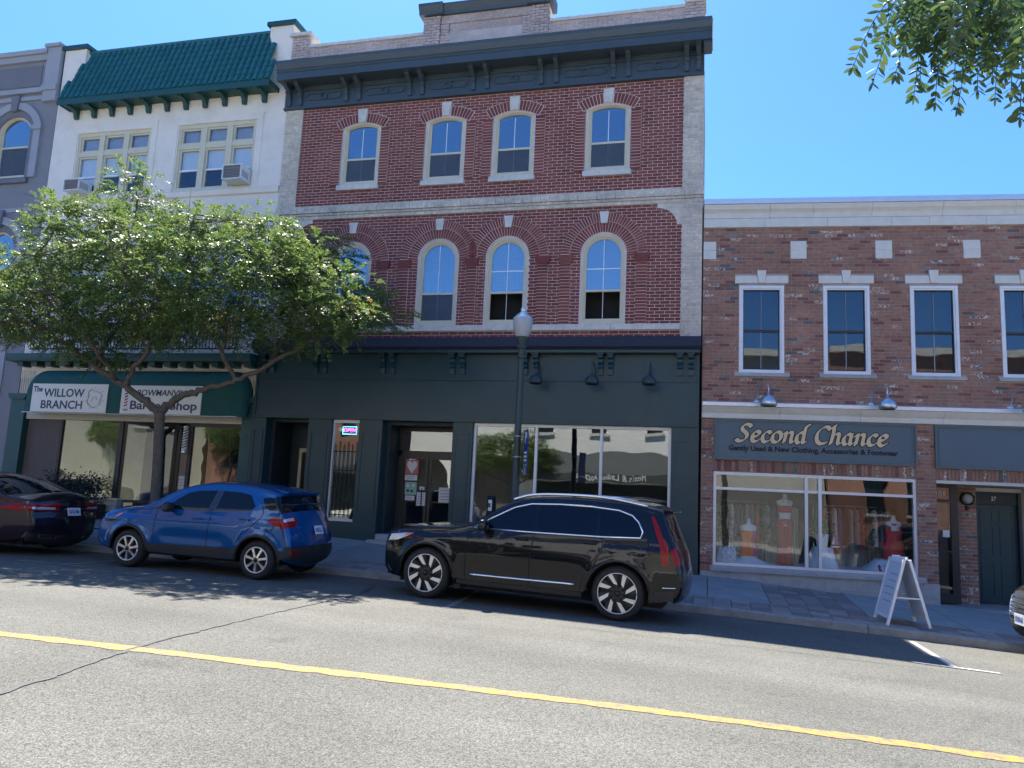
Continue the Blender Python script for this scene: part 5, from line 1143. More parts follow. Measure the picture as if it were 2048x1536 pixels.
for k in range(8): a = k*math.pi/4; MB().tube([(.03*math.cos(a),0,.2+.03*math.sin(a)),(.2*math.cos(a),0,.2+.2*math.sin(a))], .009, 6).build('spoke', MAT['pot_white'], sw_)
MB().lathe([(0,-.02),(.035,-.02),(.035,.02),(0,.02)], (0,0,.2), 14, 'y').build('hub', MAT['pot_white'], sw_)
for s, side in ((-1,'left'),(1,'right')):
    sh = thing('red_shoe', 'small red shoe on the %s of a pair on the display floor' % side, 'shoe', RL(3.3+s*.045,.26,.462), PHI, rel=False, group='pair of red shoes')
    body_of([(0,0,0,.036,.1),(.012,0,0,.036,.1),(.03,0,-.01,.032,.085),(.05,0,.03,.028,.05),(.09,0,.05,.026,.03),(.13,0,.06,.024,.024)], MAT['coral_cloth'], 'upper', sh, 14)
    MB().box(-.034,.034,-.095,.095,-.001,.006).build('sole', MAT['pot_white'], sh)
for k in range(3):
    iv = thing('hanging_ivy', ('trailing ivy left of the swimsuit form','trailing ivy between the swimsuit form and the red trousers','trailing ivy behind the coral dress')[k], 'plant', RL((.2,1.05,3.15)[k],.75,.47), PHI, rel=False)
    def pp(): z = random.uniform(.35,1.2); return (random.gauss(0,.07+.04*(z-.3)),random.gauss(0,.05),z)
    leaf_blob(220, pp, .045, MAT['leaf_near'], 'foliage', iv); MB().tube([(0,0,0),(0.02,0,.6),(0,0,1.2)], .012, 6).build('stem', MAT['bark'], iv)

# rack of hung clothes behind the displayed forms
for r_, (s0, lab) in enumerate(((.95,'rail of hung dark and grey clothes behind the red trousers'),(2.85,'rail of hung clothes behind the coral dress'))):
    rk = thing('clothes_rail', lab, 'clothes rail', RL(s0,.95,.462), PHI, rel=False, group='clothes rails in the shop window')
    MB().tube([(-.75,0,0),(-.75,0,1.3),(.75,0,1.3),(.75,0,0)], .014, 8).build('frame', MAT['chrome'], rk)
    xx = -.68; k = 0
    while xx < .68:
        m = MAT[('denim','grey_cloth','dark_cloth','pale_cloth','coral_cloth','grey_cloth','denim')[(k*3+r_) % 7]]; l = random.uniform(.6,.85); w_ = random.uniform(.16,.2)
        cols = 7; mb = MB()
        for i, (z, f, d) in enumerate(((1.24,.25,.02),(1.2,.95,.04),(1.0,.9,.05),(1.2-l*.6,.95,.055),(1.2-l,1.05,.06))):
            for j in range(cols*2):
                a = 2*math.pi*j/(cols*2); mb.v.append((xx+d*math.cos(a)*(1+.25*math.sin(j*2.4+k)), w_*f*math.sin(a), z))
        n = cols*2
        for i in range(4):
            for j in range(n): mb.f.append([i*n+j,i*n+(j+1)%n,(i+1)*n+(j+1)%n,(i+1)*n+j]); mb.m.append(0); mb.a.append(0)
        mb.build('garment', m, rk, smooth=True); xx += random.uniform(.1,.13); k += 1
# ================================================================ cars
def paint(name, col, metal=0.3, rough=0.35):
    m = mat(name, col, rough, metal, coat=0.85, spec=0.06); return m
paint('paint_black', (0.004,0.005,0.008), 0.1, 0.3); paint('paint_blue', (0.002,0.072,0.25), 0.35, 0.28); paint('paint_plum', (0.022,0.014,0.024), 0.4, 0.3); paint('paint_charcoal', (0.02,0.021,0.023), 0.3, 0.3)
mat('car_glass', (0.003,0.006,0.012), 0.03, spec=0.35); mat('tyre', (0.016,0.016,0.017), 0.8, bump=0.2, bscale=40); mat('alloy', (0.62,0.63,0.64), 0.28, metal=0.85); mat('alloy_bright', (0.72,0.72,0.71), 0.3, metal=0.5)
mat('lamp_red', (0.24,0.004,0.007), 0.15, coat=0.3, spec=0.2); mat('lamp_clear', (0.6,0.62,0.65), 0.12, metal=0.4, coat=1.0); mat('lamp_amber', (0.7,0.16,0.08), 0.2, coat=1.0); mat('trim_black', (0.018,0.019,0.021), 0.55, bump=0.1, bscale=150); mat('seat_grey', (0.05,0.055,0.06), 0.8)
mat('under', (0.008,0.008,0.009), 0.9); mat('lamp_dark', (0.03,0.03,0.035), 0.1, metal=0.3, coat=1.0); mat('plate_white', (0.66,0.69,0.75), 0.5); mat('plate_ink', (0.03,0.07,0.3), 0.5)
class Car:
    def __init__(s, name, label, sp):
        s.sp = sp; s.root = thing(name, label, sp.get('cat','car'), rel=False, group=sp.get('group'))
        P = catmull([(x, z, 0) for x, z in sp['sil']], 9); s.S = np.array([(p.x, p.y) for p in P]); s.N = len(s.S)
        T = np.gradient(s.S, axis=0)
        k = np.array([.2,.6,1.0,.6,.2]); k /= k.sum()
        T = np.stack([np.convolve(np.pad(T[:,i],2,mode='edge'), k, 'valid') for i in (0,1)], 1)
        T /= np.linalg.norm(T, axis=1)[:,None]+1e-9
        s.n = np.stack([-T[:,1], T[:,0]], 1)
        u = np.linspace(0,1,s.N); xs = s.S[:,0]; x0, x1 = sp['bot_x']
        bx = .72*np.maximum.accumulate(xs)+.28*(x0+(x1-x0)*u); bx = x0+(x1-x0)*(bx-bx[0])/(bx[-1]-bx[0])
        s.B = np.array([(x, s.zbot(x)) for x in bx])
        s.r = np.array([sp['rad'](x, z) for x, z in s.S]); s.E = s.S-s.n*s.r[:,None]
        s.ye = np.array([s.w(*e) for e in s.E]); s.cr = np.array([sp['crown'](x, z) for x, z in s.S])
    def zbot(s, x):
        z = s.sp['sill']
        if x < .5: z += (.5-x)*.12
        if x > s.sp['L']-.6: z += (x-s.sp['L']+.6)*.16
        for a in s.sp['axles']:
            d = s.sp['arch']**2-(x-a)**2
            if d > 0: z = max(z, s.sp['R']+math.sqrt(d))
        return z
    def w(s, x, z):
        sp = s.sp; L = sp['L']; W = sp['W']
        xf, xr = sp['taper_f'][0], sp['taper_r'][0]
        y = W-sp['taper_f'][1]*max(0,(xf-x)/xf)**2.4-sp['taper_r'][1]*max(0,(x-xr)/(L-xr))**2.4
        zb = sp['belt'](x)
        if z <= zb:
            t = (z-.25)/(zb-.25); y -= .05*max(0,1-t*1.6)**2+(sp['shoulder']*smoothstep(.72,1.0,t) if sp['shoulder'] < .045 else sp['shoulder']*max(0,(t-.45)/.55)**2)
            y -= .018*math.exp(-((z-(sp['sill']+.30))/.10)**2)*smoothstep(sp['axles'][0]+.45,sp['axles'][0]+.8,x)*(1-smoothstep(sp['axles'][1]-.8,sp['axles'][1]-.45,x))
            y += .012*math.exp(-((z-(zb-.16))/.035)**2)
        else: y -= sp['shoulder']+sp['tumble']*(z-zb)+.12*(z-zb)**2
        for a in sp['axles']:
            r_ = math.hypot(x-a, z-sp['R'])
            if z > sp['R']-.1: y += .02*math.exp(-((r_-sp['arch']-.03)/.06)**2)
        return y
    def pt(s, t, v, off=0.0, side=-1):
        """surface point: t along the silhouette; v<=0 across the top, 0..1 round the edge, >1 down the side (metres+1)"""
        def raw(t, v):
            t = min(max(t,0),s.N-1.001); i = int(t); f = t-i
            g = lambda A: A[i]*(1-f)+A[i+1]*f
            S, n, E, B, ye, r_, c = g(s.S), g(s.n), g(s.E), g(s.B), g(s.ye), g(s.r), g(s.cr)
            if v <= 0:
                h = max(ye-r_,1e-4); y = h+v; q = S+n*c*(1-(y/h)**2); return Vector((q[0], y, q[1]))
            if v <= 1:
                ph = (1-v)*math.pi/2; q = E+n*r_*math.sin(ph); return Vector((q[0], ye-r_+r_*math.cos(ph), q[1]))
            d = B-E; l = np.linalg.norm(d)+1e-9; q = E+d*((v-1)/l); return Vector((q[0], s.w(q[0],q[1]), q[1]))
        p = raw(t, v)
        if off:
            a = raw(t+.5, v)-raw(t-.5, v); b = raw(t, v+.02)-raw(t, v-.02); n = a.cross(b)
            n = n.normalized() if n.length > 1e-9 else Vector((0,1,0))
            c = Vector((s.sp['L']/2, 0, .7))
            if n.dot(p-c) < 0: n = -n
            p = p+n*off
        return Vector((p.x, p.y*(-side)*-1 if side > 0 else -p.y, p.z))
    def body(s, m, name='body'):
        mb = MB(); Ns, Nc, Nt = 16, 5, 8
        for side in (-1, 1):
            base = len(mb.v); rows = []
            for t in range(s.N):
                l = np.linalg.norm(s.B[t]-s.E[t]); h = s.ye[t]-s.r[t]
                vs = [1+l*(1-i/Ns) for i in range(Ns)]+[1-i/Nc for i in range(Nc)]+[-h*i/Nt for i in range(Nt+1)]
                for v in vs: mb.v.append(tuple(s.pt(t, v, 0, side)))
            k = Ns+Nc+Nt+1
            for t in range(s.N-1):
                for j in range(k-1):
                    q = [base+t*k+j, base+(t+1)*k+j, base+(t+1)*k+j+1, base+t*k+j+1]
                    mb.f.append(q if side > 0 else q[::-1]); mb.m.append(0); mb.a.append(0)
        me = mb.mesh(name, m, smooth=True)
        bm = bmesh.new(); bm.from_mesh(me); bmesh.ops.remove_doubles(bm, verts=bm.verts, dist=.0008); bmesh.ops.recalc_face_normals(bm, faces=bm.faces); bm.to_mesh(me); bm.free()
        for p in me.polygons: p.use_smooth = True
        s.bodyobj = put(name, me, s.root); return s.bodyobj
    def side(s, name, poly, m, off=.004, side=-1, parent=None, step=.05, rows=6):
        xs = [p[0] for p in poly]; X = sorted(set([round(x,4) for x in xs]+[round(x,4) for x in np.arange(min(xs), max(xs), step)])); mb = MB(); n = len(poly); k = rows+1
        for x in X:
            zs = []
            xx = min(max(x, min(xs)+1e-4), max(xs)-1e-4)
            for i in range(n):
                a, b = poly[i], poly[(i+1) % n]
                if (a[0]-xx)*(b[0]-xx) <= 0 and abs(a[0]-b[0]) > 1e-9: zs.append(a[1]+(b[1]-a[1])*(xx-a[0])/(b[0]-a[0]))
            lo, hi = min(zs), max(zs)
            for j in range(k): z = lo+(hi-lo)*j/rows; mb.v.append((x, side*(s.w(x,z)+off), z))
        for i in range(len(X)-1):
            for j in range(rows): mb.f.append([i*k+j,(i+1)*k+j,(i+1)*k+j+1,i*k+j+1]); mb.m.append(0); mb.a.append(0)
        return mb.build(name, m, parent or s.root, smooth=True)
    def line(s, name, pts, r, m, off=.0, side=-1, parent=None, per=6, seg=6, curve=True):
        P = [(p.x, p.y) for p in catmull([(x,z,0) for x,z in pts], per)] if curve else pts
        return MB().tube([(x, side*(s.w(x,z)+off), z) for x, z in P], r, seg).build(name, m, parent or s.root, smooth=True)
    def patch(s, name, t0, t1, v0, v1, m, off=.004, side=-1, nt=12, nv=8, parent=None):
        """v0, v1 may be functions of the fraction along t"""
        mb = MB(); k = nv+1
        for i in range(nt+1):
            f = i/nt; a = v0(f) if callable(v0) else v0; b = v1(f) if callable(v1) else v1
            for j in range(k): mb.v.append(tuple(s.pt(t0+(t1-t0)*f, a+(b-a)*j/nv, off, side)))
        for i in range(nt):
            for j in range(nv): mb.f.append([i*k+j,(i+1)*k+j,(i+1)*k+j+1,i*k+j+1]); mb.m.append(0); mb.a.append(0)
        return mb.build(name, m, parent or s.root, smooth=True)
    def t_of(s, z, rear=True):
        idx = range(s.N-1, -1, -1) if rear else range(s.N)
        prev = None
        for i in idx:
            if s.S[i,1] >= z: return i if prev is None else i+(1 if rear else -1)*(s.S[i,1]-z)/max(1e-6,(s.S[i,1]-prev))
            prev = s.S[i,1]
    def under(s):
        sp = s.sp; L = sp['L']
        MB().box(.35,L-.3,-sp['W']+.26,sp['W']-.26,sp['sill']-.06,.8).box(sp['axles'][0]+.5,sp['axles'][1]-.5,-sp['W']+.1,sp['W']-.1,sp['sill']-.03,sp['sill']+.1).build('underbody', MAT['under'], s.root)
    def wheels(s, style):
        sp = s.sp; Rr = sp['R']; rim = sp['rim']; wd = .23
        for ax in sp['axles']:
            for side in (-1, 1):
                yo = side*(sp['W']-.035); f = side
                prof = [(rim,-.0),(rim+.012,.004),(rim+.5*(Rr-rim),.012),(Rr-.03,.002),(Rr-.008,-.025),(Rr,-.06),(Rr,-wd+.05),(Rr-.02,-wd+.005),(rim,-wd)]
                wh = MB().lathe([(a, h*f) for a, h in prof], (ax,yo,Rr), 40, 'y').build('wheel', MAT['tyre'], s.root, smooth=True)
                MB().lathe([(rim+.002,.0),(rim-.012,.003),(rim-.022,-.012),(rim-.03,-.09),(.0,-.1)] if f > 0 else [(rim+.002,.0),(rim-.012,-.003),(rim-.022,.012),(rim-.03,.09),(.0,.1)], (ax,yo,Rr), 40, 'y').build('rim', MAT['trim_black'], wh, smooth=True, angle=30)
                if side < 0:
                    n = sp['spokes']; mb = MB(); md = MB()
                    for k in range(n):
                        a = 2*math.pi*k/n+.2
                        def Q(r_, da, dy): return (ax+r_*math.cos(a+da), yo+dy, Rr+r_*math.sin(a+da))
                        if style == 'blade':
                            V = [Q(.09,-.28,-.004),Q(.09,.1,-.004),Q(rim-.02,.3,-.012),Q(rim-.02,.02,-.012)]; V2 = [(x,y+.02,z) for x,y,z in V]
                            mb.add([Q(.12,-.2,-.006),Q(.14,.2,-.008),Q(rim-.012,.33,-.012),Q(rim-.012,.1,-.012)]+[(p[0],p[1]+.02,p[2]) for p in (Q(.12,-.2,-.006),Q(.14,.2,-.008),Q(rim-.012,.33,-.012),Q(rim-.012,.1,-.012))], [(0,1,2,3),(0,4,5,1),(1,5,6,2),(2,6,7,3),(3,7,4,0)])
                            md.add([Q(.05,-.45,.006),Q(.05,.45,.006),Q(rim-.02,.06,.004),Q(rim-.02,-.14,.004)], [(0,1,2,3)])
                        else:
                            V = [Q(.045,-.44,-.012),Q(.045,.44,-.012),Q(rim*.6,.13,-.004),Q(rim-.012,.13,-.002),Q(rim-.012,-.13,-.002),Q(rim*.6,-.13,-.004)]; V2 = [(x,y+.03,z) for x,y,z in V]; m_ = 6
                            mb.add(V+V2, [tuple(range(m_))]+[(i,i+m_,(i+1)%m_+m_,(i+1)%m_) for i in range(m_)])
                    mb.build('spokes', MAT['alloy_bright'] if style == 'blade' else MAT['alloy'], wh)
                    if md.v: md.build('spoke_backs', MAT['trim_black'], wh)
                    MB().tube([(ax+(rim-.004)*math.cos(b),yo-.004,Rr+(rim-.004)*math.sin(b)) for b in np.linspace(0,2*math.pi,41)], .007 if style == 'blade' else .012, 6).build('rim_edge', MAT['alloy_bright'], wh, smooth=True)
                    MB().lathe([(0,-.022),(.03,-.02),(.036,-.005)], (ax,yo,Rr), 16, 'y').build('hub_cap', MAT['trim_black'], wh, smooth=True)
    def mirror(s, x, z, m, side=-1, w_=.17, h=.14, d=.12):
        y0 = s.w(x, z); mb = MB(); n = 12
        for yy, k in ((y0+.03,.75),(y0+.06,.95),(y0+.06+.6*w_,1.0),(y0+.05+w_*.9,.9),(y0+.06+w_,.6)):
            for i in range(n):
                a = 2*math.pi*i/n; c, q = math.cos(a), math.sin(a); sg = lambda t: math.copysign(abs(t)**.6, t)
                mb.v.append((x+sg(c)*d/2*k, side*yy, z+.06+sg(q)*h/2*k))
        for i in range(4):
            for j in range(n): mb.f.append([i*n+j,i*n+(j+1)%n,(i+1)*n+(j+1)%n,(i+1)*n+j]); mb.m.append(0); mb.a.append(0)
        mb.f.append([4*n+j for j in range(n)]); mb.m.append(0); mb.a.append(0); mb.f.append(list(range(n))); mb.m.append(0); mb.a.append(0)
        o = mb.build('mirror', m, s.root, smooth=True); MB().box(x-.03,x+.03,min(side*(y0-.02),side*(y0+.05)),max(side*(y0-.02),side*(y0+.05)),z-.02,z+.04).build('mirror_foot', MAT['trim_black'], o)
    def handle(s, x, z, m, side=-1):
        y = side*(s.w(x,z)); P = [(x-.1,y,z),(x-.085,y+side*.03,z+.004),(x+.085,y+side*.03,z+.008),(x+.1,y,z+.008)]
        MB().tube(P, [.008,.013,.013,.008], 8).build('door_handle', m, s.root, smooth=True)
    def plate_txt(s, t, body, z0=0, w_=.3, h=.15, ycen=0.0):
        p = s.pt(t, -(s.ye[int(t)]-s.r[int(t)])+.001, .006); q = s.pt(t-1.5, -(s.ye[int(t)]-s.r[int(t)])+.001, .006); d = (q-p).normalized(); nrm = Vector((d.z,0,-d.x))
        if nrm.x*(1 if p.x > s.sp['L']/2 else -1) < 0: nrm = -nrm
        fw = 1 if p.x > s.sp['L']/2 else -1
        rg = Vector((0,fw,0)); up = rg.cross(nrm)*-1; up = up if up.z > 0 else -up
        c = p+nrm*.012+Vector((0,ycen,0)); mb = MB()
        V = [c+rg*a*w_/2+up*b*h/2+nrm*e for e in (0,.006) for a, b in ((-1,-1),(1,-1),(1,1),(-1,1))]
        o = mb.add(V, [(4,5,6,7),(0,1,5,4),(1,2,6,5),(2,3,7,6),(3,0,4,7)]).build('licence_plate', MAT['plate_white'], s.root)
        mb = MB(); rr = random.Random(len(body)+int(t))
        for k in range(7):                          # worn, unreadable characters
            u0_ = -.41+k*.118; 
            for a0, a1, b0, b1 in ((0,.025,-.25,.22),(.06,.085,-.25,rr.choice((.0,.22))),(.025,.06,rr.choice((-.25,.17)),rr.choice((-.2,.22)))):
                b0, b1 = min(b0,b1), max(b0,b1)+.03
                mb.add([c+rg*(u0_+x)*w_+up*z*h+nrm*.0075 for x, z in ((a0,b0),(a1,b0),(a1,b1),(a0,b1))], [(0,1,2,3)])
        mb.build('plate_number', MAT['plate_ink'], o)
    def place(s, front_axle, rear_axle):
        """world positions of the near-side front and rear tyre contacts"""
        F, Rr = Vector(front_axle), Vector(rear_axle); d = Rr-F; rz = math.atan2(d.y, d.x); ry = -math.atan2(d.z, math.hypot(d.x, d.y))
        k = s.sp.get('scale', 1.0); M = Euler((0, ry, rz)).to_matrix(); loc = F-M@(k*Vector((s.sp['axles'][0], -(s.sp['W']-.06), 0))); s.root.scale = (k, k, k)
        s.root.location = loc; s.root.rotation_euler = (0, ry, rz)
# ---- black seven-seat SUV
sp = dict(scale=.985, L=4.77, W=.965, R=.385, rim=.285, spokes=8, sill=.27, arch=.445, axles=(.87,3.854), bot_x=(.14,4.64),
  sil=[(.19,.30),(.10,.40),(.08,.55),(.08,.74),(.095,.88),(.14,.96),(.27,1.02),(.62,1.07),(1.0,1.105),(1.3,1.13),(1.55,1.205),(1.85,1.39),(2.14,1.555),(2.4,1.635),(2.8,1.675),(3.3,1.685),(3.8,1.672),(4.12,1.648),(4.36,1.61),(4.44,1.55),(4.49,1.42),(4.56,1.25),(4.63,1.1),(4.69,.95),(4.72,.82),(4.75,.66),(4.75,.5),(4.71,.38),(4.64,.31)],
  belt=lambda x: 1.10+.018*(x-1.5), tumble=.30, shoulder=.075, taper_f=(1.15,.19), taper_r=(3.8,.13),
  rad=lambda x, z: .10 if x < .3 or x > 4.55 else (.05 if z < 1.2 else .07), crown=lambda x, z: (.07 if x < .2 else .06 if x > 4.42 else .05), cat='car')
suv = Car('black_suv', 'glossy black SUV with silver blade wheels parked before the dark shopfront', sp); pm = MAT['paint_black']; suv.body(pm); suv.under(); suv.wheels('blade')
DLO = [(1.60,1.13),(1.9,1.315),(2.2,1.48),(2.45,1.55),(2.9,1.575),(3.4,1.575),(3.8,1.55),(4.0,1.49),(4.1,1.40),(4.17,1.27),(4.14,1.185),(3.6,1.155),(2.55,1.135)]
def clipx(poly, a, b):
    def cl(P, xc, keep):
        out = []
        for i in range(len(P)):
            p, q = P[i], P[(i+1) % len(P)]; ip = (p[0] >= xc) == keep; iq = (q[0] >= xc) == keep
            if ip: out.append(p)
            if ip != iq: t = (xc-p[0])/(q[0]-p[0]); out.append((xc, p[1]+(q[1]-p[1])*t))
        return out
    return cl(cl(poly, a, True), b, False)
for side in (-1, 1):
    suv.side('front_door_window', clipx(DLO,0,2.56), MAT['car_glass'], .003, side); suv.side('rear_door_window', clipx(DLO,2.59,3.5), MAT['car_glass'], .003, side); suv.side('quarter_window', clipx(DLO,3.53,5), MAT['car_glass'], .003, side)
    suv.line('window_trim', DLO+DLO[:1], .013, MAT['chrome'], .004, side, curve=False, per=1)
    suv.line('roof_rail', [(2.15,1.60),(2.45,1.69),(3.0,1.725),(3.6,1.72),(4.2,1.64)], .022, MAT['chrome'], -.02, side)
    for P in ([(1.56,1.1),(1.52,.8),(1.52,.32)], [(2.57,1.12),(2.53,.75),(2.53,.32)], [(3.58,1.14),(3.6,.95),(3.42,.74),(3.32,.45),(3.3,.34)], [(1.3,1.08),(.9,1.02),(.35,.93)]): suv.line('panel_gap', P, .006, MAT['under'], .0, side)
    suv.line('side_trim', [(1.6,.435),(2.4,.44),(3.22,.45)], .021, MAT['chrome'], .004, side); suv.line('waist_line', [(1.5,1.02),(2.6,1.06),(3.6,1.08),(4.3,1.07)], .003, pm, .003, side)
    suv.handle(2.38,1.02,pm,side); suv.handle(3.42,1.05,pm,side); suv.mirror(1.8,1.13,pm,side,.2,.17,.14)
    suv.side('tail_lamp', [(4.27,1.5),(4.31,1.5),(4.38,1.38),(4.45,1.22),(4.53,1.1),(4.56,.95),(4.57,.83),(4.46,.83),(4.44,.95),(4.43,1.06),(4.4,1.15),(4.34,1.3)], MAT['lamp_red'], .006, side, step=.02)
    suv.side('head_lamp', [(.15,.82),(.2,.92),(.48,.965),(.62,.97),(.5,.915),(.32,.84)], MAT['lamp_clear'], .006, side); suv.side('turn_lamp', [(.44,.925),(.48,.965),(.62,.97),(.55,.935)], MAT['lamp_amber'], .009, side)
    suv.side('side_sill', [(1.4,.28),(1.4,.345),(3.34,.345),(3.34,.28)], MAT['trim_black'], .01, side); suv.line('arch_trim', [(.87+.455*math.cos(a),.385+.455*math.sin(a)) for a in np.linspace(R(170),R(5),14)], .014, MAT['trim_black'], .004, side, curve=False); suv.line('arch_trim', [(3.854+.455*math.cos(a),.385+.455*math.sin(a)) for a in np.linspace(R(175),R(8),14)], .014, MAT['trim_black'], .004, side, curve=False)
    suv.side('mud_flap', [(1.33,.2),(1.36,.36),(1.44,.36),(1.44,.2)], MAT['trim_black'], -.01, side)
    tr = suv.t_of(1.06); suv.patch('tail_lamp_rear', suv.t_of(1.08), suv.t_of(.84), -.09, .9, MAT['lamp_red'], .006, side)
suv.patch('windscreen', suv.t_of(1.17,False), suv.t_of(1.53,False), -1.5, -.03, MAT['car_glass'], .004, -1, nv=20); suv.patch('rear_window', suv.t_of(1.47), suv.t_of(1.16), -1.45, -.06, MAT['car_glass'], .004, -1, nv=20)
MB().prism([(4.2,1.625),(4.56,1.585),(4.56,1.56),(4.2,1.575)], 'y', -.58, .58).build('spoiler', pm, suv.root); suv.line('bumper_chrome', [(4.48,.52),(4.58,.525),(4.66,.53)], .01, MAT['chrome'], .004)
suv.side('rear_bumper_trim', [(4.32,.32),(4.38,.46),(4.62,.48),(4.64,.34)], MAT['trim_black'], .008)
suv.patch('grille', suv.t_of(.55,False), suv.t_of(.86,False), -1.15, -.25, MAT['trim_black'], .006, -1)
suv.place((-4.17,-5.62,zroad(-4.17,-5.62)), (-1.24,-5.79,zroad(-1.24,-5.79)))
# ---- blue compact SUV
sp = dict(scale=.965, L=4.0, W=.885, R=.325, rim=.212, spokes=7, sill=.30, arch=.385, axles=(.86,3.379), bot_x=(.16,3.87),
  sil=[(.18,.30),(.07,.38),(.03,.52),(.05,.66),(.12,.80),(.24,.91),(.45,.975),(.8,1.03),(1.05,1.07),(1.3,1.19),(1.6,1.36),(1.9,1.475),(2.2,1.535),(2.6,1.56),(3.05,1.545),(3.35,1.51),(3.57,1.465),(3.63,1.41),(3.69,1.28),(3.76,1.12),(3.83,1.0),(3.89,.86),(3.93,.74),(3.96,.6),(3.97,.46),(3.94,.36),(3.87,.31)],
  belt=lambda x: 1.02+.045*(x-1.3), tumble=.26, shoulder=.03, taper_f=(1.1,.24), taper_r=(3.2,.11),
  rad=lambda x, z: .12 if x < .3 or x > 3.8 else (.05 if z < 1.2 else .075), crown=lambda x, z: (.12 if x < .25 or x > 3.7 else .045), cat='car')
eco = Car('blue_hatchback', 'bright blue compact SUV with seven spoke alloy wheels parked under the tree', sp); pm = MAT['paint_blue']; eco.body(pm); eco.under(); eco.wheels('star')
for side in (-1, 1):
    eco.side('front_door_window', [(1.5,1.055),(1.72,1.23),(1.9,1.35),(2.1,1.40),(2.46,1.425),(2.36,1.075)], MAT['car_glass'], .003, side); eco.side('rear_door_window', [(2.5,1.085),(2.58,1.425),(2.9,1.42),(3.12,1.39),(3.26,1.2),(3.17,1.125)], MAT['car_glass'], .003, side)
    eco.side('corner_window', [(1.16,1.02),(1.46,1.05),(1.64,1.185),(1.5,1.13)], MAT['trim_black'], .003, side); eco.side('door_pillar', [(2.38,1.076),(2.48,1.425),(2.56,1.425),(2.48,1.083)], MAT['trim_black'], .004, side)
    eco.side('quarter_window', [(3.36,1.35),(3.5,1.37),(3.6,1.36),(3.71,1.16),(3.54,1.155),(3.43,1.2)], MAT['car_glass'], .003, side)
    for P in ([(1.38,1.03),(1.36,.7),(1.38,.33)], [(2.46,1.06),(2.42,.75),(2.4,.33)], [(3.34,1.3),(3.42,1.08),(3.2,.82),(3.0,.62),(2.97,.45)], [(1.1,1.03),(.7,.97),(.4,.89)], [(3.5,.78),(3.58,.84),(3.66,.78),(3.58,.71),(3.5,.78)]): eco.line('panel_gap', P, .0055, MAT['under'], .0, side)
    eco.side('lower_cladding', [(1.25,.31),(1.27,.44),(2.4,.475),(3.0,.49),(2.98,.31)], MAT['trim_black'], .01, side)
    for ax in sp['axles']: eco.line('arch_trim', [(ax+.40*math.cos(a),.325+.40*math.sin(a)) for a in np.linspace(R(185),R(-5),16)], .026, MAT['trim_black'], .0, side, curve=False)
    eco.side('rear_cladding', [(3.74,.34),(3.76,.5),(3.86,.5),(3.88,.37)], MAT['trim_black'], .01, side)
    eco.handle(2.2,.925,pm,side); eco.handle(3.1,.975,pm,side); eco.mirror(1.68,1.03,MAT['trim_black'],side,.19,.17,.13)
    eco.side('tail_lamp', [(3.52,.985),(3.62,1.045),(3.70,1.06),(3.77,1.0),(3.78,.9),(3.66,.9)], MAT['lamp_red'], .006, side, step=.02); eco.patch('tail_lamp_rear', eco.t_of(1.045), eco.t_of(.89), lambda f: -.05-.15*math.sin(math.pi*min(1,f*.8+.1)), .98, MAT['lamp_red'], .006, side); eco.patch('reverse_lamp', eco.t_of(1.03), eco.t_of(.985), -.13, .5, MAT['lamp_clear'], .010, side)
    eco.side('head_lamp', [(.33,.74),(.38,.82),(.62,.915),(.7,.93),(.6,.85),(.46,.76)], MAT['lamp_dark'], .006, side, step=.02); eco.side('turn_lamp', [(.48,.83),(.62,.915),(.7,.93),(.6,.86)], MAT['lamp_amber'], .009, side)
    eco.line('fog_trim', [(.3,.42),(.33,.52),(.38,.6)], .012, MAT['lamp_clear'], .002, side); eco.patch('rear_fog_lamp', eco.t_of(.5), eco.t_of(.455), -.1, .6, MAT['lamp_red'], .02, side)
    eco.line('roof_rail', [(1.95,1.47),(2.4,1.545),(3.0,1.545),(3.5,1.47)], .015, MAT['trim_black'], -.03, side)
eco.patch('windscreen', eco.t_of(1.13,False), eco.t_of(1.43,False), -1.42, -.03, MAT['car_glass'], .004, -1, nv=20); eco.patch('rear_window', eco.t_of(1.4), eco.t_of(1.12), -1.36, .97, MAT['car_glass'], .004, -1, nv=26)
eco.patch('rear_bumper', eco.t_of(.58), eco.t_of(.36), -1.45, .9, MAT['trim_black'], .014, -1, nv=24)
MB().prism([(3.42,1.52),(3.7,1.48),(3.7,1.45),(3.42,1.48)], 'y', -.56, .56).build('spoiler', pm, eco.root); eco.plate_txt(eco.t_of(.80), 'aa')
eco.place((-9.52,-5.64,zroad(-9.52,-5.64)), (-7.1,-5.6,zroad(-7.1,-5.6)))
# ---- dark sedan at the left edge (tail towards the blue car)
sp = dict(L=4.87, W=.925, R=.33, rim=.23, spokes=10, sill=.24, arch=.38, axles=(.95,3.80), bot_x=(.16,4.74),
  sil=[(.18,.24),(.06,.34),(.03,.5),(.08,.64),(.25,.74),(.7,.84),(1.25,.93),(1.6,1.08),(2.0,1.27),(2.35,1.375),(2.8,1.41),(3.2,1.385),(3.6,1.29),(4.0,1.14),(4.25,1.04),(4.5,1.01),(4.7,.995),(4.78,.97),(4.80,.9),(4.80,.78),(4.83,.66),(4.84,.5),(4.80,.34),(4.72,.25)],
  belt=lambda x: .93+.025*(x-1.3), tumble=.34, shoulder=.035, taper_f=(1.1,.22), taper_r=(3.6,.20),
  rad=lambda x, z: .12 if x < .3 or x > 4.72 else (.05 if z < 1.1 else .07), crown=lambda x, z: (.12 if x < .3 else (.15 if x > 4.7 else .045)), cat='car')
sed = Car('dark_sedan', 'dark plum sedan with slim red tail lamps at the left edge', sp); pm = MAT['paint_plum']; sed.body(pm); sed.under(); sed.wheels('star')
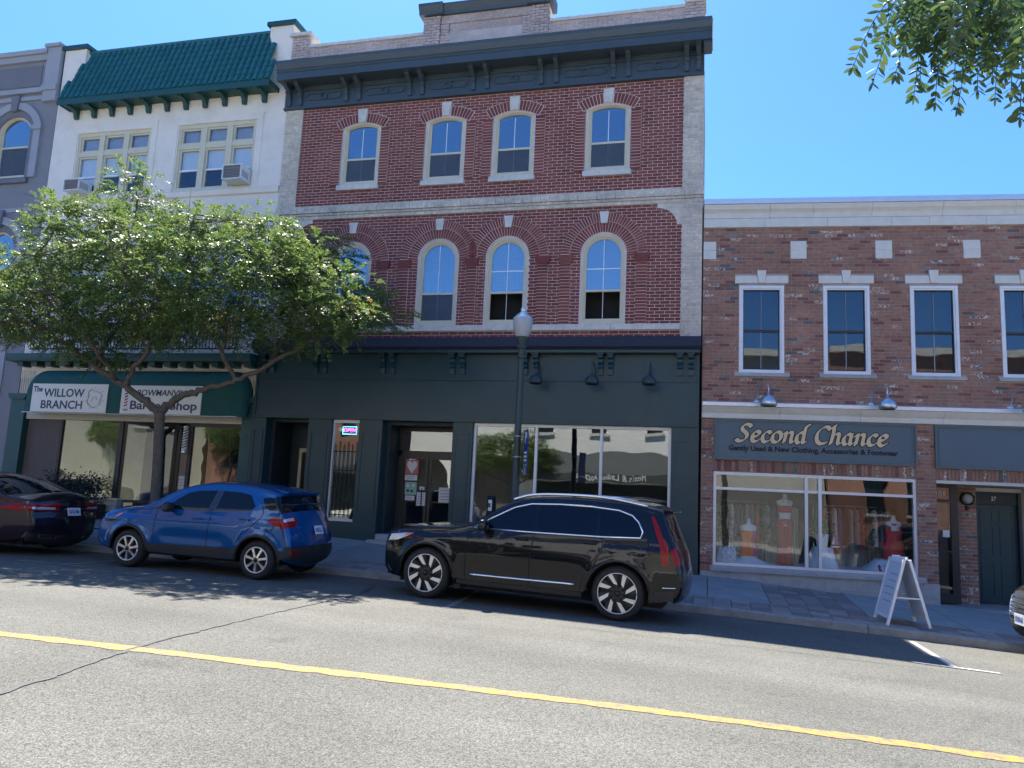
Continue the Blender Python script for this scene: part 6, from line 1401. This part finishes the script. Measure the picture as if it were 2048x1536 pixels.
for side in (-1, 1):
    DL = [(1.5,.97),(2.0,1.18),(2.4,1.29),(2.8,1.32),(3.2,1.29),(3.5,1.2),(3.74,1.08),(3.7,1.02),(2.6,.985)]
    sed.side('front_door_window', clipx(DL,0,2.5), MAT['car_glass'], .003, side); sed.side('rear_door_window', clipx(DL,2.54,9), MAT['car_glass'], .003, side); sed.line('window_trim', DL+DL[:1], .009, MAT['chrome'], .004, side, curve=False)
    for P in ([(1.4,.92),(1.38,.6),(1.4,.3)], [(2.5,.96),(2.46,.6),(2.48,.3)], [(3.45,.98),(3.4,.7),(3.3,.4)]): sed.line('panel_gap', P, .0055, MAT['under'], .0, side)
    sed.handle(2.3,.82,pm,side); sed.handle(3.3,.86,pm,side); sed.mirror(1.6,.96,pm,side)
    sed.side('tail_lamp', [(4.18,.845),(4.3,.885),(4.5,.915),(4.64,.915),(4.64,.80),(4.5,.79),(4.3,.81)], MAT['lamp_red'], .006, side, step=.03); sed.patch('tail_lamp_rear', sed.t_of(.92), sed.t_of(.80), -.38, .95, MAT['lamp_red'], .006, side, nt=10, nv=14); sed.patch('reverse_lamp', sed.t_of(.868), sed.t_of(.825), -.30, .45, MAT['lamp_clear'], .010, side, nv=12)
    sed.patch('exhaust_trim', sed.t_of(.40), sed.t_of(.35), -.34, -.04, MAT['chrome'], .02, side); sed.patch('exhaust_tip', sed.t_of(.395), sed.t_of(.355), -.32, -.06, MAT['under'], .026, side)
    sed.side('head_lamp', [(.3,.62),(.34,.68),(.7,.79),(.82,.8),(.6,.7)], MAT['lamp_dark'], .006, side)
sed.patch('windscreen', sed.t_of(.99,False), sed.t_of(1.34,False), -1.42, -.03, MAT['car_glass'], .004, -1, nv=20); sed.patch('rear_window', sed.t_of(1.33), sed.t_of(1.055), -1.32, -.06, MAT['car_glass'], .004, -1, nv=20)
sed.patch('brake_lamp', sed.t_of(1.335), sed.t_of(1.312), -.8, -.3, MAT['lamp_red'], .02, -1); sed.patch('boot_trim', sed.t_of(.845), sed.t_of(.83), -1.2, -.3, MAT['chrome'], .012, -1, nv=16)
for v in (.72,.56): pass
sed.patch('lower_bumper', sed.t_of(.40), sed.t_of(.27), -1.4, .9, MAT['trim_black'], .012, -1, nv=24); sed.plate_txt(sed.t_of(.74), 'bbb')
sed.place((-15.57,-5.60,zroad(-15.57,-5.60)), (-12.72,-5.62,zroad(-12.72,-5.62)))
# ---- dark SUV nosing in at the right edge
sp = dict(L=4.7, W=.93, R=.36, rim=.25, spokes=10, sill=.27, arch=.42, axles=(.92,3.65), bot_x=(.16,4.55),
  sil=[(.2,.27),(.06,.36),(.02,.5),(.03,.68),(.07,.82),(.16,.92),(.4,.985),(.9,1.05),(1.25,1.09),(1.6,1.28),(2.0,1.5),(2.4,1.59),(3.0,1.62),(3.7,1.58),(4.2,1.5),(4.4,1.36),(4.55,1.1),(4.65,.85),(4.68,.6),(4.62,.35),(4.55,.28)],
  belt=lambda x: 1.03+.02*(x-1.3), tumble=.30, shoulder=.03, taper_f=(1.0,.2), taper_r=(3.7,.14), rad=lambda x, z: .12 if x < .3 or x > 4.4 else .06, crown=lambda x, z: (.13 if x < .3 else .045), cat='car')
kia = Car('charcoal_suv', 'charcoal SUV nose with mesh grille at the right edge', sp); pm = MAT['paint_charcoal']; kia.body(pm); kia.under(); kia.wheels('star')
for side in (-1, 1):
    DL = [(1.45,1.06),(1.9,1.3),(2.3,1.45),(2.9,1.49),(3.6,1.46),(4.1,1.38),(4.2,1.2),(4.0,1.12),(2.6,1.09)]
    kia.side('front_door_window', clipx(DL,0,2.5), MAT['car_glass'], .003, side); kia.side('rear_door_window', clipx(DL,2.54,9), MAT['car_glass'], .003, side)
    kia.side('head_lamp', [(.2,.7),(.24,.84),(.5,.9),(.62,.9),(.45,.78)], MAT['lamp_dark'], .006, side); kia.mirror(1.6,1.07,pm,side); kia.patch('lamp_strip', kia.t_of(.5,False), kia.t_of(.8,False), -.12, .3, MAT['lamp_clear'], .008, side)
    kia.handle(2.3,.95,pm,side); kia.handle(3.3,.97,pm,side)
kia.patch('windscreen', kia.t_of(1.14,False), kia.t_of(1.55,False), -1.42, -.03, MAT['car_glass'], .004, -1, nv=20)
kia.patch('grille', kia.t_of(.55,False), kia.t_of(.84,False), -1.2, -.18, MAT['under'], .006, -1)
mb = MB()
for i in range(5):
    for j in range(16):
        t = kia.t_of(.56+.055*i,False); v = -.24-.063*j-(.03 if i % 2 else 0); P = [kia.pt(t+dt_, v+dv, .012) for dt_, dv in ((-.9,0),(0,-.026),(.9,0),(0,.026),(-.9,0))]
        mb.tube(P, .005, 5)
mb.build('grille_mesh', MAT['chrome'], kia.root); kia.patch('bumper_chrome', kia.t_of(.33,False), kia.t_of(.37,False), -1.35, .8, MAT['chrome'], .015, -1, nv=24); kia.patch('lower_intake', kia.t_of(.38,False), kia.t_of(.5,False), -1.3, -.12, MAT['under'], .008, -1); kia.plate_txt(kia.t_of(.52,False), 'cccc')
tb = kia.t_of(.88,False); p = kia.pt(tb, -(kia.ye[int(tb)]-kia.r[int(tb)])+.001, .01); MB().tube([(p.x,.07*math.cos(a),p.z+.03*math.sin(a)) for a in np.linspace(0,2*math.pi,21)], .006, 6).build('badge', MAT['chrome'], kia.root)
kia.place((5.3,-5.25,zroad(5.3,-5.25)), (8.0,-5.1,zroad(8.0,-5.1)))
# ================================================================ street tree
def sprays(orig, dirs, n_pair, length, leaf_l, leaf_w, droop, name, m, parent, jitter=.35):
    """pinnate sprays: arrays of origins and directions -> one mesh of leaf-sized faces"""
    N = len(orig); d = dirs/np.linalg.norm(dirs, axis=1)[:,None]
    up = np.tile([0,0,1.0],(N,1))+RNG.normal(0,jitter,(N,3)); sd_ = np.cross(d, up); sd_ /= np.linalg.norm(sd_,axis=1)[:,None]+1e-9; nn = np.cross(sd_, d)
    V = []; A = []
    for k in range(n_pair):
        f = (k+1)/n_pair; L_ = length*f
        c = orig+d*L_[..., None] if hasattr(L_, 'shape') else orig+d*L_
        c = c+np.array([0,0,-1.0])*(droop*f*f)
        for s in (-1, 1):
            ax = sd_*s*.85+d*.5+RNG.normal(0,.28,(N,3)); ax /= np.linalg.norm(ax,axis=1)[:,None]
            wv = np.cross(ax, nn)+RNG.normal(0,.25,(N,3)); wv /= np.linalg.norm(wv,axis=1)[:,None]+1e-9
            l = leaf_l*RNG.uniform(.7,1.15,(N,1))*(1-.35*abs(f-.55)); w_ = leaf_w*RNG.uniform(.8,1.2,(N,1))
            V.append(np.stack([c, c+ax*l*.5+wv*w_*.5, c+ax*l, c+ax*l*.5-wv*w_*.5], 1)); A.append(RNG.uniform(0,1,N))
    V = np.concatenate(V).reshape(-1,3); A = np.concatenate(A); n = len(A)
    me = bpy.data.meshes.new(name); me.vertices.add(n*4); me.vertices.foreach_set('co', V.ravel().astype(np.float32))
    me.loops.add(n*4); me.loops.foreach_set('vertex_index', np.arange(n*4, dtype=np.int32)); me.polygons.add(n)
    me.polygons.foreach_set('loop_start', (np.arange(n)*4).astype(np.int32)); me.polygons.foreach_set('loop_total', np.full(n,4,np.int32))
    me.materials.append(m); at = me.attributes.new('bc','FLOAT','FACE'); at.data.foreach_set('value', A.astype(np.float32)); me.update(); me.validate()
    return put(name, me, parent)
TB = Vector((-11.03,-3.2,zwalk(-11.03,-3.2)))
tree = thing('street_tree', 'leafy locust tree with forked trunk growing before the white building', 'tree', TB)
fork = Vector((-11.17,-3.2,3.02))
MB().tube(catmull([TB+Vector((0,0,-.1)),TB+Vector((.0,0,.25)),(-11.06,-3.2,1.6),(-11.12,-3.2,2.5),fork], 6), [.15,.135,.125,.118,.113,.11,.108,.106,.104,.102,.1,.1,.1,.1,.1,.1,.1,.1,.1,.1,.102,.104,.106,.108,.11], 12).build('trunk', MAT['bark'], tree, smooth=True)
LIMBS = [[fork,(-11.5,-3.25,3.25),(-12.11,-3.3,3.62),(-12.93,-3.4,4.08),(-13.73,-3.6,4.6),(-14.6,-3.7,5.2),(-15.4,-3.6,5.6)],
         [fork,(-10.95,-3.15,3.25),(-10.54,-3.1,3.47),(-9.9,-3.0,3.68),(-9.3,-2.9,3.9),(-8.2,-2.8,4.54),(-7.3,-2.9,4.85),(-6.6,-3.0,4.9)],
         [(-11.95,-3.3,3.55),(-11.7,-3.5,3.9),(-11.2,-3.7,4.25),(-11.0,-3.8,5.0),(-11.3,-3.7,6.0),(-12.0,-3.5,7.0),(-12.25,-3.4,8.1)],
         [(-12.7,-3.35,3.95),(-12.9,-3.0,4.6),(-12.8,-2.6,5.2),(-13.0,-2.3,6.0),(-13.4,-2.1,6.8)],
         [(-9.6,-2.95,3.78),(-9.9,-3.3,4.5),(-10.2,-3.8,5.2),(-10.1,-4.2,6.0),(-9.8,-4.5,6.8)],
         [(-8.9,-2.85,4.15),(-8.9,-2.4,4.8),(-8.7,-2.0,5.6),(-8.4,-1.9,6.5),(-8.2,-1.9,7.0)],
         [(-13.4,-3.5,4.4),(-13.9,-4.2,4.8),(-14.4,-4.8,5.4),(-14.8,-5.0,6.0)],
         [(-11.1,-3.75,4.6),(-10.7,-4.6,5.0),(-10.6,-5.2,5.5),(-10.4,-5.5,6.2)],
         [(-12.2,-3.35,3.7),(-12.2,-4.2,4.3),(-12.4,-5.0,5.0),(-12.6,-5.4,5.8)],
         [(-11.1,-3.72,5.2),(-10.6,-2.8,5.8),(-10.2,-2.2,6.6),(-10.0,-2.1,7.1)]]
pts = []
for i, L_ in enumerate(LIMBS):
    P = catmull(L_, 7); r0_ = (.085,.08,.05,.042,.045,.04,.035,.035,.035,.03)[i]; n = len(P)
    P = [P[0]]+[p+Vector(RNG.normal(0,.02,3)) for p in P[1:]]
    MB().tube(P, [r0_*(1-.82*k/n)+.006 for k in range(n)], 9).build('branch', MAT['bark'], tree, smooth=True); pts += [(p, i) for p in P[3:]]
top_x = [-16.3,-15.4,-14.5,-13.6,-13.1,-12.6,-12.26,-11.9,-11.2,-10.2,-9.2,-8.1,-7.6,-6.9,-6.4,-6.0]; top_z = [5.6,5.9,6.35,6.7,7.1,7.7,8.5,7.85,7.35,7.3,7.25,7.15,6.6,6.2,5.4,4.95]
bot_x = [-16.3,-15,-14,-13,-12,-11,-10,-9,-8,-7,-6]; bot_z = [5.0,4.6,4.2,4.05,4.35,4.45,4.5,4.4,4.35,4.5,4.75]
clusters = [Vector(q) for q in ((-12.25,-3.4,8.25),(-12.45,-3.5,7.75),(-12.0,-3.3,7.7),(-12.8,-3.4,7.25),(-12.3,-3.7,7.2),(-11.8,-3.2,7.15),(-13.1,-3.2,6.9),(-8.1,-2.2,7.0),(-8.4,-2.3,6.6),(-7.8,-2.1,6.6))]; tries = 0
while len(clusters) < 205 and tries < 20000:
    tries += 1; x = RNG.uniform(-16.2,-6.1); zt, zb_ = np.interp(x,top_x,top_z), np.interp(x,bot_x,bot_z)
    z = RNG.uniform(zb_+.15, zt-.15); hd = 2.1*math.sqrt(max(.05,1-((x+11.2)/5.6)**2))*math.sqrt(max(.06,1-((z-(zt+zb_)/2)/((zt-zb_)/2+.05))**2)); y = -3.55+RNG.uniform(-hd,hd)
    z -= max(0,-3.3-y)*.28*(z-zb_)/(zt-zb_+.01)
    c = Vector((x,y,z))
    if all((c-q).length > .5 for q in clusters): clusters.append(c)
O = []; D = []; tw = MB(); OG = []; DG = []
for c in clusters:
    p, i = min(pts, key=lambda q: (q[0]-c).length+max(0,q[0].z-c.z)*1.5); mid = (p+c)/2+Vector(RNG.normal(0,.12,3))+Vector((0,0,-.05))
    tw.tube(catmull([p,mid,c],5), [.016,.014,.013,.012,.011,.01,.009,.008,.007,.006,.005], 5, cap=False)
    gold = RNG.uniform() < .07
    for k in range(int(RNG.integers(40,64))):
        e = RNG.normal(0,1,3)*np.array([.27,.27,.11]); o = np.array(c)+e*.75; d = e/np.linalg.norm(e)*.8+np.array(c-p)/(c-p).length*.5+np.array([0,0,-.12]); (OG if gold and k < 14 else O).append(o); (DG if gold and k < 14 else D).append(d)
    for k in range(3): e = Vector(RNG.normal(0,.25,3)); tw.tube([c,c+e*.6+Vector((0,0,.03)),c+e], [.006,.004,.003], 4, cap=False)
tw.build('twigs', MAT['bark'], tree)
stuff(sprays(np.array(O), np.array(D), 8, .24, .076, .033, .07, 'crown', MAT['leaf'], tree)); stuff(sprays(np.array(OG), np.array(DG), 8, .2, .07, .03, .05, 'yellowing_leaves', MAT['leaf_gold'], tree))
# ================================================================ near tree whose branch hangs into the top right corner
NB = Vector((3.3,-15.6,zroad(3.3,-15.6)))
near = thing('overhanging_tree', 'tree branch with feathery leaves hanging into the top right corner', 'tree', NB)
MB().tube(catmull([NB,NB+Vector((0,0,1.5)),(3.25,-15.5,3.0),(3.1,-15.3,4.2),(3.2,-15.2,5.2)],5), [.13-.004*k for k in range(21)], 10).build('trunk', MAT['bark'], near, smooth=True)
def cp(px, py, d): return CAM+(cf+cr*((px-1024)/1543.08)+cu*((768-py)/1543.08))*d
br = [Vector((3.15,-15.35,3.9)), Vector((2.5,-15.0,3.85)), cp(2110,-60,2.75), cp(2000,-45,2.7), cp(1900,-40,2.65), cp(1800,-25,2.6)]
MB().tube(catmull(br,6), [.03-.0008*k for k in range(31)], 8).build('branch', MAT['bark'], near, smooth=True)
lf = []                                            # (position, axis, width axis, length)
rach = []
spec = [(1800,-25,1705,135,2.6),(1815,-15,1745,165,2.62),(1830,-20,1790,150,2.6),(1845,-15,1828,190,2.58),(1870,-20,1840,165,2.7),(1880,-30,1865,120,2.55),(1895,-15,1870,205,2.68),(1915,-20,1905,190,2.6),(1925,-30,1930,150,2.72),(1945,-20,1915,215,2.6),(1950,-20,1955,180,2.66),(1965,-30,1985,150,2.6),(1985,-10,1990,195,2.72),(2005,-20,2010,150,2.6),(2020,-20,2022,185,2.5),(2042,20,2040,235,2.35),(2060,-10,2065,215,2.6),(2030,-30,2045,120,2.7),
        (1800,-20,1760,95,2.68),(1825,-20,1800,100,2.7),(1860,-30,1900,110,2.64),(1900,-30,1885,130,2.74),(1935,-30,1960,120,2.58),(1975,-30,1945,130,2.7),(1990,-30,2020,100,2.66),(2010,-30,1975,110,2.6),(2040,-30,2015,125,2.74),(1960,-40,1930,95,2.8),(1850,-30,1830,85,2.76),(1880,-30,1915,80,2.8),(1920,-30,1890,70,2.5),(1980,-30,2000,75,2.55),(2020,-30,2050,80,2.6)]
for k in range(17):
    xa = random.uniform(1850,2075); ya = random.uniform(-45,40); spec.append((xa,ya,xa+random.uniform(-55,15),ya+random.uniform(70,130),random.uniform(2.45,2.85)))
for x0, y0, x1, y1, d in spec:
    a = cp(x0,y0,d); b = cp(x1,y1,d+random.uniform(-.08,.08)); m_ = (a+b)/2+cu*.02+cr*random.uniform(-.015,.015); P = catmull([a,m_,b],8); rach.append(P)
    n = len(P); 
    for k in range(2, n):
        t = (P[min(k+1,n-1)]-P[k-1]).normalized(); s1 = t.cross(cf+Vector(RNG.normal(0,.5,3))).normalized()
        for s in (-1,1):
            ax = (s1*s*.8+t*.65+Vector(RNG.normal(0,.16,3))).normalized(); wv = ax.cross(Vector(RNG.normal(0,1,3))*.7+cf*.9).normalized(); lf.append((P[k], ax, wv, random.uniform(.03,.048)*(1.25 if d < 2.4 else 1)))
    for k in (0,): lf.append((P[-1], (P[-1]-P[-2]).normalized(), s1, .035))
mb = MB()
for P in rach: mb.tube(P, .0016, 4, cap=False)
mb.build('leaf_stems', MAT['leaf_near'], near)
lm = MB(); prf = [(0,.0),(.15,.1),(.4,.17),(.65,.165),(.88,.09),(1.0,0)]
for t, h in prf: lm.v += [(t,h,.02*math.sin(t*3)),(t,0,-.0+.02*math.sin(t*3)-h*.25),(t,-h,.02*math.sin(t*3))]
for i in range(5):
    for j in range(2): lm.f.append([i*3+j,(i+1)*3+j,(i+1)*3+j+1,i*3+j+1]); lm.m.append(0); lm.a.append(0)
lme = lm.mesh('leaf', MAT['leaf_near'], smooth=True)
lf.sort(key=lambda q: -q[3]/((q[0]-CAM).length)); rest = MB()
def leaf_matrix(q):
    p, ax, wv, l = q; nz_ = ax.cross(wv).normalized(); wv = nz_.cross(ax); M = Matrix((ax*l, wv*l, nz_*l)).transposed().to_4x4(); M.translation = p; return M
for i, q in enumerate(lf):
    M = leaf_matrix(q)
    if i < 300: o = put('leaf', lme, near); o.matrix_basis = Matrix.Translation(-NB)@M
    else: rest.add([M@Vector(v) for v in lm.v], lm.f, a=random.random())
if rest.v: stuff(rest.build('small_leaves', MAT['leaf_near'], near, smooth=True, attr=True))
O = []; D = []
for k in range(260):
    c = np.array([3.4,-15.4,5.2])+RNG.normal(0,1,3)*np.array([.6,.8,.5]); O.append(c); D.append(RNG.normal(0,1,3)+np.array([0,0,-.4]))
stuff(sprays(np.array(O), np.array(D), 7, .25, .05, .018, .06, 'crown', MAT['leaf_near'], near))
# ================================================================ street furniture
lp = thing('street_lamp', 'tall dark green street lamp post with an acorn globe behind the black SUV', 'street lamp', (-3.44,-3.1,zwalk(-3.44,-3.1)))
zb0 = zwalk(-3.44,-3.1)
MB().lathe([(.0,zb0),(.2,zb0),(.2,zb0+.12),(.16,zb0+.18),(.13,zb0+.5),(.1,zb0+.6),(.078,zb0+.75),(.068,2.2),(.062,3.2),(.055,4.2)], (-3.44,-3.1,0), 20).build('post', MAT['pole_paint'], lp, smooth=True, angle=40)
MB().lathe([(.055,4.2),(.085,4.24),(.085,4.28),(.06,4.3),(.06,4.36),(.07,4.4),(.09,4.42),(.09,4.46),(.075,4.48),(.1,4.56),(.125,4.6),(.125,4.63)], (-3.44,-3.1,0), 20).build('collar', MAT['pole_paint'], lp, smooth=True, angle=40)
MB().lathe([(.11,4.63),(.15,4.72),(.175,4.82),(.185,4.92),(.185,4.97)], (-3.44,-3.1,0), 24).build('globe', MAT['globe'], lp, smooth=True)
MB().lathe([(.19,4.97),(.185,4.99),(.15,5.02),(.12,5.06),(.08,5.08),(.075,5.1),(.05,5.12)], (-3.44,-3.1,0), 24).build('globe_cap', MAT['globe_cap'], lp, smooth=True)
MB().lathe([(.0,5.22),(.03,5.2),(.05,5.17),(.045,5.13),(.03,5.11)], (-3.44,-3.1,0), 16).tube([(-3.44,-3.1,5.2),(-3.44,-3.1,5.3)], [.012,.003], 6).build('finial', MAT['globe_cap'], lp, smooth=True)
for z in (2.36,2.74): MB().lathe([(.073,z),(.076,z+.01),(.073,z+.02)], (-3.44,-3.1,0), 20).build('strap', MAT['galvanised'], lp)
ps = thing('parking_sign', 'narrow blue sign with white symbols strapped to the street lamp post', 'sign', (-3.3,-3.12,2.05), R(-64), rel=False)
MB().box(-.02,.3,-.006,0,.0,.16).box(-.02,.3,-.006,0,.17,.82).build('panel', MAT['blue_sign'], ps)
MB().box(-.012,.292,-.008,-.0061,.005,.012).box(-.012,.292,-.008,-.0061,.148,.155).box(-.012,.292,-.008,-.0061,.175,.182).box(-.012,.292,-.008,-.0061,.808,.815).build('border', MAT['paper'], ps)
text('letter','P',.28,MAT['paper'],ps,(.14,-.0085,.66),bold=.01); mb = MB()
mb.tube([(.14+.045*math.cos(a),-.008,.07+.04*math.sin(a)) for a in np.linspace(-2.6,1.2,12)], .006, 4).tube([(.11,-.008,.135),(.12,-.008,.085),(.165,-.008,.085),(.185,-.008,.045)], .007, 4).build('wheelchair_symbol', MAT['paper'], ps)
mb = MB()
for k in range(3): mb.box(.03,.25,-.0085,-.0065,.24+k*.07,.275+k*.07)
mb.build('small_print', MAT['paper'], ps)
bo = thing('ash_bollard', 'black cylindrical ash bollard with a white label before the shop window', 'bollard', (-3.94,-2.9,zwalk(-3.94,-2.9))); zz = zwalk(-3.94,-2.9)
MB().lathe([(0,zz),(.13,zz),(.13,zz+.03),(.088,zz+.05),(.088,1.58),(.084,1.62),(.07,1.635),(.0,1.64)], (-3.94,-2.9,0), 24).build('cylinder', MAT['iron'], bo, smooth=True, angle=40)
mb = MB()
for i in range(7):
    a = R(-115+i*8+0); mb.v += [(-3.94+.0895*math.cos(a),-2.9+.0895*math.sin(a),z) for z in (1.36,1.56)]
for i in range(6): mb.f.append([2*i,2*i+2,2*i+3,2*i+1]); mb.m.append(0); mb.a.append(0)
mb.build('label', MAT['paper'], bo); MB().box(-3.98,-3.93,-2.993,-2.991,1.42,1.5).build('pictogram', MAT['ink_navy'], bo)
mat('aframe_white', (0.78,0.79,0.8), 0.5, var=0.04); mat('aframe_panel', (0.62,0.66,0.72), 0.5, var=0.05)
af = thing('sandwich_board', 'white folding sandwich board standing on the kerb side of the sidewalk', 'sandwich board', (3.02,-3.05,zwalk(3.02,-3.05)), R(4), rel=False)
def leafboard(s, xb):
    p = Vector((s*.04,0,1.02)); q = Vector((xb,0,.0)); d = (p-q); L_ = d.length; d.normalize(); n = Vector((d.z,0,-d.x))*(1 if s > 0 else -1); dz0 = 0
    def bx(a, b, u0, u1, th0, th1, m, nm):
        V = [q+d*u+Vector((0,y,0))+n*th for th in (th0,th1) for (u,y) in ((u0,a),(u0,b),(u1,b),(u1,a))]
        return MB().add(V, [(0,1,2,3),(4,5,6,7),(0,1,5,4),(1,2,6,5),(2,3,7,6),(3,0,4,7)]).build(nm, m, af)
    f = MAT['aframe_white']
    bx(-.38,-.335,0,L_,-.02,.02,f,'frame'); bx(.335,.38,0,L_,-.02,.02,f,'frame'); bx(-.334,.334,L_-.06,L_,-.02,.02,f,'frame'); bx(-.334,.334,.1,.15,-.02,.02,f,'frame'); bx(-.334,.334,.151,L_-.061,-.008,.008,MAT['aframe_panel'],'panel')
    o = None
    for k in range(5): o = bx(-.25,.1+.1*random.random(),.35+k*.11,.365+k*.11,.0085,.0095,MAT['ink_grey'],'faint_writing')
leafboard(-1,-.31); leafboard(1,.31); MB().tube([(0,-.37,1.03),(0,.37,1.03)], .02, 8).build('hinge', MAT['aframe_white'], af); MB().box(-.2,.2,-.36,-.35,.42,.44).box(-.2,.2,.35,.36,.42,.44).build('brace', MAT['aframe_white'], af)
for k in range(2): MB().tube([(-.03,-.2+k*.4,1.0),(-.06,-.2+k*.4,1.05),(.06,-.2+k*.4,1.05),(.03,-.2+k*.4,1.0)], .012, 6).build('handle_grip', MAT['aframe_white'], af)
# ================================================================ the sunlit side of the street behind the viewer (seen in the glass)
mat('beige_stucco', (0.42,0.4,0.31), 0.9, var=0.08, scale=1); mat('tan_stucco', (0.4,0.38,0.33), 0.9, var=0.1, scale=1); mat('dark_awning', (0.05,0.052,0.055), 0.8); mat('window_black', (0.02,0.025,0.03), 0.1); mat('cream_stucco', (0.8,0.77,0.7), 0.9, var=0.05, scale=1)
def opp(name, label, a, b, h, m, wins, arch=None, awning=None, ground=True):
    t = thing(name, label, 'building', ((a+b)/2,-21.5,0), rel=True); Y = -21.5
    holes = [[(x-.45,z0),(x+.45,z0),(x+.45,z1),(x-.45,z1)] for x, z0, z1 in wins]
    for ar in arch or []: holes.append(arch_poly(*ar))
    V, F = plate([(a,-1),(b,-1),(b,h),(a,h)], holes, .4, y=0); MB().add([(x,Y-.4+(.4-y),z) for x,y,z in V], F).build('wall', m, t)
    MB().box(a,b,Y-6,Y-5.8,-1,h).box(a,b,Y-5.8,Y-.41,h-.5,h-.3).build('rear_wall', m, t)
    for x, z0, z1 in wins: MB().box(x-.45,x+.45,Y-.2,Y-.18,z0,z1).build('pane', MAT['window_black'], t); MB().box(x-.55,x+.55,Y+.0,Y+.1,z0-.15,z0).build('window_sill', MAT['limestone'], t)
    MB().box(a,b,Y,Y+.3,h-.25,h+.1).build('cornice', MAT['limestone'], t)
    for ar in arch or []: MB().box(ar[0]-ar[1]/2-.2,ar[0]+ar[1]/2+.2,Y-1.2,Y-1.1,-.5,ar[3]+ar[4]+.2).build('arch_backing', MAT['room_mid'], t)
    if awning:
        c, d, z0, z1 = awning; MB().prism([(Y,z1),(Y+1.1,z0+.35),(Y+1.1,z0),(Y,z0)], 'x', c, d).build('shop_awning', MAT['dark_awning'], t); MB().box(c+.2,d-.2,Y+.01,Y+.05,.5,z0-.1).build('shop_glass', MAT['window_black'], t)
    return t
o1 = opp('white_brick_building', 'white painted brick building with an arch and grey awning across the street', -17.0, -.5, 10.2, MAT['cream_stucco'], [(-8.2,4.9,6.4),(-5.4,4.9,6.4),(-2.6,4.9,6.4)], arch=[(-11.0,3.0,-.5,2.6,1.1),(-15.0,2.6,-.5,2.6,1.0)], awning=(-8.6,-1.0,2.5,3.9))
text('awning_lettering', "Men's & Ladies Apparel", .4, MAT['paper'], o1, (-4.6,-20.39,2.68), width=3.4).rotation_euler = (0,0,math.pi)
opp('cream_building', 'cream rendered building with a white cornice across the street', -.3, 9.2, 9.2, MAT['tan_stucco'], [(1.4,4.6,6.6),(3.6,4.6,6.6),(5.8,4.6,6.6),(8.0,4.6,6.6)])
opp('dark_brick_building', 'dark brick building with small windows across the street', 9.4, 20, 9.5, MAT['brown_brick'], [(11.5,1.5,3.2),(13.5,1.5,3.2),(11.5,4.8,6.5),(13.5,4.8,6.5),(16,4.8,6.5)])
opp('brick_row_building', 'brown brick row building across the street from the white building', -27.8, -17.2, 9.4, MAT['brown_brick'], [(-25,4.8,6.6),(-22,4.8,6.6),(-19,4.8,6.6)], awning=(-26,-18,2.4,3.6))
opp('beige_building', 'low beige rendered building across the street far left', -46, -28, 6.5, MAT['beige_stucco'], [(-43,1.2,3.0),(-40,1.2,3.0)])
for (x, y, k, rz, lab) in ((-9.5,-20.0,.62,2.2,'smaller locust tree on the far sidewalk behind the viewer'),(-25,-19.6,.75,.9,'locust tree on the far sidewalk towards the beige building'),(-32,-19.6,.7,4.0,'locust tree standing before the beige building')):
    c = copy_tree(tree); c.location = (x,y,zk(x)); c.scale = (k,k,k); c.rotation_euler = (0,0,rz); c['label'] = lab; c['group'] = 'trees across the street'
for src, loc, rz, lab in ((kia.root,(-2.6,-15.95,zroad(-4,-16.4)+.02),math.pi,'charcoal SUV parked across the street beside the viewer'),(suv.root,(14.2,-15.95,zroad(11,-16.4)+.02),math.pi,'black SUV parked across the street to the right'),(sed.root,(-32,-15.95,zroad(-34,-16.4)+.02),math.pi,'dark sedan parked far across the street to the left')):
    c = copy_tree(src); c.rotation_euler = (0,0,rz); c.location = (loc[0],loc[1]-.93,loc[2]); c['label'] = lab; c['group'] = 'cars parked across the street'
